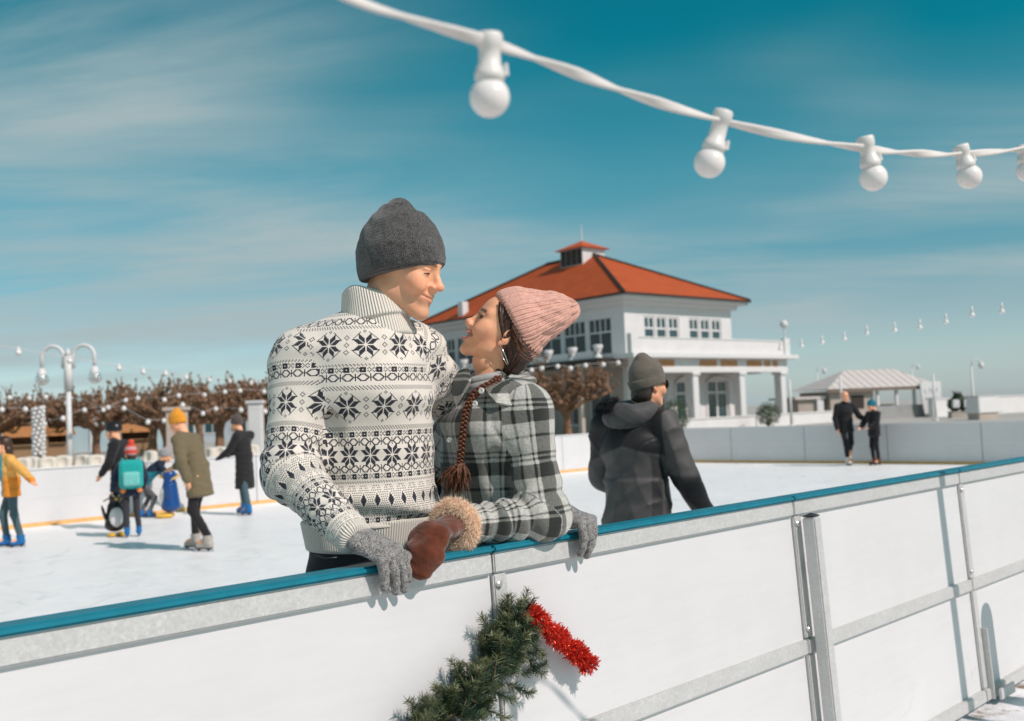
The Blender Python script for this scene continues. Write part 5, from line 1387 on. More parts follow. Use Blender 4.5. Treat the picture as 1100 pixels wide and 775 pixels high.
def build_woman():
    fwd = _n((-.78, -.62, 0)); rt = np.cross(fwd, UP); lf = -rt
    ch = at(530, 455, 2.86); uc = at(531, 425, 2.86); nb = at(533, 408, 2.85); wa = at(528, 540, 2.89); pe = at(528, 620, 2.92)
    base = np.array([pe[0], pe[1], ICE_Z])
    sL = uc + lf * .138 - UP * .050; sR = uc - lf * .135 - UP * .04
    eL = np.array([.060, 2.740, 1.172]); wL = rail(-.165, -.005, RAIL_Z + .062)
    eR = np.array([-.30, 3.02, 1.22]); wR = np.array([-.50, 2.93, 1.20])
    hs = .93; hf = _n((-.85, -.10, .54)); HM = frame(hf, (0.05, -.06, 1)); hc = at(541, 359, 2.82)
    F = head_field(0.0022, 1.0, 1.0, True, True); V, Q = F.mesh(); colr = head_colors(V, 1, 1, True)
    Vh = V @ HM.T * hs + hc
    def H(p): return np.asarray(p, float) @ HM.T * hs + hc
    lo, hi = bounds([sR, sL, eR, wR, eL, wL, pe, base], .2); B = Field(lo, hi, .012)
    B.add(ecap(pe, wa, (.14, .10), (.115, .085), rt), .05); B.add(ecap(wa, ch, (.115, .085), (.13, .10), rt), .05); B.add(ecap(ch, uc, (.13, .10), (.12, .07), rt), .05)
    B.add(cap(sR, sL, .045), .04); B.add(cap(nb, hc - HM[:, 2] * .09, .048, .045), .03)
    for a, b_, c in ((sR, eR, wR), (sL, eL, wL)): B.chain([a, b_, c], [.04, .032, .024], .02)
    legs = {}
    for s in (1, -1):
        hp = pe + rt * s * .08 - UP * .06; kn = np.array([hp[0], hp[1], .52]) + fwd * .03; an = np.array([kn[0], kn[1], ICE_Z + .12]) - fwd * .04
        legs[s] = (hp, kn, an); B.chain([hp, kn, an, an + fwd * .12 - UP * .05], [.078, .05, .034, .028], .03)
    Vb, Qb = B.mesh()
    wm = world_obj('person', np.concatenate([Vh, Vb]), np.concatenate([Q, Qb + len(Vh)]), M_SKIN, base=base, vcol=np.concatenate([colr, np.tile(SKIN, (len(Vb), 1))]))
    tag(wm, 'laughing woman in pink knitted hat and black and cream checked jacket', 'person', 'people at the rink')
    # teeth, lashes, earring
    t = MB()
    for s in np.linspace(-1, 1, 8):
        c = H((s * .0165, .0905 - .004 * s * s, -.0545 + .002 * s * s)); t.box(c, (.0022, .0022, .0036), M=HM)
    world_obj('teeth', np.array(t.v), t.f, M_TEETH, wm, base)
    for s in (-1, 1):
        e = MB()
        e.tube([H((s * .031 + q * .0155, .0890 - q * q * .006, .0095 - q * q * .004)) for q in np.linspace(-1, 1, 7)], [.0010, .002, .0024, .0024, .0024, .002, .0012], 6)
        for q in np.linspace(-.8, .9, 8):
            p = np.array((s * .031 + q * .0155, .0890 - q * q * .006, .0095 - q * q * .004)); e.tube([H(p), H(p + np.array((s * q * .002, .006, .0035))), H(p + np.array((s * q * .003, .009, .008)))], [.0006, .0005, .0002], 4)
        world_obj('eyelashes', np.array(e.v), e.f, M_EYE, wm, base)
    er = MB(); a0 = H((-.079, .000, -.043)); th = np.linspace(0, 2 * np.pi, 25)
    er.tube([a0 + np.array([.004, 0, 0]) + np.array([.004 * math.sin(q) + .010 * (1 - math.cos(q)), -.012 * math.sin(q), -.026 + .026 * math.cos(q)]) for q in th], .0011, 6, cap=False)
    world_obj('earring', np.array(er.v), er.f, simple('silver', (0.85, 0.83, 0.80), 0.2, .03, 50, 0, metal=1.0), wm, base)
    # ---- knitted hat, slouching back to a point
    ax0, ax1 = np.array((0, -.012, .045)), np.array((0, -.120, .165)); hax = _n(ax1 - ax0)
    B = Field((-.13, -.24, -.10), (.13, .15, .27), .0026)
    B.add(ell((0, -.010, .040), (.086, .108, .110)), .02)
    B.add(cap((0, -.035, .070), (0, -.095, .130), .084, .058), .05); B.add(cap((0, -.095, .130), (0, -.138, .165), .058, .030), .04)
    bn = _n((0, .65, -1.0)); B.cut(bn, bn @ np.array((0, .079, .095)), .012)
    C = Field((-.13, -.2, -.12), (.13, .15, .2), .0026)
    C.add(ell((0, -.013, .030), (.0905, .1145, .122)), .02); C.cut(bn, bn @ np.array((0, .079, .091)), .012); C.cut(-bn, -bn @ np.array((0, .079, .091)) + .055, .012)
    def ribs(x, y, z):
        q = np.stack([x, y - ax0[1], z - ax0[2]], 1); fw = np.cross(hax, (1, 0, 0)); th = np.arctan2(q @ fw, x); s = q @ hax
        return .0013 * np.cos(44 * th) + .0026 * np.cos(11 * th + .9 * np.sin(s * 120)) * np.clip((s - .03) / .03, 0, 1)
    def ribs2(x, y, z):
        q = np.stack([x, y - ax0[1], z - ax0[2]], 1); fw = np.cross(hax, (1, 0, 0)); th = np.arctan2(q @ fw, x)
        return .0017 * np.cos(48 * th)
    B.disp(ribs); C.disp(ribs2)
    hm = knit_mat('pink_knit', (0.60, 0.29, 0.22), (0.85, 0.50, 0.405), 420, rib=.0060, bmp=.5)
    V, Q = B.mesh(smooth=0); hat = world_obj('knitted_hat', V @ HM.T * hs + hc, Q, hm, wm, base, uv=tube_uv(V, Q, ax0, ax1, (1, 0, 0)))
    V, Q = C.mesh(smooth=0); world_obj('ribbed_brim', V @ HM.T * hs + hc, Q, hm, hat, base, uv=tube_uv(V, Q, ax0, ax1, (1, 0, 0)))
    # ---- hair: cap of strands from under the brim to the nape, then a braid over the shoulder
    rng = random.Random(4)
    def lock(m, p, r, n=6): m.tube(p, r, n)
    hb = MB()
    C2 = lambda p: H(p)
    for s in (-1, 1):
        for k in range(70):
            a = rng.uniform(0, 1)
            y0 = .058 - .115 * a; z0 = .062 - .020 * a - .05 * a * a
            p0 = (s * (.058 + .022 * min(1, a * 1.6)), y0 + .008, z0 + .012)
            p1 = (s * (.076 + rng.uniform(-.002, .004)), y0 - .030 + rng.uniform(-.008, .008), -.004 - .02 * a + rng.uniform(-.008, .008))
            p2 = (s * (.066 + rng.uniform(-.006, .006)), -.056 - .02 * a + rng.uniform(-.008, .008), -.052 + rng.uniform(-.012, .012))
            p3 = (s * (.042 + rng.uniform(-.014, .012)), -.060 + rng.uniform(-.014, .010), -.098 + rng.uniform(-.012, .012))
            q = [np.array(v) for v in (p0, p1, p2, p3)]
            pts = []
            for t_ in np.linspace(0, 1, 9):
                b0 = (1 - t_) ** 3; b1 = 3 * t_ * (1 - t_) ** 2; b2 = 3 * t_ * t_ * (1 - t_); b3 = t_ ** 3
                pts.append(C2(b0 * q[0] + b1 * q[1] * 1.04 + b2 * q[2] * 1.03 + b3 * q[3]))
            w_ = rng.uniform(.0022, .0046); hb.tube(pts, [w_ * .7, w_, w_, w_, w_, w_, w_ * .9, w_ * .8, w_ * .5], 5)
    Hn = Field((-.1, -.13, -.15), (.1, .03, .08), .004)
    Hn.add(ell((0, -.045, -.03), (.060, .055, .075)), .02); Vn, Qn = Hn.mesh()
    Ht = Field((-.1, -.13, -.15), (.1, .12, .11), .0028)
    Ht.add(ell((0, -.018, .036), (.0815, .1010, .098)), .02)
    hn_ = _n((0, 1.03, -1.0)); Ht.cut(hn_, hn_ @ np.array((0, .066, .068)), .01)
    Ht.add(ell((0, -.062, -.035), (.066, .050, .072)), .03); Ht.add(ell((0, -.055, -.01), (.078, .050, .055)), .02)
    Ht.disp(lambda x, y, z: .0013 * np.sin(260 * (y * .8 + z * .55) + 5 * sn(x, y, z, 30)) + .001 * sn(x, y, z, 70, 2)); Vt, Qt = Ht.mesh(smooth=0)
    hair = world_obj('hair', np.array(hb.v), hb.f, M_HAIR_BROWN, wm, base)
    world_obj('temple_hair', Vt @ HM.T * hs + hc, Qt, M_HAIR_BROWN, hair, base)
    world_obj('nape_hair', Vn @ HM.T * hs + hc, Qn, M_HAIR_BROWN, hair, base)
    fl = MB()                                                     # loose wisps across the hat
    for k in range(16):
        a = np.array((-.078, .012 - .002 * k, .045 - .003 * k)); pts = []
        e = np.array((-.085 - rng.uniform(0, .012), -.115 - rng.uniform(0, .04), -.012 + rng.uniform(-.02, .025)))
        for t_ in np.linspace(0, 1, 8):
            p = a * (1 - t_) + e * t_; p = p + np.array((-.020 * math.sin(t_ * 3.0), 0, -.022 * math.sin(t_ * 3.1))); pts.append(H(p))
        fl.tube(pts, [.0009, .001, .001, .0009, .0008, .0007, .0005, .0003], 4)
    world_obj('loose_strands', np.array(fl.v), fl.f, M_HAIR_AUBURN, hair, base)
    # braid
    path = [H((-.045, -.045, -.105)), at(532, 410, 2.735), at(513, 421, 2.69), at(502, 438, 2.675), at(498, 458, 2.67), at(496, 480, 2.665), at(494, 498, 2.66)]
    def cr(P, t):
        n = len(P) - 1; x = min(max(t * n, 0), n - 1e-6); i = int(x); f = x - i
        p0, p1, p2, p3 = P[max(i - 1, 0)], P[i], P[i + 1], P[min(i + 2, n)]
        return 0.5 * (2 * p1 + (p2 - p0) * f + (2 * p0 - 5 * p1 + 4 * p2 - p3) * f * f + (3 * p1 - p0 - 3 * p2 + p3) * f ** 3)
    br = MB(); n = 150; nw = 9
    for st in range(3):
        for fil in range(9):
            fa = fil / 9 * 2 * math.pi; pts, rr = [], []
            for q in range(n):
                t_ = q / (n - 1); c = cr(path, t_); tg = _n(cr(path, min(t_ + .01, 1)) - cr(path, max(t_ - .01, 0)))
                side = _n(np.cross(tg, np.array([0, -1, .05]))); dep = np.cross(side, tg)
                ph = t_ * nw * 2 * math.pi + st * 2 * math.pi / 3; sz = (.0076 - .0014 * t_)
                x = math.sin(ph) * sz; d = math.sin(2 * ph) * sz * .62
                fr = sz * .44
                pts.append(c + side * (x + fr * math.cos(fa + ph * .3)) + dep * (d + fr * math.sin(fa + ph * .3))); rr.append(sz * .235)
            br.tube(pts, rr, 4)
    brd = world_obj('braid', np.array(br.v), br.f, M_HAIR_AUBURN, wm, base)
    tl = MB()
    for k in range(150):
        a = path[-1] + np.array([rng.gauss(0, .005), rng.gauss(0, .005), 0]); e = at(491 + rng.gauss(0, 9), 527 + rng.uniform(-14, 8), 2.65) + np.array([0, rng.gauss(0, .01), 0])
        m_ = (a + e) / 2 + np.array([(e - a)[0] * .25 + rng.gauss(0, .003), rng.gauss(0, .004), 0]); tl.tube([a, (a + m_) / 2 + (m_ - a) * .1, m_, (m_ + e) / 2, e], [.0016, .002, .0018, .0012, .0004], 4)
    for k in range(7):
        a = path[-1]; e = at(466 + rng.uniform(-4, 12), 512 + rng.uniform(-10, 12), 2.64); tl.tube([a, (a * .6 + e * .4) - np.array([0, 0, .006]), e], [.0008, .0007, .0003], 4)
    world_obj('tassel', np.array(tl.v), tl.f, M_HAIR_AUBURN, brd, base)
    # ---- jacket
    pm = plaid_mat()
    lo, hi = bounds([sR, sL, eR, wR, eL, wL, pe], .17); S = Field(lo, hi, .0042)
    S.add(ecap(pe - UP * .02, wa, (.175, .140), (.158, .132), rt, end=.03), .04)
    S.add(ecap(wa, ch, (.158, .132), (.158, .140), rt, end=.08), .06); S.add(ecap(ch, uc, (.158, .140), (.142, .105), rt, end=.05), .06)
    S.add(cap(sR, sL, .062), .05); S.add(cap(nb - UP * .03, sL - UP * .0, .062, .060), .05); S.add(cap(nb - UP * .03, sR - UP * .0, .062, .060), .05)
    S.add(cap(sL, eL + UP * .008, .066, .070), .04); S.add(cap(eL, wL - _n(wL - eL) * .02, .064, .046), .03)
    S.add(ell(eL + UP * .0 + lf * .015, (.064, .064, .056)), .03)
    S.add(cap(sR, eR, .07, .06), .03); S.add(cap(eR, wR, .06, .05), .03)
    S.add(ell(ch + fwd * .085 + lf * .07 - UP * .02, (.06, .06, .07)), .07)
    S.sub(cap(sL + fwd * .085 - UP * .03 - lf * .03, sL + fwd * .095 - UP * .24 - lf * .04, .008, .018), .025)
    Lu = np.linalg.norm(eL - sL)
    def wr(x, y, z):
        P = np.stack([x, y, z], 1); da, arc, _ = seg_param(P, [sL, eL, wL]); arm = np.clip(1 - (da - .055) / .03, 0, 1)
        w = arm * (.0100 * np.exp(-((arc - Lu) / .10) ** 2) * np.sin(arc * 105 + 4 * sn(x, y, z, 13, 2)) + .006 * np.sin(arc * 60 + 3 * sn(x, y, z, 17, 5)) * np.exp(-((arc - .12) / .1) ** 2))
        w += arm * .006 * np.exp(-((arc - Lu - .15) / .1) ** 2) * np.sin(arc * 120 + 3 * sn(x, y, z, 20, 1))
        q = (P - ch) @ lf
        w += (1 - arm) * (.006 * np.sin(q * 38 + z * 22 + 2.5 * sn(x, y, z, 8, 3)) * np.clip((ch[2] + .02 - z) / .2, 0, 1) + .003 * sn(x, y, z, 20, 8))
        w -= .0035 * np.exp(-((arc + (da - .06) * .0 - .035) / .006) ** 2) * arm * 0
        w += .0035 * np.exp(-(((P - sL) @ lf + .012 + .25 * (z - sL[2])) / .005) ** 2) * ((P - sL) @ lf > -.08)    # shoulder seam
        return w
    S.disp(wr)
    V, Q = S.mesh(); cf = V[Q].mean(1); dL, aL, _ = seg_param(cf, [sL, eL, wL]); dR, aR, _ = seg_param(cf, [sR, eR, wR])
    lat = (cf - uc) @ lf
    qq = cf - ch; dT = (np.hypot((qq @ lf) / .160, (qq @ fwd) / .140) - 1) * .15
    armL = ((dL - .068) < dT) & (lat > .05) & (dL < .12) | ((dL < .075) & (aL > Lu * 1.05)); armR = (lat < -.14) & (dR < .11)
    uv = torso_uv(V, Q, ch, lf, fwd, .165, .142, pe[2]); uv[..., 0] += .035
    uL = limb_uv(V, Q, [sL + UP * .12, sL, eL, wL], fwd, .072, sL[2] - pe[2] + .13); uR = limb_uv(V, Q, [sR, eR, wR], fwd, .07, .55); uv[armL] = uL[armL]; uv[armR] = uR[armR]
    jk = world_obj('checked_jacket', V, Q, pm, wm, base, uv=uv)
    # collar: two pointed leaves lying on the shoulders, and the dark inside of the neck opening
    def leaf(pts, th=.007):
        V_ = []; F_ = []
        n_ = len(pts); m_ = len(pts[0])
        for sgn in (0, 1):
            for r in pts:
                for p in r: V_.append(np.asarray(p) + (np.array([0, -.5, .6]) * th if sgn else 0))
        k = n_ * m_
        for a in range(n_ - 1):
            for c in range(m_ - 1):
                i0 = a * m_ + c; F_.append((i0, i0 + 1, i0 + m_ + 1, i0 + m_)); F_.append((k + i0, k + i0 + m_, k + i0 + m_ + 1, k + i0 + 1))
        for a in range(n_ - 1):
            for c in (0, m_ - 1):
                i0 = a * m_ + c; F_.append((i0, i0 + m_, k + i0 + m_, k + i0))
        for c in range(m_ - 1):
            for a in (0, n_ - 1):
                i0 = a * m_ + c; F_.append((i0, i0 + 1, k + i0 + 1, k + i0))
        return np.array(V_), F_
    def collar(rows):
        V_, F_ = leaf(rows); me = raw_mesh('collar', V_ - base, F_, pm)
        uvl = me.uv_layers.new(name='uv'); 
        for lp in me.loops:
            p = V_[lp.vertex_index]; uvl.data[lp.index].uv = (float((p - ch) @ _n(lf + UP * .5)) + .075, float((p - ch) @ UP) * .9 + .085)
        o = link('collar', me, jk); md = o.modifiers.new('sub', 'SUBSURF'); md.levels = 2; md.render_levels = 2; return o
    collar([[at(566, 400, 2.86), at(572, 404, 2.82), at(577, 410, 2.79)], [at(552, 405, 2.78), at(562, 413, 2.745), at(569, 424, 2.72)], [at(534, 412, 2.735), at(545, 424, 2.70), at(553, 438, 2.685)], [at(516, 413, 2.715), at(523, 424, 2.685), at(533, 434, 2.675)]])
    collar([[at(506, 395, 2.80), at(498, 398, 2.78), at(489, 402, 2.78)], [at(505, 403, 2.765), at(496, 411, 2.735), at(485, 420, 2.73)], [at(508, 412, 2.735), at(500, 424, 2.70), at(490, 438, 2.69)]])
    tp = MB(); n_ = 26
    for (r, z, c) in ((.056, .0, 0),):
        cc0 = at(521, 405, 2.80)
        tp.tube([cc0 + np.array([.054 * math.cos(a), .052 * math.sin(a), .010 * math.cos(a) - .006]) for a in np.linspace(0, 2 * np.pi, n_)], .012, 8, cap=False)
        tp.tube([cc0 + np.array([.056 * math.cos(a), .054 * math.sin(a), .010 * math.cos(a) - .024]) for a in np.linspace(0, 2 * np.pi, n_)], .014, 8, cap=False)
    world_obj('top_neckline', np.array(tp.v), tp.f, fabric('grey_jersey', (0.36, 0.345, 0.33)), wm, base)
    # placket, buttons and pocket flap
    bt = simple('button_pearl', (0.62, 0.61, 0.58), 0.25, .08, 40, 0.02)
    def button(px, py, d, r=.0085):
        c = at(px, py, d); nrm = _n(fwd + lf * .45 + UP * .12); M = frame(nrm, UP); M = np.stack([M[:, 0], M[:, 2], M[:, 1]], 1)
        m = MB(); m.lathe([(r * .7, -.004), (r, -.002), (r, .002), (r * .8, .0035), (r * .45, .0022)], 16, M, c)
        world_obj('button', np.array(m.v), m.f, bt, jk, base)
    for b_ in ((517, 420, 2.668, .0085), (510, 434, 2.672, .0085), (483, 473, 2.69, .0075)): button(*b_)
    # trousers, skates
    T = Field(*bounds([pe + rt * .2, pe - rt * .2, legs[1][2], legs[-1][2]], .16), .008)
    T.add(ecap(pe - UP * .05, pe + UP * .06, (.155, .115), (.14, .10), rt, end=.04), .04)
    for s in (1, -1): T.chain(list(legs[s]), [.088, .065, .055], .03)
    V, Q = T.mesh(); world_obj('trousers', V, Q, fabric('dark_blue_denim', (0.03, 0.04, 0.06)), wm, base)
    skates(wm, base, [(legs[s][2], fwd) for s in (1, -1)], .92, M_SK_WHITE)
    # ---- suede mitten with shearling cuff
    mt = simple('brown_suede', (0.115, 0.030, 0.013), 0.95, 0.35, 28, 0.7, 0.004, sheen=0.3, spec=0.15)
    p = [wL + _n(wL - eL) * .01, at(462, 576, 2.40), at(457, 594, 2.365), at(450, 614, 2.355)]
    side = _n(p[0] - p[1] + FU * .9)
    XR = np.array([1.0, 0, .25]); Mt = Field(*bounds(p, .11), .0028)
    Mt.add(ecap(p[0], p[1], (.040, .032), (.048, .027), XR), .02); Mt.add(ecap(p[1], p[2], (.048, .027), (.045, .024), XR), .03); Mt.add(ecap(p[2], p[3], (.045, .024), (.033, .018), XR, end=.016), .03)
    Mt.add(cap(p[1] + FU * .030 - FN * .02, p[2] + FU * .040 - FN * .012, .016, .015), .02)
    sm = [p[1] + (p[1] - p[2]) * .2, p[1], p[2], p[3]]; fo = _n(np.cross(XR, p[2] - p[1])); fo = fo if fo[1] < 0 else -fo
    for k in range(0): Mt.sub(cap(sm[k] + fo * .0285 + XR * .016, sm[k + 1] + fo * (.0285 if k < 2 else .021) + XR * .016, .0016), .004)
    Mt.disp(lambda x, y, z: .0034 * sn(x, y, z, 48, 1) + .002 * sn(x, y, z, 120, 2)); V, Q = Mt.mesh()
    mit = world_obj('mitten', V, Q, mt, wm, base)
    rg = np.random.default_rng(3); n_ = 17000
    a = rg.uniform(0, 2 * np.pi, n_); b2 = rg.uniform(0, 2 * np.pi, n_)
    axm = _n(p[1] - wL + np.array([0, 0, .0]) + FN * .01); r1 = _n(np.cross(axm, UP)); r2 = np.cross(r1, axm)
    cc_ = wL + axm * .012; rad, tr = .046, .017
    ring = np.cos(a)[:, None] * r1 * rad + np.sin(a)[:, None] * r2 * rad * 1.05
    nr = np.cos(b2)[:, None] * (np.cos(a)[:, None] * r1 + np.sin(a)[:, None] * r2) + np.sin(b2)[:, None] * axm
    sh = simple('shearling', (0.95, 0.69, 0.50), 0.95, 0.10, 45, 0.0, sheen=0.3, spec=0.1)
    fur('fur_cuff', cc_ + ring + nr * tr, nr, .013, sh, mit, base, w=.0006, seed=5, curl=.6)
    tb = MB(); tb.tube([cc_ + math.cos(q) * r1 * rad + math.sin(q) * r2 * rad * 1.05 for q in np.linspace(0, 2 * np.pi, 33)], tr + .001, 10, cap=False)
    world_obj('fur_base', np.array(tb.v), tb.f, sh, mit, base)
    return wm
build_man(); build_woman()
# ------------------------------------------------------------------ other people on the ice
_hc = {}
def head_cache(h):
    if h not in _hc:
        V, Q = head_field(h, 0.4, 0.2).mesh(); _hc[h] = (V, Q, head_colors(V, .4, .2))
    return _hc[h]
def col_fabric(name, rough=.75, bmp=.3):
    m, nt, b = new_mat(name); a = nt.nodes.new('ShaderNodeAttribute'); a.attribute_name = 'col'
    n = tnoise(nt, 18, 5, .6); lk(nt, mixc(nt, .35, a.outputs[0], mixc(nt, 1.0, a.outputs[0], ramp(nt, n, [(.3, (.6,) * 3), (.7, (1.3,) * 3)]), 'MULTIPLY')), b.inputs['Base Color'])
    b.inputs['Roughness'].default_value = rough; b.inputs['Specular IOR Level'].default_value = .3; bump(nt, b, tnoise(nt, 90, 4), bmp, .004); return m
def skater(label, foot, H, fwd, coat, trousers, boots, pose=None, hat=None, hatmat=None, hair=None, gloves=None, hem=.46, fat=1.0, flare=1.0, headk=1.0, headdir=None, h=.012, sleeve=None, paint=None, wrk=.004, collar=True, trous_w=1.0, hair_len=.0, wfun=None):
    """foot: world point on the ice under the body; joints in fractions of H: x right, y forward, z up"""
    f = _n(np.array([fwd[0], fwd[1], 0.0])); rt = np.cross(f, UP); base = np.array([foot[0], foot[1], ICE_Z])
    J = dict(pel=(0, 0, .545), wai=(0, 0, .62), che=(0, 0, .73), sho=(0, 0, .795), nek=(0, .005, .845), hed=(0, .02, .925),
             sR=(.105, 0, .80), sL=(-.105, 0, .80), eR=(.135, -.02, .635), eL=(-.135, -.02, .635), wR=(.135, .03, .50), wL=(-.135, .03, .50),
             hR=(.052, 0, .53), hL=(-.052, 0, .53), kR=(.055, .015, .30), kL=(-.055, .015, .30), aR=(.055, -.01, .075), aL=(-.055, -.01, .075), fR=(0, 1, 0), fL=(0, 1, 0))
    if pose: J.update(pose)
    def w(k): j = J[k]; return base + (rt * j[0] + f * j[1] + UP * j[2]) * H
    W_ = {k: w(k) for k in J if k not in ('fR', 'fL')}; S = H / 1.75
    dirs = {k: _n(rt * J[k][0] + f * J[k][1]) for k in ('fR', 'fL')}
    pts = [W_[k] for k in W_]
    B = Field(*bounds(pts + [base], .18 * S), h)
    B.add(ecap(W_['pel'], W_['wai'], (.145 * S, .10 * S), (.125 * S, .09 * S), rt), .05 * S); B.add(ecap(W_['wai'], W_['che'], (.125 * S, .09 * S), (.145 * S, .105 * S), rt), .05 * S); B.add(ecap(W_['che'], W_['sho'], (.145 * S, .10 * S), (.12 * S, .07 * S), rt), .05 * S)
    B.add(cap(W_['sR'], W_['sL'], .05 * S), .03 * S); B.add(cap(W_['nek'] - UP * .03 * S, W_['hed'] - UP * .03 * S, .05 * S), .02 * S)
    for a in 'RL':
        B.chain([W_['s' + a], W_['e' + a], W_['w' + a]], [.045 * S, .036 * S, .026 * S], .02 * S)
        d = _n(W_['w' + a] - W_['e' + a]); q = W_['w' + a]; sd = _n(np.cross(d, f) + 1e-3)
        B.add(ecap(q, q + d * .085 * S, (.035 * S, .018 * S), (.038 * S, .015 * S), f), .015 * S)
        for k in range(4): o = f * (.026 - .0175 * k) * S; B.add(cap(q + d * .08 * S + o, q + d * (.165 - .008 * abs(k - 1)) * S + o * 1.1, .0105 * S, .009 * S), .006 * S)
        B.add(cap(q + d * .02 * S + f * .03 * S, q + d * .08 * S + f * .062 * S, .0125 * S, .010 * S), .01 * S)
        B.chain([W_['h' + a], W_['k' + a], W_['a' + a], W_['a' + a] + dirs['f' + a] * .12 * S - UP * .04 * S], [.075 * S, .05 * S, .036 * S, .03 * S], .02 * S)
    Vb, Qb = B.mesh()
    hs = H * .133 / .235 * headk; hf = f + UP * 0 if headdir is None else rt * headdir[0] + f * headdir[1] + UP * headdir[2]
    HM = frame(hf, (0.01, .01, 1)); hc = W_['hed']; V, Q, c = head_cache(.004 if h < .009 else .006)
    p = world_obj('person', np.concatenate([V @ HM.T * hs + hc, Vb]), np.concatenate([Q, Qb + len(V)]), M_SKIN, base=base, vcol=np.concatenate([c, np.tile(SKIN, (len(Vb), 1))]))
    tag(p, label, 'person', 'people at the rink')
    # coat or jacket
    C = Field(*bounds(pts, .24 * S), h); t = .022 * fat
    hz = base + (W_['pel'] - base) * np.array([1, 1, 0]) + UP * hem * H
    C.add(ecap(hz, W_['wai'], ((.160 + t) * S * flare, (.118 + t) * S * flare), ((.135 + t) * S, (.105 + t) * S), rt, end=.02), .05 * S)
    C.add(ecap(W_['wai'], W_['che'], ((.135 + t) * S, (.105 + t) * S), ((.150 + t) * S, (.115 + t) * S), rt), .06 * S); C.add(ecap(W_['che'], W_['sho'], ((.150 + t) * S, (.115 + t) * S), ((.125 + t) * S, (.08 + t) * S), rt), .06 * S)
    C.add(cap(W_['sR'], W_['sL'], (.052 + t * .6) * S), .04 * S)
    for a in 'RL':
        C.add(cap(W_['nek'] - UP * .03 * S, W_['s' + a], (.055 + t * .5) * S, (.048 + t * .5) * S), .03 * S)
        C.add(cap(W_['s' + a], W_['e' + a], (.050 + t) * S, (.043 + t) * S), .025 * S)
        C.add(cap(W_['e' + a], W_['w' + a], (.043 + t) * S, (.034 + t * .7) * S), .02 * S)
    if collar: C.add(ecap(W_['nek'] - UP * .01 * S, W_['nek'] + UP * .028 * S, ((.058 + t * .6) * S, (.062 + t * .6) * S), ((.056 + t * .6) * S, (.060 + t * .6) * S), rt, end=.012), .015 * S)
    sd = H * 7.1
    C.disp(lambda x, y, z: wrk * (sn(x, y, z, 26 / S, sd) + .7 * np.sin(z * 55 / S + 5 * sn(x, y, z * .5, 9 / S, sd))))
    if wfun is not None: C.disp(lambda x, y, z: wfun(x, y, z, W_, rt, f))
    V, Q = C.mesh()
    if paint is not None: o = world_obj('jacket', V, Q, coat, p, base, vcol=paint(V, W_, rt, f, S))
    else: o = world_obj('coat' if hem < .44 else 'jacket', V, Q, coat, p, base)
    T = Field(*bounds([W_[k] for k in ('pel', 'hR', 'hL', 'kR', 'kL', 'aR', 'aL')], .16 * S), h)
    T.add(ecap(W_['pel'] - UP * .03 * S, W_['wai'] - UP * .05 * S, (.138 * S, .098 * S), (.12 * S, .088 * S), rt), .03 * S)
    for a in 'RL': T.chain([W_['h' + a], W_['k' + a], W_['a' + a] + UP * .05 * S], [.074 * S * trous_w, .062 * S * trous_w, .050 * S * trous_w], .03 * S)
    T.disp(lambda x, y, z: .003 * sn(x, y, z, 40 / S, sd)); V, Q = T.mesh(); world_obj('trousers', V, Q, trousers, p, base)
    skates(p, base, [(W_['a' + a] + UP * (ICE_Z + .115 * S - W_['a' + a][2] if W_['a' + a][2] < ICE_Z + .16 * S else 0), dirs['f' + a]) for a in 'RL'], S, boots)
    if gloves is not None:
        for a in 'RL':
            G = Field(*bounds([W_['w' + a], W_['w' + a]], .24 * S), h * .8)
            d = _n(W_['w' + a] - W_['e' + a]); q = W_['w' + a]; G.add(ecap(q - d * .01, q + d * .09 * S, (.042 * S, .026 * S), (.045 * S, .022 * S), f), .02 * S)
            for k in range(4): o_ = f * (.028 - .019 * k) * S; G.add(cap(q + d * .08 * S + o_, q + d * .165 * S + o_ * 1.1, .0145 * S, .012 * S), .006 * S)
            G.add(cap(q + d * .02 * S + f * .034 * S, q + d * .08 * S + f * .066 * S, .0165 * S, .013 * S), .01 * S)
            V, Q = G.mesh(); world_obj('glove', V, Q, gloves, p, base)
    def local(fl, name, mat, par=p, uv=False):
        V, Q = fl.mesh(); uvd = tube_uv(V, Q, (0, -.01, 0), (0, -.01, .2), (1, 0, 0)) if uv else None
        return world_obj(name, V @ HM.T * hs + hc, Q, mat, par, base, uv=uvd)
    hh = max(.004, h * .55)
    if hair is not None:
        K = Field((-.13, -.16, -.3), (.13, .15, .17), hh); K.add(ell((0, -.022, .045), (.080, .100, .094)), .02); K.add(ell((0, -.05, -.05), (.068, .055, .07 + hair_len * .4)), .03)
        if hair_len: K.add(ecap((0, -.06, -.05), (0, -.075, -.09 - hair_len), (.07, .045), (.055, .03), (1, 0, 0)), .03)
        K.cut(_n((0, 1, -.35)), _n((0, 1, -.35)) @ np.array((0, .055, .05)), .01); K.disp(lambda x, y, z: .003 * sn(x, y, z * .3, 90, 1)); local(K, 'hair', hair)
    if hat == 'beanie':
        K = Field((-.13, -.16, -.07), (.13, .15, .24), hh); K.add(ell((0, -.015, .052), (.087, .112, .112)), .02); K.add(cap((0, -.03, .1), (0, -.05, .155), .07, .03), .05); bn = _n((0, .30, -1)); K.cut(bn, -.006, .01)
        K.disp(lambda x, y, z: .002 * sn(x, y, z, 50, 2)); b_ = local(K, 'beanie', hatmat, uv=True)
        K = Field((-.13, -.16, -.08), (.13, .15, .16), hh); K.add(ell((0, -.016, .04), (.092, .117, .125)), .02); K.cut(bn, .0, .01); K.cut(-bn, .055, .01); local(K, 'cuff_fold', hatmat, b_, True)
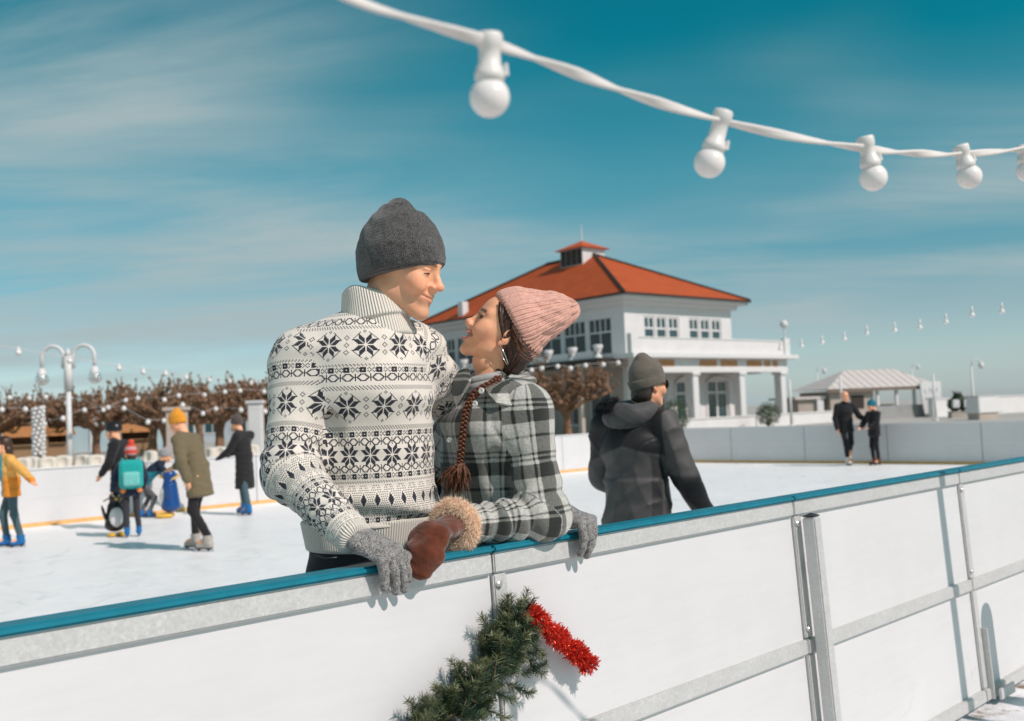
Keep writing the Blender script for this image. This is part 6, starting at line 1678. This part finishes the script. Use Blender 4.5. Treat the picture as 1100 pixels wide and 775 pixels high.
    if hat == 'helmet':
        K = Field((-.14, -.17, -.08), (.14, .16, .24), hh); K.add(ell((0, -.015, .055), (.098, .125, .108)), .02); bn = _n((0, .12, -1)); K.cut(bn, -.012, .012)
        for x in (-.05, 0, .05): K.sub(cap((x, .09, .14), (x, -.10, .15), .009), .01)
        b_ = local(K, 'helmet', hatmat); m = MB(); m.tube([np.array(q) @ HM.T * hs + hc for q in ((.08, .02, .03), (.07, .03, -.05), (.0, .05, -.115), (-.07, .03, -.05), (-.08, .02, .03))], .006, 5); world_obj('chin_strap', np.array(m.v), m.f, M_PLASTIC_DK, b_, base)
    return p, W_, HM, hc, hs, rt, f, S, base

def ice_at(px, py): return on_z(px, py, ICE_Z)
def dirw(a): return (math.sin(R_(a)), math.cos(R_(a)))       # 0 = away from the camera, 90 = to the right
BLACKF = fabric('black_cloth', (.014, .014, .016)); GREYK = knit_mat('grey_knit', (.20, .20, .20), (.44, .43, .42), 200, rib=.012)
DENIM = fabric('grey_teal_denim', (.06, .105, .12)); DKGREY = fabric('dark_grey_cloth', (.035, .035, .042)); BROWNK = knit_mat('brown_grey_knit', (.05, .038, .034), (.13, .105, .095), 200, rib=.012)

def people():
    # woman in the olive coat and orange hat
    OL = fabric('olive_parka', (.155, .122, .070)); OH = knit_mat('orange_knit', (.58, .21, .015), (.85, .37, .035), 150, rib=.014)
    skater('woman skating to the left in long olive parka and orange woolly hat', ice_at(213, 591), 1.60, dirw(-74), OL, fabric('black_leggings', (.018, .016, .017)), leather('skate_boot_grey', (.40, .36, .32)), hat='beanie', hatmat=OH, hair=None, gloves=None, hem=.385, fat=1.3, flare=1.05, headk=1.08, headdir=(.12, .9, -.42),
           pose=dict(pel=(0, -.03, .53), wai=(0, .0, .61), che=(0, .045, .715), sho=(0, .075, .785), nek=(0, .105, .83), hed=(0, .145, .905), sR=(.1, .08, .79), sL=(-.1, .08, .79), eR=(.13, .12, .65), wR=(.10, .235, .595), eL=(-.15, .02, .64), wL=(-.12, .0, .51),
                     hR=(.05, -.03, .52), hL=(-.05, -.03, .52), kR=(.05, .05, .31), kL=(-.06, -.0, .29), aR=(.04, .045, .075), aL=(-.07, -.125, .085), fR=(.0, 1, 0)))
    # woman in the black coat behind her
    skater('woman in knee length black coat and grey beanie skating with arms out', ice_at(264, 553), 1.55, dirw(-66), fabric('black_wool', (.02, .019, .02)), DENIM, M_SK_BLUE, hat='beanie', hatmat=BROWNK, gloves=BLACKF, hem=.27, fat=1.2, flare=1.08, headk=1.05, headdir=(0, .95, -.2),
           pose=dict(che=(0, .03, .725), sho=(0, .045, .795), nek=(0, .06, .845), hed=(0, .085, .92), eR=(.12, .10, .665), wR=(.10, .24, .615), eL=(-.12, .08, .66), wL=(-.09, .21, .60), kR=(.06, .08, .29), aR=(.07, .075, .075), kL=(-.06, -.04, .29), aL=(-.08, -.10, .075)))
    # child with the teal backpack
    NV = fabric('navy_jacket', (.018, .028, .055)); kid, W_, HM, hc, hs, rt, f, S, base = skater('child seen from behind with turquoise backpack and red and pink hat', ice_at(142, 577), 1.17, dirw(-22), NV, DKGREY, M_SK_BLUE, hat='beanie', hatmat=None, hem=.47, fat=1.5, headk=1.25, headdir=(-.3, .9, -.1),
           pose=dict(eL=(-.17, .03, .66), wL=(-.19, .10, .53), eR=(.15, .05, .64), wR=(.13, .14, .54), aL=(-.05, -.03, .075), aR=(.075, .02, .075)), hair=M_HAIR_BROWN)
    STR, nt, b = new_mat('striped_red_hat'); u, v = uv_exprs(nt); t = (v / .055).fl().mod(2.0); lk(nt, mixc(nt, t, (.62, .06, .04), (.55, .30, .30)), b.inputs['Base Color']); b.inputs['Roughness'].default_value = .95; bump(nt, b, tnoise(nt, 150, 3), .5, .01)
    for ch in kid.children:
        if ch.name.startswith('beanie'):
            ch.data.materials.clear(); ch.data.materials.append(STR)
            for c2 in ch.children: c2.data.materials.clear(); c2.data.materials.append(STR)
            m = MB(); blob(m, np.array((0, -.055, .185)) @ HM.T * hs + hc, .05 * hs, random.Random(1), 10); world_obj('bobble', np.array(m.v), m.f, simple('red_wool', (.65, .07, .04), .95, .2, 60, .4), ch, base)
    TQ = fabric('turquoise_nylon', (.015, .33, .31)); TQL = fabric('light_turquoise_nylon', (.16, .48, .45)); bp = W_['che'] - f * .17 * S - UP * .03
    r = empty('backpack', bp, 'turquoise backpack on the back of the child with red hat', 'backpack')
    M3 = np.stack([rt, f, UP], 1)
    B = Field(bp - .25, bp + .25, .01); B.add(rbox(bp, np.array([.15, .075, .19]), M3, .06)); V, Q = B.mesh(); world_obj('bag', V, Q, TQ, r, bp)
    B = Field(bp - .25, bp + .25, .01); B.add(rbox(bp - f * .075 - UP * .06, np.array([.105, .04, .095]), M3, .035)); V, Q = B.mesh(); world_obj('front_pocket', V, Q, TQL, r, bp)
    for s in (-1, 1):
        m = MB(); m.tube([rt * s * .09 + f * .05 + UP * .17, rt * s * .10 + f * .16 + UP * .20, rt * s * .10 + f * .25 + UP * .05, rt * s * .11 + f * .14 - UP * .13], .016, 6); m.build('strap', TQ, r)
        m = MB(); blob(m, rt * s * .10 - UP * .21, .035, random.Random(2), 9); m.build('tag', simple('orange_tag%d' % s, (.75, .22, .06), .6, .1, 30, .05), r)
    # taller child or teenager in black with helmet just behind
    skater('skater in black jacket and black helmet behind the child with backpack', ice_at(131, 568), 1.50, dirw(-80), BLACKF, BLACKF, M_SK_BLUE, hat='helmet', hatmat=simple('black_helmet', (.012, .012, .014), .3, .1, 20, .03), hem=.46, fat=1.4, headk=1.1, headdir=(-.25, .9, -.1), gloves=None,
           pose=dict(che=(0, .03, .725), sho=(0, .05, .79), nek=(0, .06, .845), hed=(0, .07, .92), eR=(.15, .03, .65), wR=(.10, .14, .58), eL=(-.16, .02, .64), wL=(-.14, .11, .53)))
    # small child in teal with the grey hat
    TE = fabric('petrol_ski_jacket', (.008, .13, .17)); 
    skater('small child in petrol blue ski jacket and grey knitted hat', ice_at(163, 556), 1.10, dirw(62), col_fabric('petrol_panels'), fabric('grey_ski_trousers', (.10, .10, .105)), M_SK_BLUE, hat='beanie', hatmat=GREYK, hem=.45, fat=1.6, headk=1.3, headdir=(.1, .9, -.35), gloves=None,
           paint=lambda V, W_, rt, f, S: np.where((V[:, 2] > W_['che'][2] - .02)[:, None], np.array([.012, .022, .045]), np.array([.008, .16, .21])),
           pose=dict(pel=(0, -.12, .50), wai=(0, -.06, .57), che=(0, .05, .68), sho=(0, .11, .75), nek=(0, .16, .79), hed=(0, .215, .87), sR=(.11, .11, .755), sL=(-.11, .11, .755), eR=(.15, .19, .62), wR=(.10, .32, .60), eL=(-.15, .19, .62), wL=(-.10, .32, .58), hR=(.06, -.12, .49), hL=(-.06, -.12, .49), kR=(.07, .04, .29), kL=(-.07, -.02, .28), aR=(.07, -.03, .075), aL=(-.07, -.12, .075)))
    # girl in orange at the left edge
    OJ = col_fabric('orange_jacket')
    skater('girl in yellow orange jacket with brown hair at the left edge', ice_at(13, 588), 1.36, dirw(-118), OJ, DENIM, M_SK_BLUE, hair=M_HAIR_BROWN, hem=.47, fat=1.2, headk=1.2, headdir=(.2, .9, -.12), hair_len=.05,
           paint=lambda V, W_, rt, f, S: np.where((((V - W_['che']) @ f) > .07)[:, None] & (np.abs((V - W_['che']) @ rt) < .12)[:, None], np.array([.06, .36, .38]), np.where((V[:, 2] < W_['wai'][2] + .03)[:, None], np.array([.72, .25, .03]), np.array([.78, .40, .10]))),
           pose=dict(che=(0, .02, .725), sho=(0, .03, .795), nek=(0, .04, .845), hed=(0, .06, .925), eR=(.16, .06, .66), wR=(.14, .17, .60), eL=(-.23, -.09, .70), wL=(-.39, -.16, .61), kL=(-.05, -.02, .3), aL=(-.06, -.07, .075), kR=(.05, .07, .3), aR=(.05, .04, .075)))
    # man and child at the far right
    skater('man in black jacket skating towards the camera before the far right boards', ice_at(911, 500), 1.62, dirw(176), BLACKF, fabric('black_trousers', (.016, .017, .019)), M_SK_WHITE, hem=.45, fat=1.2, headk=1.05, gloves=None, hair=M_HAIR_AUBURN if False else None,
           pose=dict(eL=(-.17, .05, .66), wL=(-.22, .16, .59), aR=(.02, .04, .075), kR=(.035, .05, .3), aL=(-.05, -.09, .09)))
    TH = knit_mat('teal_knit', (.004, .10, .15), (.012, .20, .27), 150, rib=.014)
    skater('child in black ski suit and teal hat beside the man in black', ice_at(941, 500), 1.38, dirw(-110), BLACKF, BLACKF, leather('skate_boot_brown', (.10, .04, .02)), hat='beanie', hatmat=TH, hem=.46, fat=1.6, headk=1.12, headdir=(.1, .95, -.2), gloves=None,
           pose=dict(eR=(.15, .08, .65), wR=(.10, .17, .60), eL=(-.15, .07, .64), wL=(-.11, .16, .60)))

# ------------------------------------------------------------------ skating aids shaped like birds
def aid(px, py, hgt, yaw, back, belly, feet, label):
    c = ice_at(px, py); r = empty('skating_aid', c, label, 'skating aid', rz=R_(yaw)); s = hgt / .9
    B = Field(np.array((-.3, -.3, 0)) * s, np.array((.3, .3, 1.0)) * s, .012 * s)
    B.add(ecap(np.array((0, 0, .22)) * s, np.array((0, .01, .58)) * s, (.20 * s, .17 * s), (.145 * s, .13 * s), (1, 0, 0)), .05 * s); B.add(ell(np.array((0, .02, .76)) * s, np.array((.115, .12, .12)) * s), .05 * s)
    V, Q = B.mesh(); link('body', raw_mesh('body', V, Q, back), r)
    B = Field(np.array((-.3, -.1, 0)) * s, np.array((.3, .35, 1.0)) * s, .010 * s); B.add(ell(np.array((0, .075, .36)) * s, np.array((.135, .125, .25)) * s), .02); V, Q = B.mesh(); link('belly', raw_mesh('belly', V, Q, belly), r)
    for q in (-1, 1):
        m = MB(); M = np.array(Matrix.Rotation(q * .25, 3, 'Y')); B = Field(np.array((-.4, -.2, .2)) * s, np.array((.4, .2, .7)) * s, .012 * s); B.add(ell(np.array((q * .205, 0, .46)) * s, np.array((.03, .07, .18)) * s, M)); V, Q = B.mesh(); link('flipper', raw_mesh('flipper', V, Q, back), r)
        B = Field(np.array((-.3, -.2, 0)) * s, np.array((.3, .4, .2)) * s, .012 * s); B.add(ell(np.array((q * .09, .10, .045)) * s, np.array((.085, .16, .042)) * s)); V, Q = B.mesh(); link('foot', raw_mesh('foot', V, Q, feet), r)
        m = MB(); m.lathe([(.004, 0), (.018 * s, .004), (.018 * s, .008), (.004, .012)], 8, np.array(Matrix.Rotation(R_(-90), 3, 'X')), np.array((q * .045, .125, .80)) * s); m.build('eye', M_WHITE, r)
    m = MB(); m.lathe([(.035 * s, 0), (.028 * s, .04 * s), (.004, .09 * s)], 8, np.array(Matrix.Rotation(R_(-90), 3, 'X')), np.array((0, .125, .745)) * s); m.build('beak', feet, r)
    m = MB(); m.tube([np.array((-.2, -.06, .70)) * s, np.array((-.1, -.14, .74)) * s, np.array((.1, -.14, .74)) * s, np.array((.2, -.06, .70)) * s], .016 * s, 6); m.build('handle', feet, r)

people()
YF = simple('yellow_plastic', (.75, .45, .06), .4, .1, 20, .05); BKP = simple('black_moulded_plastic', (.014, .013, .013), .25, .1, 20, .03); BLP = simple('blue_moulded_plastic', (.008, .06, .22), .3, .1, 20, .03); WHP = simple('white_moulded_plastic', (.70, .69, .67), .35, .05, 20, .03)
aid(124, 576, .60, 215, BKP, WHP, YF, 'black and white bird shaped skating aid with yellow feet beside the child with backpack')
aid(184, 556, .78, 100, BLP, WHP, YF, 'blue and white bird shaped skating aid held by the small child in petrol blue')

# ------------------------------------------------------------------ man in the dark jacket, seen from behind
def dark_man():
    foot = ice_at(693, 706); foot = at(680, 440, 5.35); foot[2] = ICE_Z
    JK = col_fabric('two_tone_shell', .55, .25)
    def paint(V, W_, rt, f, S):
        z = V[:, 2]; x = (V - W_['che']) @ rt; sst = lambda v, lo, hi: np.clip((v - lo) / (hi - lo), 0, 1) ** 2 * (3 - 2 * np.clip((v - lo) / (hi - lo), 0, 1))
        g, k = np.array([.078, .073, .070]), np.array([.017, .016, .017]); zy = W_['sho'][2] - .10 - .06 * np.abs(x) / .2
        w = sst(z, zy - .006, zy + .006) * (1 - sst(x, .19, .20)); w = np.maximum(w, sst(x, .175, .19) * (1 - sst(z, W_['eR'][2] + .0, W_['eR'][2] + .03)))
        w = np.maximum(w, .75 * sst(x, .125, .135) * (1 - sst(x, .165, .175)) * (1 - sst(z, zy - .02, zy)))
        return g * (1 - w[:, None]) + k * w[:, None]
    def crease(x, y, z, W_, rt, f):
        q = (x - W_['che'][0]) * rt[0] + (y - W_['che'][1]) * rt[1]; zz = z - W_['che'][2]
        r1 = np.abs(np.sin(26 * (zz * .8 - q * .9) + 2.2 * sn(x, y, z, 7, 1.0))); r2 = np.abs(np.sin(21 * (zz * .55 + q * 1.2) + 2.5 * sn(x, y, z, 6, 4.0)))
        m = np.clip(.5 + .8 * sn(x, y, z, 9, 2.0), 0, 1)
        return .017 * (r1 ** .6 * m + r2 ** .6 * (1 - m)) - .011
    p, W_, HM, hc, hs, rt, f, S, base = skater('man seen from behind in dark grey hooded jacket, olive beanie and sunglasses', foot, 1.645, dirw(32), JK, fabric('charcoal_trousers', (.02, .02, .022)), M_SK_BLACK, hat='beanie', hatmat=knit_mat('olive_fine_knit', (.085, .072, .056), (.19, .166, .135), 500, rib=.005, bmp=.25), hair=M_HAIR_DARK, gloves=BLACKF,
        hem=.43, fat=1.8, flare=1.12, headk=1.02, headdir=(.42, .88, -.05), h=.0075, paint=paint, wrk=.002, collar=False, wfun=crease,
        pose=dict(hed=(.045, .03, .925), eR=(.160, .03, .625), wR=(.185, .10, .515), eL=(-.15, .06, .625), wL=(-.09, .17, .56), nek=(0, .0, .85)))
    # hood rolled on the shoulders with a dark fur lining
    hm = fabric('grey_hood_shell', (.07, .068, .067), .6); c0 = W_['nek'] - UP * .012 * S
    B = Field(c0 - .3, c0 + .3, .007)
    th = np.linspace(0, 2 * np.pi, 22)
    ring = [c0 + rt * .106 * math.cos(q) * S + f * (.085 * math.sin(q) - .035) * S + UP * (.020 * math.sin(q) - .0) * S for q in th]
    for i in range(len(ring) - 1): 
        k = .038 + .018 * max(0, -math.sin(th[i])); B.add(cap(ring[i], ring[i + 1], k * S, k * S), .03)
    B.add(ell(c0 - f * .125 * S - UP * .035 * S, np.array((.115, .052, .055)) * S, np.stack([rt, f, UP], 1)), .04)
    B.disp(lambda x, y, z: .006 * sn(x, y, z, 28, 2) + .003 * sn(x, y, z, 70, 1)); V, Q = B.mesh(); hd = world_obj('hood', V, Q, hm, p, base)
    rg = np.random.default_rng(7); n = 2400; a = rg.uniform(np.pi * 1.0, 1.45 * np.pi, n); ph = rg.uniform(-.2, 1.7, n)
    rp = rt * (.125 * np.cos(a))[:, None] * S + f * (.10 * np.sin(a) - .045)[:, None] * S
    nr = np.cos(ph)[:, None] * (rt * np.cos(a)[:, None] + f * np.sin(a)[:, None]) + np.sin(ph)[:, None] * UP
    fur('fur_lining', c0 + rp + nr * .05 * S + UP * .012, nr, .028, simple('dark_fur', (.020, .022, .026), .8, .3, 40, 0), hd, base, w=.0022, seed=8, curl=.5)
    # sunglasses
    gl = MB()
    for s in (-1, 1):
        gl.lathe([(.003, 0), (.026, .002), (.027, .005), (.003, .007)], 16, HM @ np.array(Matrix.Rotation(R_(-90), 3, 'X')), np.array((s * .033, .094, .010)) @ HM.T * hs + hc)
        gl.tube([np.array(q) @ HM.T * hs + hc for q in ((s * .058, .092, .014), (s * .076, .05, .015), (s * .079, -.01, .010))], .0045, 6)
    gl.tube([np.array(q) @ HM.T * hs + hc for q in ((-.012, .102, .014), (0, .105, .016), (.012, .102, .014))], .003, 6)
    world_obj('sunglasses', np.array(gl.v), gl.f, M_GLASS_DK, p, base)
dark_man()
# ------------------------------------------------------------------ near string of opal bulbs
def near_string():
    B = [(526, 48, 526, 105, 1.12), (775, 128, 762, 175, 1.46), (930, 155, 938, 191, 1.66), (1033, 163, 1041, 190, 1.86), (1100, 162, 1104, 184, 2.06)]
    ctl = [(130, -150, .80), (255, -72, .88), (372, -4, .97), (440, 20, 1.03)] + [(b[0], b[1] - 2, b[4]) for b in B[:1]] + [(600, 72, 1.21), (690, 105, 1.34), (775, 130, 1.46), (850, 147, 1.56), (930, 160, 1.66), (985, 165, 1.76), (1033, 166, 1.86), (1070, 163, 1.95), (1100, 160, 2.06), (1128, 156, 2.16)]
    KD = .9; ctl = [(a, b, c * KD) for a, b, c in ctl]; B = [b[:4] + (b[4] * KD,) for b in B]; P = [np.array([-2.6, -.35, 3.1]), np.array([-1.5, .12, 2.55])] + [at(*c) for c in ctl] + [np.array([1.62, 1.90, 2.0]), np.array([2.5, 1.78, 2.4]), np.array([4.0, 1.6, 3.3])]; base = P[6].copy()
    r = empty('string_light', base, 'string of large white bulbs on a twisted white cable across the top', 'string light', 'strings of bulbs')
    def cr(t):
        n = len(P) - 1; x = min(max(t * n, 0), n - 1e-6); i = int(x); f = x - i; p0, p1, p2, p3 = P[max(i - 1, 0)], P[i], P[i + 1], P[min(i + 2, n)]
        return .5 * (2 * p1 + (p2 - p0) * f + (2 * p0 - 5 * p1 + 4 * p2 - p3) * f * f + (3 * p1 - p0 - 3 * p2 + p3) * f ** 3)
    N = 620; C = np.array([cr(k / (N - 1)) for k in range(N)]); arc = np.concatenate([[0], np.cumsum(np.linalg.norm(np.diff(C, axis=0), axis=1))])
    V, F = [], []; K = 14
    for k in range(N):
        t = _n(C[min(k + 1, N - 1)] - C[max(k - 1, 0)]); a = _n(np.cross(t, UP)); b = np.cross(a, t); tw = arc[k] / .38 * 2 * math.pi + .5 * math.sin(arc[k] * 9)
        a2 = a * math.cos(tw) + b * math.sin(tw); b2 = -a * math.sin(tw) + b * math.cos(tw)
        for q in range(K):
            th = 2 * math.pi * q / K; w = 1 - .16 * math.cos(2 * th) ** 8 * 0
            x = .0066 * math.cos(th); y = .0037 * math.sin(th) * (1 - .35 * math.exp(-(math.cos(th) / .28) ** 2))     # two conductors side by side
            V.append(C[k] + a2 * x + b2 * y - base)
    for k in range(N - 1):
        for q in range(K): F.append((k * K + q, k * K + (q + 1) % K, (k + 1) * K + (q + 1) % K, (k + 1) * K + q))
    link('cable', raw_mesh('cable', np.array(V), F, simple('white_cable', (.70, .655, .62), .5, .05, 20, .05)), r)
    hm = simple('holder_plastic', (.72, .69, .66), .4, .04, 20, .03)
    ends = [(at(x0, y0, d), at(x1, y1, d + .004)) for (x0, y0, x1, y1, d) in B] + [(np.array([x, y, z]), np.array([x, y, z - .05])) for x, y, z in ((1.60, 1.902, 1.988), (2.05, 1.845, 2.165), (2.5, 1.78, 2.395))]
    for top, bl in ends:
        ax = _n(top - bl); M = frame(ax, (0, 1, .01)); M = np.stack([M[:, 0], np.cross(ax, M[:, 0]), ax], 1); L = np.linalg.norm(top - bl)
        m = MB(); m.lathe([(q_ * KD, (z_ * KD if z_ < .04 else L + (z_ - .06) * KD)) for q_, z_ in [(.0125, .017), (.0168, .019), (.0172, .0275), (.0155, .029), (.0150, .034), (.0130, .036), (.0118, .054), (.0142, .057), (.0148, .069), (.0130, .0725), (.004, .0735)]], 28, M, bl - base)
        h = m.build('lamp_holder', hm, r, smooth=True)
        m = MB(); R = .0226 * KD; m.lathe([(R * math.sin(q) + .0002, -R * math.cos(q)) for q in np.linspace(.02, math.pi - .62, 18)] + [(.0125 * KD, .0195 * KD)], 32, M, bl - base); m.build('bulb', M_BULB, h, smooth=True)
        m = MB(); m.tube([bl - base + M[:, 0] * -.017 + ax * .022, bl - base + M[:, 0] * -.0165 + ax * .034], [.003, .002], 6); m.build('clip', hm, h)
near_string()

# ------------------------------------------------------------------ fir garland with red tinsel on the barrier
def garland():
    def onf(px, py, out):
        """point `out` metres in front of the leaning sheet"""
        o = np.array([0, 0, CAM_H]); v = at(px, py, 1.0) - o; M = panel_matrix(0.0); nrm = -np.array([M[r][1] for r in range(3)]); p0 = np.array([M[r][3] for r in range(3)])
        t = ((p0 - o) @ nrm + out) / (v @ nrm); return o + v * t
    pts = [(558, 674), (545, 678), (537, 698), (530, 718), (515, 738), (496, 758), (474, 776), (450, 800), (428, 832)]
    C = [onf(x, y, .045) for x, y in pts]; base = onf(545, 700, 0.0)
    r = empty('fir_garland', base, 'green fir garland tied to the barrier below the couple', 'garland')
    def cr(t, P=C):
        n = len(P) - 1; x = min(max(t * n, 0), n - 1e-6); i = int(x); f = x - i; p0, p1, p2, p3 = P[max(i - 1, 0)], P[i], P[i + 1], P[min(i + 2, n)]
        return .5 * (2 * p1 + (p2 - p0) * f + (2 * p0 - 5 * p1 + 4 * p2 - p3) * f * f + (3 * p1 - p0 - 3 * p2 + p3) * f ** 3)
    nrm = FN; rng = np.random.default_rng(12); tw = MB()
    tw.tube([cr(t) - base for t in np.linspace(0, 1, 40)], .006, 6)
    nv, nf, nc = [], [], []; cnt = 0
    def twig(a, d, L, dens):
        nonlocal cnt
        d = _n(d); mid = a + d * L * .5 + rng.normal(0, .004, 3); e = a + d * L + np.array([0, 0, .012]) + rng.normal(0, .006, 3)
        tw.tube([a - base, mid - base, e - base], [.0020, .0015, .0009], 5)
        n = int(L * dens)
        for k in range(n):
            t = (k + rng.random()) / n; p = a * (1 - t) ** 2 + 2 * mid * t * (1 - t) + e * t * t; tg = _n(e - a)
            q = rng.normal(0, 1, 3); q = _n(q - (q @ tg) * tg); dd = _n(tg * rng.uniform(.45, .95) + q); l = rng.uniform(.014, .026) * (1 if t < .85 else .8)
            s = _n(np.cross(dd, rng.normal(0, 1, 3))) * .00085; tip = p + dd * l
            nv.extend([p - s - base, p + s - base, tip + s * .5 - base, tip - s * .5 - base]); nf.append((cnt, cnt + 1, cnt + 2, cnt + 3)); cnt += 4
            g = rng.uniform(.75, 1.3); tipc = np.array([.15, .17, .075]) if t > .78 else np.array([.045, .082, .042]); nc.extend([tipc * g] * 4)
    for k in range(150):
        t = rng.uniform(0.03, 1.0); a = cr(t); tg = _n(cr(min(t + .02, 1)) - cr(max(t - .02, 0)))
        lat = _n(np.cross(nrm, tg)) * (1 if rng.random() < .5 else -1)
        d = -tg * rng.uniform(-.1, 1.0) + lat * rng.uniform(.3, 1.0) + nrm * rng.uniform(-.1, .6) + UP * rng.uniform(0, .5)
        twig(a + nrm * rng.uniform(-.02, .03), d, rng.uniform(.05, .095), 2500)
    for (px, py, dx, dy) in ((544, 678, -.10, .9), (555, 674, .25, .8), (536, 686, -.6, .6), (552, 700, .8, -.2), (566, 705, .5, -.7), (545, 735, .8, -.5), (560, 725, .9, .1), (500, 742, -.5, .6), (486, 758, -.8, .7), (462, 776, -.7, .6)):
        twig(onf(px, py, .05), FU * dx + UP * dy + FN * .15, .085, 2800)
    link('needles', raw_mesh('needles', np.array(nv), nf, needle_mat(), vcol=np.array(nc)), r)['kind'] = 'stuff'
    tw.build('twigs', simple('fir_twig', (.14, .10, .05), .85, .2, 40, .1), r)
    # red tinsel arm
    T = [onf(566, 656, .075), onf(585, 672, .08), onf(604, 689, .07), onf(622, 703, .07), onf(633, 715, .066)]; tb = T[2].copy()
    r2 = empty('tinsel_stick', tb, 'red glittering tinsel stick poking out of the fir garland', 'tinsel')
    m = MB(); m.tube([cr(t, T) - tb for t in np.linspace(0, 1, 14)], .006, 6); m.build('core', simple('tinsel_core', (.25, .01, .01), .5, .1, 30, .05), r2)
    tv, tf = [], []; c2 = 0
    for k in range(4200):
        t = rng.uniform(0, 1); p = cr(t, T); tg = _n(cr(min(t + .05, 1), T) - cr(max(t - .05, 0), T)); q = rng.normal(0, 1, 3); q = _n(q - (q @ tg) * tg * .9)
        rad = (.022 + .006 * rng.random()) * (1 - .18 * math.cos(t * 22)); a = p + q * rad * rng.uniform(.25, .9); e = p + q * rad + rng.normal(0, .004, 3); s = _n(np.cross(q, rng.normal(0, 1, 3))) * rng.uniform(.0008, .0016)
        tv.extend([a - s - tb, a + s - tb, e + s * 1.6 - tb, e - s * .6 - tb]); tf.append((c2, c2 + 1, c2 + 2, c2 + 3)); c2 += 4
    tm, nt, b = new_mat('red_tinsel'); lk(nt, ramp(nt, tnoise(nt, 300, 2, .6), [(.3, (.55, .02, .015)), (.7, (.95, .10, .05))]), b.inputs['Base Color']); b.inputs['Metallic'].default_value = .5; b.inputs['Roughness'].default_value = .28
    link('tinsel', raw_mesh('tinsel', np.array(tv), tf, tm, smooth=False), r2)['kind'] = 'stuff'
def needle_mat():
    m, nt, b = new_mat('fir_needle'); a = nt.nodes.new('ShaderNodeAttribute'); a.attribute_name = 'col'
    lk(nt, mixc(nt, .25, a.outputs[0], ramp(nt, tnoise(nt, 40, 3), [(.3, (.02, .035, .02)), (.7, (.09, .12, .06))])), b.inputs['Base Color']); b.inputs['Roughness'].default_value = .45
    return m
garland()
